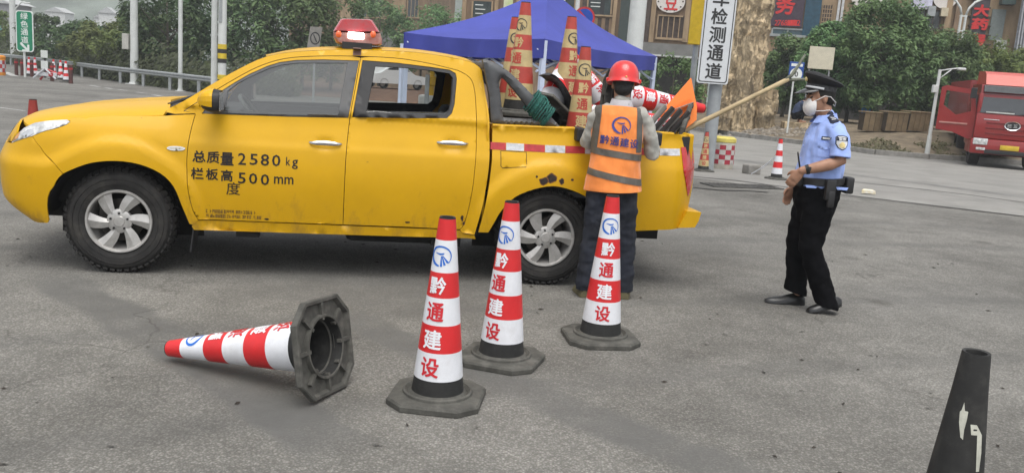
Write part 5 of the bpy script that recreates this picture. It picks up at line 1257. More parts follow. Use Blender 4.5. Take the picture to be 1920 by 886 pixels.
LF1 = leaf_mat('foliage_mid', (.185,.285,.115), (.075,.135,.055)); LF2 = leaf_mat('foliage_dark', (.10,.17,.065), (.040,.078,.034)); LF3 = leaf_mat('foliage_yellow', (.19,.235,.070), (.09,.13,.045))
TRUNK = M('tree_bark', (.10,.085,.065), rough=.95, var=.3, vscale=9, stretch=(3,3,.6), bump=.5, bscale=14)
def crown_mesh(seed, rx, ry, rz, nclump, nleaf, leaf, gaps=.0):
    r = random.Random(seed); V = []; F = []
    for c in range(nclump):
        while True:
            p = Vector((r.uniform(-1,1), r.uniform(-1,1), r.uniform(-1,1)))
            if .30 < p.length < 1: break
        p = p.normalized()*p.length**.6
        p.x *= rx; p.y *= ry; p.z *= rz; cr2 = r.uniform(.16,.34)*min(rx, rz)
        tone = r.random()
        for k in range(nleaf):
            d = Vector((r.gauss(0,1), r.gauss(0,1), r.gauss(0,.75))); d = d.normalized()*cr2*r.random()**.45
            q = p+d; n = (d.normalized()*.8+Vector((0,0,.7))+Vector((r.uniform(-.6,.6), r.uniform(-.6,.6), r.uniform(-.6,.6)))).normalized()
            t = n.orthogonal().normalized(); a = r.uniform(0,6.28); t = t*math.cos(a)+n.cross(t)*math.sin(a); bt = n.cross(t)
            l_ = leaf*r.uniform(.6,1.25); b = len(V)
            V += [q-t*l_, q+bt*l_*.42+n*l_*.12, q+t*l_, q-bt*l_*.42+n*l_*.12]; F += [(b,b+1,b+2),(b,b+2,b+3)]
    return V, F
_crowns = {}
def tree(name, label, base, h, rx, rz, mat, seed, group, trunk_h=None, nclump=64, nleaf=80, leaf=.115, trunk_r=.10, ry=None):
    root = thing(name, label, 'tree', base, 0, group); rr = random.Random(seed*7+1); ry = ry or rx*.85
    trunk_h = trunk_h or h-rz; cz = h-rz
    t = MB(); lean = Vector((rr.uniform(-.15,.15), rr.uniform(-.1,.1), 0))
    P = [Vector((0,0,-.1)), Vector((0,0,.15))+lean*.05, lean*.5+Vector((0,0,cz*.5)), lean+Vector((0,0,cz)), lean*1.2+Vector((0,0,cz+rz*.6))]
    t.tube(P, [trunk_r*1.35,trunk_r,trunk_r*.8,trunk_r*.55,trunk_r*.2], 9)
    for k in range(7):
        a = k*2.4+rr.random(); z0 = cz*(.55+.06*k); s0 = lean*(z0/max(cz,.1))+Vector((0,0,z0)); e = s0+Vector((rx*.62*math.cos(a), ry*.62*math.sin(a), rz*rr.uniform(.2,.6)))
        t.tube([s0, (s0+e)/2+Vector((0,0,-.08)), e], [trunk_r*.5,trunk_r*.32,trunk_r*.1], 6)
    t.build('trunk', TRUNK, root, True)
    V, F = crown_mesh(seed, rx, ry, rz, nclump, nleaf, leaf)
    c = mesh_ob('crown', V, F, mat, root); c.location = lean+Vector((0,0,cz)); return root
def gpt(px, py): return G(px, py)
# ---- trees behind the guard rail (left)
GL = 'trees behind the guard rail'
left = [(8,62,4.0,1.9,1.5,LF3,'low yellow-green bush-like tree beside the tall white post at far left'),(95,64,3.9,2.3,1.7,LF2,'dark tree right behind the green road sign'),(150,62,3.4,2.6,1.5,LF2,'dark tree left of the yellowish ones behind the rail'),(205,60,3.1,2.6,1.4,LF3,'yellowish-green tree behind the middle of the guard rail'),(262,58,3.9,2.4,1.7,LF3,'yellowish-green tree behind the pole with the grey box'),
        (318,54,5.6,2.3,2.4,LF2,'dark tree behind the thin pole at the rail end'),(372,52,6.4,2.4,2.8,LF2,'dark tree left of the black and yellow banded pole'),(440,50,6.6,2.5,2.9,LF2,'dark tree right of the black and yellow banded pole'),(505,50,6.5,2.4,2.9,LF1,'mid-green tree above the truck windscreen'),(568,50,6.6,2.4,2.9,LF1,'mid-green tree behind the tilted grey sign'),(622,52,6.4,2.1,2.8,LF1,'mid-green tree just left of the red beacon'),(712,69,7.4,2.5,3.0,LF1,'mid-green tree right behind the red beacon'),(790,69,7.0,2.6,2.8,LF1,'light-flecked tree left of the blue tent top'),(850,68,6.4,2.4,2.6,LF1,'tree peeking over the left slope of the blue tent')]
GRP = [(px, G(px, py).y) for px, py in ((-40,119),(-25,119),(20,122),(60,128),(105,135),(153,144),(186,150),(225,156),(268,162),(318,169),(372,177),(430,186),(520,192),(900,192))]
def railY(px):
    for (a, ya), (b, yb) in zip(GRP, GRP[1:]):
        if px <= b: return ya+(yb-ya)*(px-a)/(b-a)
    return GRP[-1][1]
for i, (px, Y, h, rx, rz, mt, lab) in enumerate(left):
    if px < 330: Y = railY(px)+6.5
    p = at(px, 100, Y); tree('tree', lab, (p.x, Y, gz(Y)-.05), h, rx, rz, mt, 20+i, GL, nclump=60, nleaf=70, leaf=.15)
# bank of undergrowth under them
um = MB(); ru = random.Random(5); V = []; F = []
for k in range(13000):
    px = ru.uniform(-20,560); Y = railY(px)+ru.uniform(1.5,5) if px < 420 else ru.uniform(42,48)
    p = at(px, 100, Y); z = gz(Y)+abs(ru.gauss(0,.75))*(1 if px < 340 else .8); c = Vector((p.x+ru.uniform(-.2,.2), Y, z))
    n = Vector((ru.uniform(-1,1), ru.uniform(-1.2,.2), ru.uniform(0,1.2))).normalized(); t_ = n.orthogonal().normalized(); b_ = n.cross(t_); l_ = ru.uniform(.09,.2); b = len(V)
    V += [c-t_*l_, c+b_*l_*.45, c+t_*l_, c-b_*l_*.45]; F += [(b,b+1,b+2),(b,b+2,b+3)]
tag(mesh_ob('undergrowth', V, F, leaf_mat('undergrowth_leaf', (.085,.105,.045), (.045,.05,.028))), 'tangled low undergrowth below the roadside trees', kind='stuff')
# ---- trees on the right verge
GR = 'trees on the right verge'
right = [(1468,41,3.6,1.2,1.5,LF1,'small tree right of the pale rock behind the speed sign'),(1545,39,4.1,1.35,1.85,LF1,'tree directly behind the officer with a cream board beside it'),(1636,37,5.5,1.55,2.5,LF1,'tallest green tree on the right verge'),(1700,37.5,4.6,1.5,2.15,LF1,'rounded tree just left of the slim white lamp post'),(1770,38,4.2,1.5,1.95,LF1,'tree right of the slim white lamp post'),(1842,39,3.9,1.5,1.8,LF3,'lighter green tree behind the open lorry door'),(1915,40,3.7,1.5,1.7,LF3,'light green tree behind the red lorry roof'),(1590,40,4.6,1.4,2.1,LF2,'darker tree between the cream board and the tallest tree')]
for i, (px, Y, h, rx, rz, mt, lab) in enumerate(right):
    p = at(px, 200, Y); tree('tree', lab, (p.x, Y, vz(p.x,Y)-.02), h, rx, rz, mt, 50+i, GR, nclump=120, nleaf=105, leaf=.10, trunk_r=.09)
p = at(1260,150,26); bsh = tree('shrub', 'small leafy shrub under the awning right of the blue tent', (p.x,26,gz(26)), 2.5, .9, 1.0, LF1, 91, None, nclump=34, nleaf=70, leaf=.07, trunk_r=.04); bsh['category'] = 'shrub'
# ================================================================ things at the road edges
WHITEP = M('white_pole_paint', (.60,.62,.60), rough=.5, var=.10, vscale=3, dirt=(.35,.34,.30), damt=.4)
GALV = M('galvanised_steel', (.36,.38,.38), rough=.45, metal=.4, var=.15, vscale=5)
def post(name, label, base, top, r0, r1, mat, cat='pole', group=None, n=14):
    root = thing(name, label, cat, base, 0, group)
    h = top-base.z
    MB().cyl((0,0,0),(0,0,h), r0, r1, n).build('shaft', mat, root, 40)
    MB().cyl((0,0,0),(0,0,.03), r0*2.2, r0*2.2, n).cyl((0,0,.03),(0,0,.10), r0*1.3, r0*1.15, n).build('base_flange', mat, root, 40)
    return root
# --- guard rail
gr = [(-25,119),(20,122),(60,128),(105,135),(153,144),(186,150),(225,156),(268,162),(318,169),(372,177),(430,186)]
GP = [G(*p) for p in gr]
rail = thing('guard_rail', 'long grey steel guard rail along the road in front of the trees', 'guard rail', GP[4])
o0 = GP[4]
for p in GP: MB().box(p-o0+Vector((0,.06,.36)), (.12,.12,.76)).build('post', GALV, rail)
prof = [(.0,.56),(-.05,.60),(-.05,.64),(0,.67),(-.05,.70),(-.05,.75),(0,.79)]
for a, b in zip(GP, GP[1:]):
    d = (b-a).normalized(); nn = Vector((d.y,-d.x,0)); nn = nn if nn.y < 0 else -nn
    MB().rings([[p-o0+nn*(-x+.02)+Vector((0,0,z)) for x, z in prof] for p in (a, b)], closed=False, cap0=False, cap1=False).build('beam', GALV, rail, 30)
# --- poles on the left
b0 = G(252,158); pl_ = post('lamp_post', 'tall white pole with a grey control box beside the guard rail', b0, 9.0, .20, .14, WHITEP, 'pole')
MB().bbox((-.36,-.12,2.05), (.30,.22,.75), .02).build('control_box', M('box_grey', (.45,.44,.40), rough=.6), pl_)
b1 = G(338,171); post('lamp_post', 'thin plain white pole at the end of the guard rail', b1, 9.0, .095, .08, WHITEP, 'pole')
p = at(401,150,30); post('lamp_post', 'slim white pole just left of the banded pole', Vector((p.x,30,gz(30))), 8.0, .10, .09, WHITEP, 'pole')
p = at(416,150,29.5); bp_ = thing('banded_pole', 'white concrete pole with black and yellow warning bands', 'pole', (p.x,29.5,gz(29.5)))
base_z = gz(29.5); zb = lambda py: at(414,py,29.5).z-base_z
MB().cyl((0,0,0),(0,0,8), .135, .12, 18).build('shaft', WHITEP, bp_, 40)
YB = M('band_yellow', (.62,.46,.03), rough=.6); KB = M('band_black', (.03,.03,.03), rough=.6)
for y0, y1, m_ in ((83,92,YB),(92,100,KB),(100,110,YB),(110,118,KB),(140,149,YB),(149,158,KB)):
    MB().cyl((0,0,zb(y1)),(0,0,zb(y0)), .140, .140, 18).build('band', m_, bp_, 40)
MB().bbox((-.02,-.10,zb(10)), (.10,.10,1.1), .02).build('cable_box', GALV, bp_)
# --- far-left white column with lamp arm and a house
p = at(25,80,70); wc = thing('lamp_post', 'thick white column at far left with a curved lamp arm', 'lamp post', (p.x,70,gz(70)))
MB().cyl((0,0,0),(0,0,9), .24, .20, 14).build('shaft', WHITEP, wc, 40)
MB().tube([(0,0,3.2),(.3,0,4.3),(.7,0,4.75),(1.0,0,4.8)], .05, 8).tube([(0,0,3.0),(0,0,4.9)], .06, 8).build('arm', WHITEP, wc, True)
MB().bbox((1.15,0,4.72), (.45,.2,.12), .04).build('lamp_head', WHITEP, wc)
# --- green road sign
gb = G(46,145); gs = thing('road_sign', 'green road sign with white characters and an arrow on a white post', 'road sign', gb)
k_ = gb.y/FPX
GRN = M('sign_green', (.006,.20,.10), rough=.4, var=.08); SWH = M('sign_white', (.70,.73,.70), rough=.5, var=.06)
cx, zc = (at(47,60,gb.y)-gb).x, (at(47,59,gb.y)-gb).z; hw, hh = 16*k_, 37*k_
def rrect(w2, h2, r, n=4):
    out = []
    for sx, sy, a0 in ((1,1,0),(-1,1,PI/2),(-1,-1,PI),(1,-1,1.5*PI)): out += [(sx*(w2-r)+r*math.cos(a0+PI/2*k/n), sy*(h2-r)+r*math.sin(a0+PI/2*k/n)) for k in range(n+1)]
    return out
MB().cyl((0,.05,0),(0,.05,zc+hh), .055, .055, 10).build('post', WHITEP, gs, 40)
pb = MB().prism(rrect(hw,hh,.14), lambda x, y, z: Vector((cx+x, -z, zc+y)), .04).build('panel', SWH, gs)
MB().prism(rrect(hw-.045,hh-.045,.12), lambda x, y, z: Vector((cx+x, -.042-z, zc+y)), .006).build('face', GRN, pb)
gh = hh*2*.77/4
for i, ch in enumerate('绿色通道'):
    tx = MB(); text_into(tx, ch, (cx-hw*.42, cx+hw*.42, zc+hh*.93-gh*(i+.92), zc+hh*.93-gh*(i+.08)), lambda u, v: Vector((u,-.052,v)), bold=.0081); tx.build('character', SWH, pb)
tx = MB()
ar = [(-.20,.17),(-.12,.17),(.10,-.06),(.10,.10),(.19,.10),(.19,-.20),(-.12,-.20),(-.12,-.11),(.03,-.11),(-.20,.10)]
az = zc-hh*.76; tx.prism(ar, lambda x, y, z: Vector((cx+x*hw/.37,-.050-z,az+y*hw/.37)), .003); tx.build('arrow', SWH, pb)
# --- cones, bollards and barrier at the toll lane island
far_cone = make_cone('', letters=False, group='far cones on the lane island')
GF = 'far cones on the lane island'
sc_ = 1.05
spots = [((114,151),'far red and white cone beside the low barrier on the lane island'),((124,155),'rightmost far red and white cone on the lane island'),((66,143),'far cone in the middle of the dark bollards'),((55,143),'far cone right beside the post of the green sign'),((101,149),'far dark-striped cone left of the red and white pair')]
for i, (q, lab) in enumerate(spots):
    if i == 0: o = far_cone; o['label'] = lab
    else: o = place_cone(far_cone, (0,0,0), 0, lab, GF)
    o.location = G(*q); o.scale = (sc_,)*3
BOL = M('bollard_maroon', (.10,.035,.03), rough=.7, var=.3)
for i, (q, lab) in enumerate((((31,141),'leftmost maroon bollard on the far lane island'),((42,142),'maroon bollard left of the green sign post'),((60,144),'maroon bollard between the far cones'),((98,152),'maroon bollard beside the low barrier'),((133,157),'rightmost maroon bollard at the island tip'))):
    r_ = thing('bollard', lab, 'bollard', G(*q), 0, 'maroon bollards on the lane island')
    MB().cyl((0,0,0),(0,0,.78), .085, .08, 12).build('post', BOL, r_, 40); MB().cyl((0,0,.60),(0,0,.68), .09, .09, 12).build('reflector', TR_, r_, 40); MB().sph((0,0,.78), (.08,.08,.03), 12, 6).build('cap', BOL, r_, True)
bq = G(86,152); ba = thing('road_barrier', 'low tangled red and white barrier on the far lane island', 'barrier', bq)
MB().tube([(-.55,0,.1),(0,-.05,.55),(.45,0,.12)], .05, 8).build('leg', TWm, ba); MB().tube([(-.3,.1,.05),(.1,.05,.5),(.6,.12,.3)], .05, 8).build('leg', TR_, ba); MB().bbox((.05,0,.30), (.9,.06,.18), .02).build('board', TWm, ba); MB().bbox((.25,-.04,.30), (.2,.05,.17), .02).build('stripe', TR_, ba)
sq = G(84,146); sb = thing('notice_board', 'small white notice board on a dark post on the lane island', 'sign', sq)
MB().cyl((0,.04,0),(0,.04,1.3), .05, .05, 8).build('post', BLK, sb); MB().bbox((0,0,1.15), (.34,.05,.36), .01).build('upper_board', SWH, sb); MB().bbox((0,0,.62), (.34,.05,.40), .01).build('lower_board', SWH, sb)
yb = G(-2,141); bb = thing('crash_barrel', 'orange crash barrel with red and white checks at the left edge', 'barrel', yb)
ORB = M('barrel_orange', (.70,.26,.02), rough=.5, var=.1)
def barrel(root, r, h, lidm, wallm, c1, c2, rows, cols):
    MB().lathe([(r*.95,0),(r,h*.1),(r,h*.82),(r*.96,h*.84)], 24, cap0=True).build('drum', wallm, root, 40)
    MB().lathe([(r*.98,h*.83),(r*1.04,h*.85),(r*1.03,h*.95),(r*.8,h),(.0,h*1.01)], 24).build('lid', lidm, root, 40)
    for a in range(rows):
        for b in range(cols):
            m_ = MB(); t0, t1 = 2*PI*b/cols, 2*PI*(b+1)/cols; z0, z1 = h*(.16+.60*a/rows), h*(.16+.60*(a+1)/rows)
            m_.rings([[(1.012*r*math.cos(t0+(t1-t0)*q/4), 1.012*r*math.sin(t0+(t1-t0)*q/4), z) for q in range(5)] for z in (z0+.003, z1-.003)], closed=False, cap0=False, cap1=False)
            m_.build('check', c1 if (a+b) % 2 else c2, root)
barrel(bb, .30, .95, ORB, ORB, TR_, TWm, 3, 12)
rc = make_cone('small dark red cone top peeking over the yellow hood', letters=False, group=None)
if 'group' in rc: del rc['group']
q_ = at(62,205,10.0); rc.location = (q_.x, 10.0, 0)
for o in rc.children:
    if o.name.startswith('reflective'): o.data = o.data.copy(); o.data.materials[0] = M('old_red', (.28,.03,.02), rough=.6); o.data.materials[1] = M('old_red', (.28,.03,.02))
# --- tilted grey sign behind the cab
p = at(590,75,30); ts = thing('road_sign', 'grey sign board with a dark round symbol, tilted, behind the truck cab', 'road sign', (p.x,30,gz(30)))
zt_ = p.z-gz(30); Rt = Matrix.Rotation(-.28, 3, 'Y')
MB().cyl((0,.05,0),(0,.05,zt_), .04, .04, 8).build('post', GALV, ts)
GRS = M('old_sign_grey', (.22,.21,.19), rough=.6, var=.15)
MB().prism([(-.20,-.34),(.20,-.34),(.30,.42),(-.10,.42)], lambda x, y, z: Vector((x-.05,-z,zt_+y)), .03).build('panel', GRS, ts)
rg = MB(); rg.rings([[Vector((.02+r*math.cos(a), -.034, zt_+.05+r*1.25*math.sin(a))) for a in [2*PI*k/24 for k in range(25)]] for r in (.13,.165)], closed=False, cap0=False, cap1=False)
rg.add([(-.05,-.034,zt_+.16),(-.02,-.034,zt_+.18),(.09,-.034,zt_-.06),(.06,-.034,zt_-.08)], [(0,1,2,3)]); rg.build('symbol', BLK, ts)
# ---------------------------------------------------------------- blue tent
C0, C1, C2 = at(1021,71,13.0), at(757,64,14.6), at(1232,105,18.0); ze = (C0.z+C1.z+C2.z)/3
for c in (C0, C1, C2): c.z = ze
C3 = C1+C2-C0; PK = (C0+C1+C2+C3)/4; PK.z = 3.10
TB = Vector((PK.x, PK.y, gz(PK.y))); tent = thing('canopy_tent', 'blue pop-up canopy tent with white folding frame behind the truck', 'tent', TB)
BLUE = M('blue_canopy_cloth', (.045,.058,.31), rough=.7, var=.12, vscale=1.2, bump=.15, bscale=5); TFR = M('tent_frame_white', (.52,.58,.72), rough=.4, var=.05)
mb = MB(); CS = [C0, C1, C3, C2]
for i in range(4):
    a, b = CS[i], CS[(i+1) % 4]; R = []
    for k in range(9):
        u = k/8; z = ze+(PK.z-ze)*(.62*u+.38*u**2.6)
        R.append([Vector((a.x+(b.x-a.x)*j/8, a.y+(b.y-a.y)*j/8, 0))*(1-u)+Vector((PK.x,PK.y,0))*u+Vector((0,0,z-.05*math.sin(PI*j/8)*(1-u)))-TB for j in range(9)])
    mb.rings(R, closed=False, cap0=False, cap1=False)
mb.build('roof_cloth', BLUE, tent, 60)
for i in range(4):
    a, b = CS[i], CS[(i+1) % 4]; mb = MB(); R = []
    nn = Vector((b.y-a.y, a.x-b.x, 0)).normalized()
    for k in range(5):
        u = k/4; R.append([a+(b-a)*(j/24)+Vector((0,0,-.27*u))+nn*(.02*u*math.sin(j*1.1)+.012*math.sin(j*2.7+u*2)-.004)-Vector((0,0,.05*math.sin(PI*j/24)))-TB for j in range(25)])
    mb.rings(R, closed=False, cap0=False, cap1=False).build('valance', BLUE, tent, True)
for c in CS:
    cc = c+(Vector((PK.x,PK.y,c.z))-c)*.02
    MB().box(Vector((cc.x,cc.y,(gz(cc.y)+ze)/2))-TB, (.07,.07,ze-gz(cc.y)-.04), rz=.5).build('leg', TFR, tent)
for i in range(4):
    a, b = CS[i], CS[(i+1) % 4]; n = 4; f = MB()
    for k in range(n):
        p0, p1 = a+(b-a)*k/n, a+(b-a)*(k+1)/n; zz = (-.14,-.46) if k % 2 == 0 else (-.46,-.14)
        inn = (Vector((PK.x,PK.y,0))-Vector(((a.x+b.x)/2,(a.y+b.y)/2,0))).normalized()*.10
        f.cyl(p0+inn+Vector((0,0,zz[0]))-TB, p1+inn+Vector((0,0,zz[1]))-TB, .018, .018, 6).cyl(p0+inn+Vector((0,0,zz[1]))-TB, p1+inn+Vector((0,0,zz[0]))-TB, .018, .018, 6)
    f.build('scissor_truss', TFR, tent)
# ---------------------------------------------------------------- vertical check-lane sign
vb = G(1326,320); vb = Vector((vb.x, vb.y, gz(vb.y))); vs = thing('lane_sign', 'tall white vertical sign with bold black characters on a grey post', 'road sign', vb)
kv = vb.y/FPX
def vp(px, py): return at(px, py, vb.y)-vb
zb_ = vp(1332,157).z; zt2 = zb_+2.35; hw = 28.5*kv; xc = vp(1332,157).x
MB().cyl((.0,.06,0),(.0,.06,zt2), .13, .12, 16).build('post', M('grey_post', (.30,.32,.33), rough=.5, var=.1), vs, 40)
VW = M('lane_sign_white', (.60,.62,.63), rough=.45, var=.04)
pn = MB().prism([(x+xc, y) for x, y in rrect(hw,1.175,.05)], lambda x, y, z: Vector((x,-.10-z,zb_+1.175+y)), .05).build('panel', VW, vs)
r1, r2 = rrect(hw-.025,1.15,.05), rrect(hw-.043,1.132,.04)
MB().rings([[Vector((x+xc,-.1525,zb_+1.175+y)) for x, y in r] for r in (r1+[r1[0]], r2+[r2[0]])], closed=False, cap0=False, cap1=False).build('border', KB, pn)
for ch, py in (('道',133),('通',99),('测',65),('检',31),('车',-3)):
    z = vp(1330,py).z; t = MB(); text_into(t, ch, (xc-.150, xc+.150, z-.145, z+.145), lambda u, v: Vector((u,-.1525,v)), bold=.022); t.build('character', KB, pn)
ys_ = at(1302,40,vb.y+.9); ysn = thing('road_sign', 'narrow yellow sign edge behind the tall white vertical sign', 'road sign', (ys_.x,vb.y+.9,gz(vb.y+.9)))
z0_ = at(1300,84,vb.y+.9).z-gz(vb.y+.9)
MB().bbox((.06,0,z0_+1.1), (.30,.05,2.2), .02).build('panel', M('sign_yellow', (.62,.42,.02), rough=.5), ysn); MB().cyl((.1,.08,0),(.1,.08,z0_+2.2), .06, .06, 10).build('post', GALV, ysn)
# --- check-pattern barrel, old cone, cones with rope
qb = G(1352,316); wb_ = thing('crash_barrel', 'yellow-lidded barrel wrapped in red and white checks beside the grey post', 'barrel', qb)
barrel(wb_, .235, .66, M('lid_yellow', (.62,.52,.12), rough=.6, var=.15), M('barrel_pale', (.45,.42,.35), rough=.6), M('check_red', (.36,.03,.05), rough=.6, var=.2), M('check_pale', (.48,.45,.42), rough=.6, var=.2), 4, 12)
dc = place_cone(dirty, G(1318,321), ang_to_cam(G(1318,321)), 'faded lettered cone squeezed between the grey post and the checked barrel', None) ; dc.scale = (.85,.85,.85)
if 'group' in dc: del dc['group']
fr = copy_tree(far_cone); fr.location = G(1455,336); fr['label'] = 'striped cone tied with white tape by the road edge, left of the officer'; fr.rotation_euler = (0,0,.4); fr.scale = (.84,.84,.84)
if 'group' in fr: del fr['group']
ta, tb = G(1455,336)+Vector((-.06,0,.42)), G(1408,329)+Vector((0,0,.03))
tag(MB().tube([ta, (ta+tb)/2+Vector((0,0,-.03)), tb], [(.012,.004)]*3, 6).build('barrier_tape', TWm), 'white tape running from the striped cone down to the ground', 'tape')
ca = G(1408,326); tag(MB().bbox(ca+Vector((0,0,.09)), (.28,.26,.20), .03, rz=.3).build('concrete_block', KST), 'small concrete block on the yard edge beside the striped cone', 'block')
# ---------------------------------------------------------------- no-parking sign, white column
p = at(1079,60,21.5); np_ = thing('road_sign', 'round blue no-parking sign with red rim on a white post behind the tent', 'road sign', (p.x,21.5,gz(21.5)))
z = at(1096,33,21.5).z-gz(21.5); dx = at(1096,33,21.5).x-p.x
MB().cyl((0,.05,0),(0,.05,z+1.5), .05, .05, 10).build('post', WHITEP, np_, 40)
dk = MB().lathe([(.245,.02),(.245,0),(0,0)], 32, c=(dx,0,z), axis=(0,1,0)).build('disc', M('sign_red', (.45,.03,.03), rough=.4), np_)
MB().lathe([(.198,.0),(0,0)], 32, c=(dx,-.004,z), axis=(0,1,0)).build('blue_field', M('sign_blue', (.01,.06,.36), rough=.4), dk)
MB().box((dx,-.007,z), (.38,.004,.05), rot=Matrix.Rotation(PI/4, 3, 'Y')).build('slash', M('sign_red'), dk)
p = at(1189,95,23); col_ = thing('gantry_column', 'thick white round column rising behind the blue tent', 'column', (p.x,23,gz(23)))
MB().cyl((0,0,0),(0,0,7), .215, .20, 24).build('shaft', WHITEP, col_, 40); MB().cyl((0,0,0),(0,0,.06), .36, .36, 24).build('base_flange', WHITEP, col_)
# ---------------------------------------------------------------- through the cab windows: car, cabinet, gate
def car(root, body, L=4.4):
    prof = [(-2.2,.35),(-2.2,.70),(-1.95,.86),(-1.15,.95),(-.45,1.38),(.15,1.46),(.95,1.40),(1.65,1.02),(2.1,.95),(2.2,.62),(2.15,.33)]
    R = []
    for y, k, dz in ((-.86,.97,-.02),(-.80,1,0),(-.62,1,.0),(0,1,.02),(.62,1,0),(.80,1,0),(.86,.97,-.02)):
        R.append([(x*k, y if z < .95 else y*(1-.16*(z-.95)/.5), z if z < .5 else z+dz) for x, z in prof])
    MB().rings(R).build('body', body, root, 40)
    for s in (-1, 1):
        MB().add([(-1.0,s*.835,.97),(-.42,s*.765,1.33),(.15,s*.745,1.40),(.15,s*.825,.98)], [(0,1,2,3)]).build('window', M('dark_car_glass', (.03,.035,.04), rough=.08, coat=1), root)
        MB().add([(.2,s*.825,.98),(.2,s*.745,1.40),(.9,s*.76,1.34),(1.45,s*.82,1.0)], [(0,1,2,3)]).build('window', M('dark_car_glass'), root)
        for x in (-1.35, 1.35):
            w = MB().lathe([(.20,.0),(.31,.0),(.32,.06),(.32,.2)], 24, c=(x,s*.88 if s < 0 else .68,.32), axis=(0,1,0)).build('wheel', RUB, root, 40); MB().lathe([(.20,-.002),(.0,-.012)], 18, c=(x,s*.88 if s < 0 else .68,.32), axis=(0,1,0)).build('hubcap', ALLOY, w)
        MB().sph((-2.06,s*.62,.70), (.12,.2,.08), 10, 8).build('headlight', M('lamp_lens'), root, True)
    MB().add([(-1.22,-.70,.955),(-1.22,.70,.955),(-.47,.62,1.39),(-.47,-.62,1.39)], [(0,1,2,3)]).build('windscreen', M('dark_car_glass'), root)
    MB().bbox((-2.19,0,.62), (.04,1.0,.12), .02).build('grille', BLK, root)
CWH = M('car_white', (.68,.69,.70), rough=.3, var=.03, coat=.6)
p = G(745,168); pc = Vector((p.x, min(p.y, 46), gz(min(p.y,46)))); p2 = at(738,168,60); c_ = thing('parked_car', 'white car seen through the truck cab windows', 'car', (p2.x, 60, at(738,166,60).z), PI+.75)
car(c_, CWH)
bk_ = thing('earth_bank', 'brown planted bank below the white car, seen through the cab windows', 'bank', (p2.x,55,gz(55)))
MB().rings([[(x, y, z) for y, z in ((-9,-.1),(-8.5,.15),(1.5,at(738,166,60).z-gz(55)-.03),(8,at(738,166,60).z-gz(55)-.02),(10,-.2))] for x in (-7,-4,-1.5,0,1.5,4,7)], closed=False).build('soil', M('red_soil', (.15,.085,.055), rough=.95, var=.35, vscale=4, bump=.6, bscale=9), bk_)
p = G(806,210); gt = at(806,200,15.5); g_ = thing('barrier_gate', 'yellow and white lane gate machine seen through the rear cab window', 'gate', (gt.x,15.5,gz(15.5)))
z = lambda py: at(806,py,15.5).z-gz(15.5)
MB().bbox((0,0,z(187)/2), (.38,.35,z(170)), .03).build('cabinet', M('gate_pale', (.50,.50,.47), rough=.5), g_)
MB().bbox((.02,-.05,(z(205)+z(145))/2), (.08,.10,z(145)), .015).build('post', M('gate_yellow', (.60,.36,.02), rough=.5), g_); MB().bbox((.03,-.06,z(152)), (.16,.16,.16), .03).build('motor_head', M('gate_yellow'), g_)
gp = at(799,200,15.0); gpo = thing('steel_post', 'grey square post left of the yellow gate machine', 'post', (gp.x,15,gz(15))); MB().bbox((0,0,at(799,140,15).z/2-gz(15)/2), (.07,.07,at(799,140,15).z-gz(15)), .01).build('shaft', GALV, gpo); MB().bbox((0,0,.01), (.16,.16,.02), .004).build('foot', GALV, gpo)
gp = at(748,200,14.2); gpo = thing('steel_post', 'thin bluish post in front of the white car, seen through the cab', 'post', (gp.x,14.2,gz(14.2))); MB().cyl((0,0,0),(0,0,1.9), .025, .025, 8).build('shaft', TFR, gpo); MB().cyl((0,0,0),(0,0,.02), .08, .08, 12).build('foot', TFR, gpo)
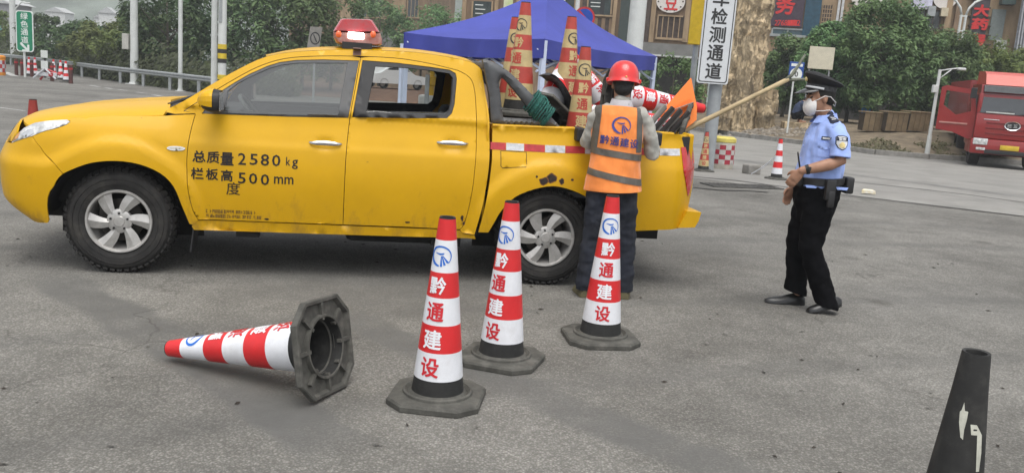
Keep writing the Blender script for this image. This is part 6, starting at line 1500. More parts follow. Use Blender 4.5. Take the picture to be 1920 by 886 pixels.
# ================================================================ right side: rock, signs, lorry, lamp posts, crates, buildings
_g = GV(1395,241); YR = _g.y
rk = thing('rock_pillar', 'tall pale yellow weathered rock pillar beside the road', 'rock', (_g.x, YR, _g.z-.1))
def rock_mat():
    m = M('weathered_rock', (.64,.51,.33), rough=.95, var=.2, vscale=2.4, stretch=(1,1,.9), col2=(.46,.35,.21), dirt=(.075,.07,.062), dscale=.9, damt=.95)
    n_ = m.node_tree; L = n_.links.new; b = n_.nodes['Principled BSDF']; tc = n_.nodes.new('ShaderNodeTexCoord'); mp = n_.nodes.new('ShaderNodeMapping'); mp.inputs['Scale'].default_value = (1.4,1.4,.9); L(tc.outputs['Object'], mp.inputs[0])
    nz = n_.nodes.new('ShaderNodeTexNoise'); nz.inputs['Scale'].default_value = 2.0; nz.inputs['Detail'].default_value = 6; L(mp.outputs[0], nz.inputs['Vector'])
    ad = n_.nodes.new('ShaderNodeMix'); ad.data_type = 'RGBA'; ad.blend_type = 'ADD'; ad.inputs['Factor'].default_value = .45; L(mp.outputs[0], ad.inputs['A']); L(nz.outputs['Color'], ad.inputs['B'])
    vo = n_.nodes.new('ShaderNodeTexVoronoi'); vo.feature = 'DISTANCE_TO_EDGE'; vo.inputs['Scale'].default_value = 2.0; L(ad.outputs['Result'], vo.inputs['Vector'])
    r = n_.nodes.new('ShaderNodeValToRGB'); r.color_ramp.elements[0].position = .36; r.color_ramp.elements[1].position = .52; r.color_ramp.elements[0].color = (.45,.42,.4,1); r.color_ramp.elements[1].color = (1,1,1,1); nv = n_.nodes.new('ShaderNodeTexNoise'); nv.inputs['Scale'].default_value = 3.2; nv.inputs['Detail'].default_value = 9; nv.inputs['Roughness'].default_value = .72; L(mp.outputs[0], nv.inputs['Vector']); L(nv.outputs['Fac'], r.inputs[0])
    base = b.inputs['Base Color'].links[0].from_socket; mx = n_.nodes.new('ShaderNodeMix'); mx.data_type = 'RGBA'; mx.blend_type = 'MULTIPLY'; mx.inputs['Factor'].default_value = .45; L(base, mx.inputs['A']); L(r.outputs[0], mx.inputs['B']); L(mx.outputs['Result'], b.inputs['Base Color'])
    h = n_.nodes.new('ShaderNodeMath'); h.operation = 'ADD'; L(r.outputs[0], h.inputs[0]); L(nz.outputs['Fac'], h.inputs[1])
    bp = n_.nodes.new('ShaderNodeBump'); bp.inputs['Strength'].default_value = 1; bp.inputs['Distance'].default_value = .16; L(h.outputs[0], bp.inputs['Height']); L(bp.outputs[0], b.inputs['Normal']); return m
ROCK = rock_mat()
zr = lambda py: at(1400,py,YR).z-rk.location.z
xr = lambda px, py: at(px,py,YR).x-rk.location.x
def rock_col(name, cx, w_, d_, z0, z1, seed, cy=0):
    R = []; n = 56; m = 46
    for i in range(m+1):
        u = i/m; z = z0+(z1-z0)*u; row = []
        for j in range(n):
            a = 2*PI*j/n; ca, sa = math.cos(a), math.sin(a); k = 1/max(abs(ca)**1.6+abs(sa)**1.6, .01)**(1/1.6)*.92
            v = Vector((ca*1.7+seed, sa*1.7, z*.55)); f = 1+.10*noise.noise(v*1.2)+.10*abs(noise.noise(Vector((ca*3.3, sa*3.3+seed, z*.35))))
            led = (noise.noise(Vector((ca*.8+seed*3, sa*.8, z*1.7)))); f += .10*(1 if led > .10 else 0) - .09*(1 if led < -.22 else 0) + .05*noise.noise(v*5) - .12*max(0, .12-abs(noise.noise(Vector((ca*2.2+seed, sa*2.2, z*.12)))))/.12
            f += .13*round(3.0*noise.noise(Vector((ca*2.1+seed*2, sa*2.1, z*.9))))/3.0 + .06*round(3*noise.noise(Vector((ca*4.5, sa*4.5+seed, z*2.3))))/3
            row.append((cx+w_*k*ca*f, cy+d_*k*sa*f, z+.05*noise.noise(v*3)))
        R.append(row)
    return MB().rings(R).build(name, ROCK, rk, 18)
rock_col('main_face', xr(1404,80), .80, .8, .0, zr(-60), 2.2)
rock_col('left_foot', xr(1358,200), .62, .7, 0, zr(150), 6.1, -.1)
rock_col('right_foot', xr(1432,200), .45, .6, 0, zr(165), 9.3, -.25)
rock_col('front_slab', xr(1385,200), .38, .45, 0, zr(70), 12.7, -.62)
# rubble and weeds on the verge
def scatter(name, mat, label, n, f, seed):
    r = random.Random(seed); V = []; F = []
    for k in range(n):
        c, s_ = f(r)
        if c is None: continue
        ph = [c+Vector((s_*r.uniform(.6,1.3)*math.cos(a), s_*r.uniform(.5,1)*math.sin(a), 0)) for a in [2*PI*q/5 for q in range(5)]]; b = len(V)
        V += ph+[c+Vector((r.uniform(-.3,.3)*s_, 0, s_*r.uniform(.4,.9)))]; F += [(b+q, b+(q+1) % 5, b+5) for q in range(5)]
    tag(mesh_ob(name, V, F, mat), label, kind='stuff')
def on_verge(px0, px1, py0, py1):
    def f(r):
        g = GV(r.uniform(px0,px1), r.uniform(py0,py1)); return g, r.uniform(.04,.13)
    return f
scatter('rubble', M('rubble_stone', (.24,.21,.17), rough=.95, var=.35, vscale=3), 'scattered stones and rubble at the foot of the rock', 420, on_verge(1330,1560,238,256), 3)
V = []; F = []; r = random.Random(8)
for k in range(3500):
    px, py = r.uniform(1590,1900), r.uniform(262,296); g = GV(px, py)
    ky = 290+ (px-1640)*.073
    if py > ky-2: continue
    if noise.noise(Vector((g.x*.9, g.y*.9, 0))) < -.02: continue
    c = Vector((g.x, g.y, g.z+abs(r.gauss(0,.045)))); n = Vector((r.uniform(-1,1), r.uniform(-1,.4), r.uniform(.2,1.2))).normalized(); t = n.orthogonal().normalized(); bt = n.cross(t); l_ = r.uniform(.03,.08); b = len(V)
    V += [c-t*l_, c+bt*l_*.5, c+t*l_, c-bt*l_*.5]; F += [(b,b+1,b+2),(b,b+2,b+3)]
tag(mesh_ob('weeds', V, F, leaf_mat('weed_leaf', (.17,.17,.085), (.09,.085,.05))), 'low weeds and dry ground cover on the right verge', kind='stuff')
# speed sign
p = GV(1476,250); Ys = p.y; ss = thing('road_sign', 'blue board with a white circle reading 10 on a slanting post', 'road sign', p)
o = Vector(ss.location); q = lambda px, py: at(px,py,Ys)-o
MB().cyl((0,.03,0), q(1492,118)+Vector((0,.03,0)), .035, .035, 8).build('post', WHITEP, ss)
c = q(1493,133); SB = M('board_blue', (.015,.07,.30), rough=.4)
bo = MB().bbox(c, (.54,.03,.64), .01).build('board', SB, ss)
MB().lathe([(.225,0),(0,0)], 28, c=c+Vector((0,-.018,-.12)), axis=(0,1,0)).build('circle', SWH, bo)
t = MB(); fit_text(t, '10', (c.x-.03,c.z-.12), .20, lambda u, v: Vector((u,c.y-.020,v)), bold=.02); t.build('number', KB, bo)
t = MB(); t.box(c+Vector((0,-.017,.21)), (.42,.003,.10)); t.build('white_strip', SWH, bo)
# white hoarding
Yh = 36.5; p = at(1534,135,Yh); hb = thing('hoarding', 'blank cream notice panel on legs behind the officer', 'sign', (p.x,Yh,vz(p.x,Yh)))
z0, z1 = at(1540,130,Yh).z-vz(p.x,Yh), at(1540,88,Yh).z-vz(p.x,Yh)
MB().bbox((.05,0,(z0+z1)/2), (1.0,.06,z1-z0), .01).build('panel', M('cream_panel', (.58,.54,.42), rough=.6, var=.06), hb)
for x in (-.35,.45): MB().cyl((x,.06,0),(x,.06,z1), .035, .035, 8).build('leg', GALV, hb)
# squatting man
p = GV(1494,240); sp_ = thing('person', 'man in dark blue shirt squatting by the rock, left of the officer', 'person', p)
led = MB().bbox((p.x-.1,p.y+.05,p.z+.08), (.9,.6,.26), .03).build('stone_ledge', ROCK); tag(led, 'low stone ledge at the foot of the rock where the man squats', 'ledge')
b = MB(); off = Vector((0,0,.23))
def sl(pts): limb(b, [(x,y,z+.23,*rr) for x,y,z,*rr in pts])
sl([(-.10,0,.30,.17,.15),(-.02,0,.55,.17,.14),(.10,0,.72,.13,.11)]); b.sph((.22,0,1.06),(.095,.08,.11)); sl([(.13,0,.72,.05),(.19,0,.80,.05)])
for s in (-1,1):
    sl([(-.10,s*.10,.28,.10),(.20,s*.13,.42,.08),(.08,s*.12,.10,.055),(.10,s*.12,.03,.05)]); sl([(.06,s*.18,.66,.06),(.20,s*.20,.48,.045),(.42,s*.08,.44,.035)])
    b.tube([(.02,s*.12,.25),(.28,s*.13,.25)], [.045,.035], 8)
    hand(b, (.42,s*.08,.67), (1,-.2*s,.05), (0,-s,0), s, .5)
sb_ = blob('body', b, SKIN, sp_, .012, 4)
NS = M('dark_blue_shirt', (.03,.045,.09), rough=.9, var=.15); b2 = MB()
limb(b2, [(-.11,0,.50,.185,.16),(-.02,0,.78,.185,.155),(.09,0,.94,.14,.12)]);
for s in (-1,1): limb(b2, [(.06,s*.17,.90,.078),(.14,s*.20,.80,.065)])
blob('shirt', b2, NS, sp_, .014, 4); b2 = MB()
limb(b2, [(-.12,0,.45,.18,.16),(-.10,0,.55,.18,.16)])
for s in (-1,1): limb(b2, [(-.10,s*.10,.50,.115),(.21,s*.13,.66,.095),(.09,s*.12,.36,.07)])
blob('trousers', b2, TROU, sp_, .014, 3)
h = MB().sph((.21,0,1.09),(.098,.085,.105)); blob('hair', h, HAIR, sp_, .012, 2, cut=[(Vector((.25,0,1.05)), Vector((.8,0,-.6)))])
# crates under the trees, blue seat
TAN = M('planter_wood', (.21,.155,.09), rough=.9, var=.2, vscale=4)
for i, (px, lab) in enumerate(((1632,'tan wooden planter box left, under the trees behind the officer'),(1672,'tan wooden planter box in the middle of the three under the trees'),(1712,'tan wooden planter box nearest the slim lamp post under the trees'))):
    p = GV(px,247); c = thing('planter_box', lab, 'planter', p, .1*i, 'wooden planters under the trees')
    for k in range(4): MB().bbox((-.30+.2*k,-.28,.36), (.185,.03,.66), .006, rot=Euler((.10,0,0)).to_matrix()).build('plank', TAN, c)
    MB().box((0,.05,.34), (.74,.52,.62)).build('core', M('planter_soil', (.06,.045,.03), rough=.95), c); MB().bbox((0,-.02,.70), (.86,.66,.05), .01).build('rim', TAN, c)
p = at(1621,235,37); bs_ = thing('blue_signboard', 'small bright blue board on a thin post under the trees', 'sign', (p.x,37,vz(p.x,37))); MB().bbox((0,0,at(1621,206,37).z-vz(p.x,37)), (.42,.05,.36), .02).build('board', M('bright_blue', (.02,.16,.45), rough=.5), bs_); MB().cyl((0,.04,0),(0,.04,.9), .02, .02, 8).build('post', GALV, bs_)
# slim lamp post
lb = GV(1738,289); lp = thing('lamp_post', 'slim white lamp post with a short arm on the right verge', 'lamp post', lb)
zl = at(1757,130,lb.y).z-lb.z; MB().cyl((0,0,0),(0,0,zl), .058, .046, 12).build('shaft', WHITEP, lp, 40); MB().cyl((0,0,0),(0,0,zl*.22), .080, .066, 12).build('base_sleeve', WHITEP, lp, 40)
MB().tube([(0,0,zl-.04),(.35,0,zl+.04),(.60,0,zl+.08)], .02, 8).tube([(0,0,zl-.30),(.35,0,zl+.02)], .018, 6).build('arm', WHITEP, lp, True); MB().bbox((.66,0,zl+.06), (.26,.12,.08), .03).build('lamp_head', WHITEP, lp, 40); MB().bbox((-.10,-.05,zl*.77), (.14,.14,.24), .02).build('camera_box', WHITEP, lp)
# double-arm lamp
Yd = 44; p = at(1797,90,Yd); dl = thing('lamp_post', 'tall white twin-arm lamp post rising above the right-hand trees', 'lamp post', (p.x,Yd,vz(p.x,Yd)-.05)); zf = lambda py: at(1800,py,Yd).z-dl.location.z
for x in (-.11,.11): MB().cyl((x,0,0),(x,0,zf(28)), .07, .06, 10).build('shaft', WHITEP, dl, 40)
for s in (-1,1): MB().tube([(s*.11,0,zf(28)),(s*.20,0,zf(15)),(s*.45,0,zf(3)),(s*.80,0,zf(-5)),(s*1.25,0,zf(-9))], .055, 8).build('arm', WHITEP, dl, True); MB().bbox((s*1.5,0,zf(-10)), (.6,.22,.12), .04).build('lamp_head', WHITEP, dl)
[MB().box((0,0,zf(py)), (.34,.1,.06)).build('brace', WHITEP, dl) for py in (30,58)]
# ---------------------------------------------------------------- red lorry
lo = G(1850,314); lo = Vector((lo.x, lo.y, gz(lo.y))); kl = lo.y/FPX
LR = thing('lorry', 'red heavy lorry with its cab door open at the right edge', 'lorry', lo, -.34)
RED = M('lorry_red', (.26,.018,.018), rough=.35, var=.10, vscale=3, coat=.4, dirt=(.16,.05,.035), damt=.4); REDT = M('lorry_roof_red', (.50,.07,.045), rough=.4, var=.06, coat=.3)
W2 = 1.95; zz = lambda py: (at(1880,py,lo.y)-lo).z; xx = lambda px, py: (at(px,py,lo.y)-lo).x
x0 = -.50; x1 = x0+W2
def slab(name, a, b, z0, z1, y0, y1, mat, par=LR, bv=.04): return MB().bbox(((a+b)/2,(y0+y1)/2,(z0+z1)/2), (b-a, y1-y0, z1-z0), bv).build(name, mat, par, 40)
slab('cab', x0+.04, x1-.04, .55, zz(178)+.05, .10, 2.2, RED, bv=.08)
cab = MB().prism([(.055,zz(216)),(.135,zz(178)),(.20,zz(160)),(2.1,zz(160)),(2.1,zz(215))], lambda x, y, z: Vector((x0+.06+z, x, y)), W2-.12).build('cab_upper', RED, LR)
MB().prism([(.18,zz(160)),(.45,zz(140)),(.8,zz(134)),(2.1,zz(132)),(2.1,zz(160))], lambda x, y, z: Vector((x0+.16+z, x, y)), W2-.32).build('roof_fairing', REDT, LR)
MB().prism([(.02,zz(174)),(.06,zz(163)),(.30,zz(160)),(.30,zz(174))], lambda x, y, z: Vector((x0+.12+z, x, y)), W2-.24).build('sun_visor', GREYP, LR)
MB().add([(x0+.10,.035,zz(214)),(x1-.10,.035,zz(214)),(x1-.15,.115,zz(177)),(x0+.15,.115,zz(177))], [(0,1,2,3)]).build('windscreen', M('lorry_glass', (.03,.034,.038), rough=.12, var=.1, coat=1), LR)
slab('front_panel', x0+.02, x1-.02, zz(262), zz(216), .0, .2, RED, bv=.03)
for k, py in enumerate((232,242,252)): slab('grille_slot', x0+.30, x1-.30, zz(py)-.025, zz(py)+.025, -.015, .02, M('lorry_dark_red', (.16,.012,.012), rough=.5), bv=.008)
bu = slab('bumper', x0-.04, x1+.04, zz(291), zz(263), -.10, .25, RED, bv=.05)
slab('bumper_trim', x0+.35, x1-.35, zz(291)+.02, zz(282), -.125, -.09, BLK, bu, .01)
for s in (0,1):
    a = x0+.02 if s == 0 else x1-.40; slab('headlight', a, a+.38, zz(274), zz(262), -.125, -.08, M('lamp_lens'), bu, .02)
xm = (x0+x1)/2
slab('number_plate', xm-.24, xm+.24, zz(281), zz(272), -.14, -.12, M('plate_yellow', (.60,.42,.03), rough=.5), bu, .004)
t = MB()
for k in range(7): t.box((xm-.19+.062*k, -.1425, zz(276.5)), (.035,.002,.085)) if k != 2 else None
lg = MB().rings([[(xm+.21*math.cos(a)*r, -.02-.02*(1-abs(r-1)*6), zz(235)+.13*math.sin(a)*r) for a in [2*PI*k/28 for k in range(28)]] for r in (.86,.93,1.0)], cap0=False, cap1=False).build('logo_ring', CHROME, LR, True)
MB().rings([[(xm+.18*math.cos(a)*r, -.018, zz(235)+.11*math.sin(a)*r) for a in [2*PI*k/28 for k in range(28)]] for r in (.02,1)], cap0=False, cap1=False).build('logo_field', BLK, lg)
t = MB()
for (a, b, w_, h_) in ((-.075,.035,.10,.018),(-.075,0,.10,.018),(-.075,-.04,.10,.018),(-.12,0,.018,.09),(.075,.035,.10,.018),(.075,-.005,.08,.018),(.075,-.04,.10,.018),(.06,0,.018,.09)): t.box((xm+a,-.022,zz(235)+b), (w_,.004,h_))
t.build('logo_mark', CHROME, lg)
for s in (0,1):
    cx = x0+.22 if s == 0 else x1-.22
    for yy in (1.0, 4.4): MB().lathe([(.25,0),(.46,.01),(.50,.06),(.50,.28),(.25,.30)], 28, c=(cx-.15,yy,.50), axis=(1,0,0)).build('wheel', RUB, LR, 40)
for s in (0,1):
    a = x0-.16 if s == 0 else x1+.02
    if s: slab('wing_mirror', a, a+.14, zz(205), zz(183), -.05, .06, BLK, bv=.03)
    ww = MB(); xa, xb = (x0+.35, xm-.05) if s == 0 else (xm+.1, x1-.25); ww.tube([(xa,.02,zz(214)),(xb,.03,zz(209))], .012, 5); ww.build('wiper', BLK, LR)
slab('dash_papers', x0+.25, xm, zz(214)+.005, zz(211), .0, .03, M('paper_pale', (.5,.5,.47), rough=.8), bv=.004)
slab('pillar', x0+.02, x0+.13, zz(216), zz(177), .05, .3, RED, bv=.03); slab('pillar', x1-.13, x1-.02, zz(216), zz(177), .05, .3, RED, bv=.03)
for s in (0,1):
    a = x0+.06 if s == 0 else x1-.40
    slab('fog_lamp', a+.06, a+.30, zz(284), zz(279), -.125, -.09, M('lamp_lens'), bu, .01)
slab('logo_strip', x0+.22, xm-.35, zz(226)-.01, zz(226)+.012, -.012, .01, CHROME, bv=.003)
slab('chassis', x0+.3, x1-.3, .35, .75, .3, 7.5, DARK); slab('cargo_body', x0+.02, x1-.02, .95, zz(150), 2.5, 8.0, M('cargo_dark_red', (.20,.02,.02), rough=.6), bv=.03)
slab('step', x0-.02, x0+.2, .38, zz(268), .4, 1.2, RED, bv=.03)
# open door (hinged at the front pillar, swung out)
dr_ = bpy.data.objects.new('door', None); COL.objects.link(dr_); dr_.parent = LR; dr_.location = (x0+.02,.25,0); dr_.rotation_euler = (0,0,math.radians(168)); dr_.empty_display_size = .1
DP = [(0,zz(262)),(.12,zz(266)),(.55,zz(255)),(1.0,zz(252)),(1.0,zz(170)),(.86,zz(166)),(.10,zz(172)),(.0,zz(215))]; DW = [(.13,zz(213)),(.52,zz(222)),(.88,zz(205)),(.86,zz(176)),(.20,zz(180))]
panel('door_panel', DP, lambda x, z, o_: (x, o_, z), RED, dr_, smooth=False, holes=[DW], step=.25, skirt=.07); panel('door_panel_inner', DP, lambda x, z, o_: (x, -.07+o_, z), RED, dr_, smooth=False, holes=[DW], step=.25, skirt=0)
panel('door_window', DW, lambda x, z, o_: (x, -.03, z), GLC, dr_, smooth=False, step=.3, skirt=0)
MB().bbox((.55,.02,zz(238)), (.75,.02,.05), .008).build('door_strip', M('lorry_pale_strip', (.42,.20,.17), rough=.5), dr_); MB().bbox((.12,.12,zz(178)), (.16,.06,.30), .02).build('mirror', BLK, dr_)
slab('cab_interior', x0+.03, x0+.06, zz(258), zz(180), .45, 1.4, INT, bv=.005)
# ---------------------------------------------------------------- buildings
WD = M('old_wood_front', (.24,.165,.105), rough=.85, var=.22, vscale=3, stretch=(1,1,.25), bump=.3, bscale=12); WD2 = M('tan_wood_panel', (.34,.245,.15), rough=.85, var=.2, vscale=3, stretch=(1,1,.3)); DKW = M('dark_wood', (.075,.055,.045), rough=.8, var=.25)
GREYW = M('grey_render', (.19,.19,.18), rough=.9, var=.12, vscale=2); GLD = M('shop_glass', (.045,.055,.06), rough=.12, var=.3, vscale=2, coat=.6); CONC = M('concrete_wall', (.25,.24,.22), rough=.9, var=.15, vscale=1.5)
SREDM = M('sign_character_red', (.60,.03,.03), rough=.5)
class Face:
    """building front: vertical plane through two ground points; quads given in photo positions"""
    def __init__(s, root, px0, Y0, px1, Y1):
        a, b = at(px0,120,Y0), at(px1,120,Y1); s.a = Vector((a.x,Y0,0)); s.d = Vector((b.x-a.x, Y1-Y0, 0)).normalized(); s.n = Vector((s.d.y,-s.d.x,0)); s.root = root; s.o = Vector(root.location)
    def uv(s, px, py):
        d = ray(px, py); C = Vector((0,0,CAMH)); k = (s.a-C).dot(s.n)/d.dot(s.n); P = C+d*k; return (P-s.a).dot(s.d), P.z
    def P(s, u, z, off=0): return s.a+s.d*u+s.n*off+Vector((0,0,z))-s.o
    def slab(s, name, q, depth, mat, proud=.0, parent=None):
        """q: (px0,py0,px1,py1) box on the front; sticks out by proud, goes back by depth"""
        px0, py0, px1, py1 = q; pm = (py0+py1)/2; u0, _ = s.uv(px0, pm); u1, _ = s.uv(px1, pm); _, z1 = s.uv((px0+px1)/2, py0); _, z0 = s.uv((px0+px1)/2, py1)
        if parent is None: parent = s.root
        V = [s.P(u, z, o_) for o_ in (proud, -depth) for u, z in ((u0,z0),(u1,z0),(u1,z1),(u0,z1))]
        return mesh_ob(name, V, [(0,1,2,3),(5,4,7,6),(0,4,5,1),(1,5,6,2),(2,6,7,3),(3,7,4,0)], mat, parent)
    def disc(s, name, px, py, rx, ry, mat, proud, parent=None):
        u, z = s.uv(px, py); u1, _ = s.uv(px+rx, py); _, z1 = s.uv(px, py-ry); a = [2*PI*k/32 for k in range(32)]
        V = [s.P(u+(u1-u)*math.cos(t), z+(z1-z)*math.sin(t), o_) for o_ in (proud, proud-.06) for t in a]
        return mesh_ob(name, V, [tuple(range(32))]+[(k,(k+1)%32,32+(k+1)%32,32+k) for k in range(32)], mat, parent or s.root)
    def text(s, name, txt, q, mat, proud, parent=None, bold=.02):
        px0, py0, px1, py1 = q; u0, z1 = s.uv(px0, py0); u1, z0 = s.uv(px1, py1); t = MB(); text_into(t, txt, (u0,u1,z0,z1), lambda u, v: s.P(u, v, proud), bold=bold); return t.build(name, mat, parent or s.root)
def building(label, px0, Y0, px1, Y1, wallm, name='building'):
    p = at((px0+px1)/2,120,(Y0+Y1)/2); root = thing(name, label, 'building', (p.x,p.y,gz(p.y)))
    f = Face(root, px0, Y0, px1, Y1); u1, _ = f.uv(px1, 100); zb0 = gz((Y0+Y1)/2)-.3
    V = [f.P(u, z, o_) for o_ in (0,-7) for u, z in ((0,zb0),(u1,zb0),(u1,13),(0,13))]
    mesh_ob('wall', V, [(0,1,2,3),(5,4,7,6),(0,4,5,1),(1,5,6,2),(2,6,7,3),(3,7,4,0)], wallm, root); return root, f
def window(f, q, bars=3, glass=GLD, frame=WD2, proud=.05, cross=0):
    w = f.slab('window', q, .0, glass, .03); px0, py0, px1, py1 = q; t = max(1.6, (px1-px0)*.05)
    sl_ = (py1-py0)*.0
    for nm, r in (('frame',(px0,py0,px0+t,py1)),('frame',(px1-t,py0,px1,py1)),('frame',(px0+t,py0,px1-t,py0+t)),('sill',(px0-t,py1-t,px1+t,py1+t*.6))): f.slab(nm, r, -.031, frame, proud+(.08 if nm == 'sill' else .03), w)
    for k in range(bars):
        x = px0+(px1-px0)*(k+1)/(bars+1); f.slab('mullion', (x-t*.35,py0+t,x+t*.35,py1-t), -.031, frame, proud, w)
    return w
# left facade behind the trees
B1, f1 = building('brown timber-fronted shop building behind the left trees', 540, 80, 800, 77, WD)
for x in (640,738): f1.slab('pilaster', (x,-40,x+24,60), .0, WD2, .12)
for x in (596,668,696,764): window(f1, (x,-16,x+22,34), 2)
f1.slab('plinth', (640,60,770,112), .0, GREYW, .3)
# middle building with menu boards
B2, f2 = building('brown wooden shop front with menu boards behind the blue tent', 860, 52, 1330, 49, WD)
for q, l in (((888,3,922,34),0),((1041,-12,1077,33),0),((1104,-14,1146,28),0)):
    m_ = f2.slab('menu_board', q, -.03, M('menu_dark', (.035,.05,.05), rough=.3, var=.3, vscale=3), .09)
    a, b, c, d = q
    for k in range(3): f2.slab('menu_line', (a+4,b+12+k*7 if b < 0 else b+6+k*8,a+(c-a)*(.55+.12*(k % 2)),(b+12+k*7 if b < 0 else b+6+k*8)+1.6), -.091, SWH, .095, m_)
    for nm, r in (('frame',(a-3,b,a,d)),('frame',(c,b,c+3,d)),('frame',(a-3,d,c+3,d+3))): f2.slab(nm, r, -.03, WD2, .13, m_)
f2.slab('poster_wedge', (1126,-6,1134,28), -.092, BLK, .10)
f2.slab('poster_shape', (1062,18,1074,30), -.092, M('poster_yellow', (.55,.55,.18), rough=.6), .10)
f2.slab('poster', (945,-10,962,26), -.03, M('poster_green', (.45,.55,.22), rough=.6, var=.2, col2=(.60,.62,.45), vscale=2), .08)
for k in range(5): f2.slab('plank', (1113+k*7.2,34,1119.6+k*7.2,66), .0, DKW if k % 2 else WD, .05)
for x in (868,928,968,1032,1092,1150): f2.slab('post', (x,-30,x+7,70), .0, WD2 if x % 3 else DKW, .16)
f2.slab('column', (1162,-40,1183,120), .0, M('dark_green_column', (.045,.06,.055), rough=.6), .25)
f2.slab('column', (1206,-40,1220,90), .0, DKW, .22)
w = window(f2, (1231,29,1284,74), 4, DKW, WD2, .10); f2.slab('transom', (1222,-20,1294,-1), .0, WD, .04)
for x in (1221,1285): f2.slab('post', (x,-30,x+9,80), .0, WD2, .18)
ov = f2.disc('shop_plaque', 1258,4,27,21, M('plaque_white', (.66,.62,.58), rough=.6, var=.06), .20); f2.text('plaque_character', '豆', (1248,-9,1270,20), SREDM, .215, ov)
for a in range(10): f2.disc('plaque_dot', 1258+23*math.cos(a*.63), 4+17*math.sin(a*.63), 1.6, 1.6, DKW, .21, ov)
f2.slab('canopy_band', (1150,82,1310,103), .0, GREYW, .9); f2.slab('canopy_edge', (1150,103,1310,106), .0, M('edge_white', (.55,.56,.56), rough=.5), .95)
f2.slab('shop_opening_shade', (1150,108,1320,190), -.02, M('shop_dark', (.03,.028,.025), rough=.9, var=.3), .05)  # no real opening: shade under the canopy put into a dark slab
# right building with blue sign and red characters
B3, f3 = building('long brown shop building with red signs behind the right-hand trees', 1425, 50, 1905, 47, WD2)
sgn = f3.slab('sign_panel', (1446,-30,1508,51), -.02, M('sign_plum', (.055,.035,.055), rough=.4, var=.25), .14)
f3.text('sign_character', '务', (1458,-10,1488,28), SREDM, .16, sgn, .03); [f3.text('sign_digit', ch, (1453+6*i,38,1457.6+6*i,49), SREDM, .16, sgn, .012) for i, ch in enumerate('27681112')]
f3.slab('sign_panel', (1509,-30,1539,68), -.02, M('sign_teal', (.02,.07,.11), rough=.4, var=.25), .13)
window(f3, (1446,53,1508,68), 1, M('teal_glass', (.06,.10,.12), rough=.15), GALV)
lat = f3.slab('lattice_panel', (1540,9,1560,52), -.02, DKW, .06)
for k in range(6): f3.slab('lattice_bar', (1540,9+k*8,1560,10.6+k*8), -.061, WD2, .09, lat)
for k in range(5): f3.slab('lattice_bar', (1540+k*4.6,9,1541.4+k*4.6,52), -.061, WD2, .085, lat)
for x in (1570,1577): f3.slab('drain_pipe', (x,-30,x+4.5,60), -.01, M('edge_white'), .16)
for x, r in ((1630,36),(1772,24)): ov = f3.disc('shop_plaque', x,-6,r,24, M('plaque_white'), .20)
f3.slab('transom', (1590,20,1668,40), .0, WD, .03)
for x in (1674,1694,1768,1786): f3.slab('pilaster', (x,-30,x+11,130), .0, WD if x % 4 else WD2, .22)
window(f3, (1704,18,1764,56), 3, GLD, DKW)
f3.slab('banner', (1708,-20,1748,15), -.03, M('banner_lilac', (.55,.54,.66), rough=.7), .25); f3.slab('banner_rail', (1702,16,1744,18), -.02, M('edge_white'), .28)
f3.slab('loudspeaker', (1737,13,1751,32), .0, GALV, .5); f3.slab('wall_lamp', (1762,16,1775,32), .0, M('lamp_cream', (.55,.48,.34), rough=.5), .4)
rs = f3.slab('red_sign_board', (1820,-40,1851,100), -.03, M('sign_slats', (.06,.05,.06), rough=.6, var=.2), .20)
for k in range(7): f3.slab('slat', (1814,-20+k*17,1856,-17.5+k*17), -.02, DKW, .24, rs)
for ch, q in (('大',(1826,10,1850,32)),('药',(1822,35,1848,57)),('房',(1817,63,1842,86))): f3.text('sign_character', ch, q, SREDM, .27, rs, .05)
f3.slab('grey_panel', (1856,18,1882,76), -.02, M('panel_greygreen', (.19,.22,.21), rough=.5), .08)
for x in (1862,1873): ac = f3.slab('air_conditioner', (x,76,x+9.5,93), .0, M('ac_white', (.50,.51,.47), rough=.5), .45)
f3.slab('roller_hood', (1874,-10,1900,10), .0, M('hood_dark', (.04,.07,.065), rough=.5), .6)
f3.slab('shop_opening_shade', (1440,105,1900,230), -.02, M('shop_dark'), .05)  # dark slab on the wall, painted as the shade inside open shops
# grey latticed tower at right edge
B4, f4 = building('grey building with diagonal lattice cladding at the right edge', 1896, 46, 1990, 45, M('clad_grey', (.20,.21,.23), rough=.6, var=.2))
for k in range(16):
    a = 1890+k*5.5
    for s in (-1,1):
        u0, z0 = f4.uv(a, 130); u1, z1 = f4.uv(a+s*26, -40); p0, p1 = f4.P(u0,z0,.06), f4.P(u1,z1,.06)
        if 0 <= u0 <= f4.uv(1990,100)[0] and 0 <= u1: MB().cyl(p0, p1, .035, .035, 5).build('lattice_rod', M('clad_light', (.42,.44,.47), rough=.5), B4)
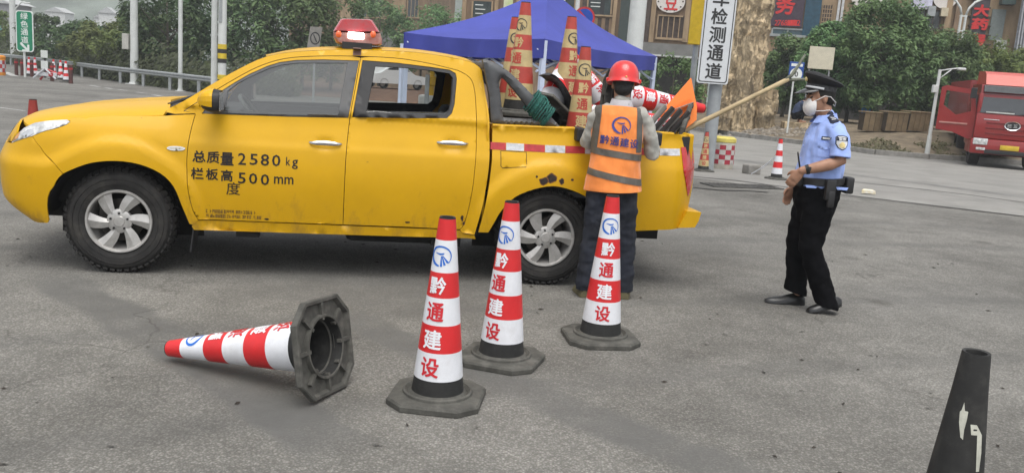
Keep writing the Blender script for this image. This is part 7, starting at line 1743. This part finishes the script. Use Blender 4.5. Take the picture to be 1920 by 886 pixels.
# ---------------------------------------------------------------- hills, far houses, house at left
hm_ = MB(); R = []
for i, (Y, base) in enumerate(((150,-5),(190,6),(240,26),(300,48),(380,70))):
    R.append([(x, Y+10*math.sin(x*.02), base*(1 if i == 0 else 1)+(3+2.2*i)*noise.noise(Vector((x*.012, i*1.7, 3)))*i*.9+ (i*2 if x < -100 else 0)) for x in range(-420,430,14)])
hill = hm_.rings(R, closed=False, cap0=False, cap1=False).build('hills', M('hill_forest', (.17,.195,.17), rough=.95, var=.35, vscale=.06, bump=.8, bscale=.25), None, True); hill['kind'] = 'structure'
HW_ = M('far_house_white', (.62,.63,.62), rough=.8)
for i, (px, py, Y, w_, h_, lab) in enumerate(((112,24,150,3.2,1.6,'left white house roof showing over the trees'),(205,26,150,2.6,2.0,'right white house showing over the trees'),(188,34,150,1.8,1.2,'small white gable below the right white house'))):
    p = at(px,py,Y); hs = thing('house', lab, 'house', (p.x,Y,p.z-h_-6), .2*i, 'far white houses on the slope')
    MB().box((0,0,3+h_*.5), (w_,3,6+h_)).build('wall', HW_, hs); MB().prism([(-w_*.56,0),(w_*.56,0),(0,h_*.5)], lambda x, y, z: Vector((x,-1.7+z,6+h_+y)), 3.4).build('roof', M('far_roof_grey', (.45,.46,.46), rough=.8), hs); MB().box((w_*.2,-1.52,5.2+h_*.5), (.5,.06,.7)).build('window', GLD, hs)
p = at(12,75,95); hs = thing('house', 'grey house with a bluish window at the far left edge', 'house', (p.x-1.5,95,gz(95)), .1)
MB().box((0,0,2.3), (6,5,6.6)).build('wall', M('house_grey', (.30,.30,.31), rough=.8), hs); MB().prism([(-3.4,0),(3.4,0),(0,1.2)], lambda x, y, z: Vector((x,-2.8+z,5.6+y)), 5.6).build('roof', M('far_roof_grey'), hs); w = MB().box((1.7,-2.53,3.6), (.9,.06,2.2)).build('window', M('window_aqua', (.12,.38,.42), rough=.3), hs); MB().box((1.7,-2.58,3.6), (.08,.05,2.2)).build('mullion', HW_, w)
# tree-covered slope masks the foot of the hill
# haze
hz = MB().box((0,190,45), (1000,430,100)).build('haze', None)
hz.data.materials.clear()
hm2 = bpy.data.materials.new('haze_air'); hm2.use_nodes = True; hn = hm2.node_tree; hn.nodes.clear()
pv_ = hn.nodes.new('ShaderNodeVolumePrincipled'); pv_.inputs['Color'].default_value = (.80,.83,.85,1); pv_.inputs['Density'].default_value = .0016; pv_.inputs['Anisotropy'].default_value = .2
ho = hn.nodes.new('ShaderNodeOutputMaterial'); hn.links.new(pv_.outputs[0], ho.inputs['Volume']); hz.data.materials.append(hm2)
tag(hz, 'thin grey morning haze filling the air over the whole place', kind='stuff')
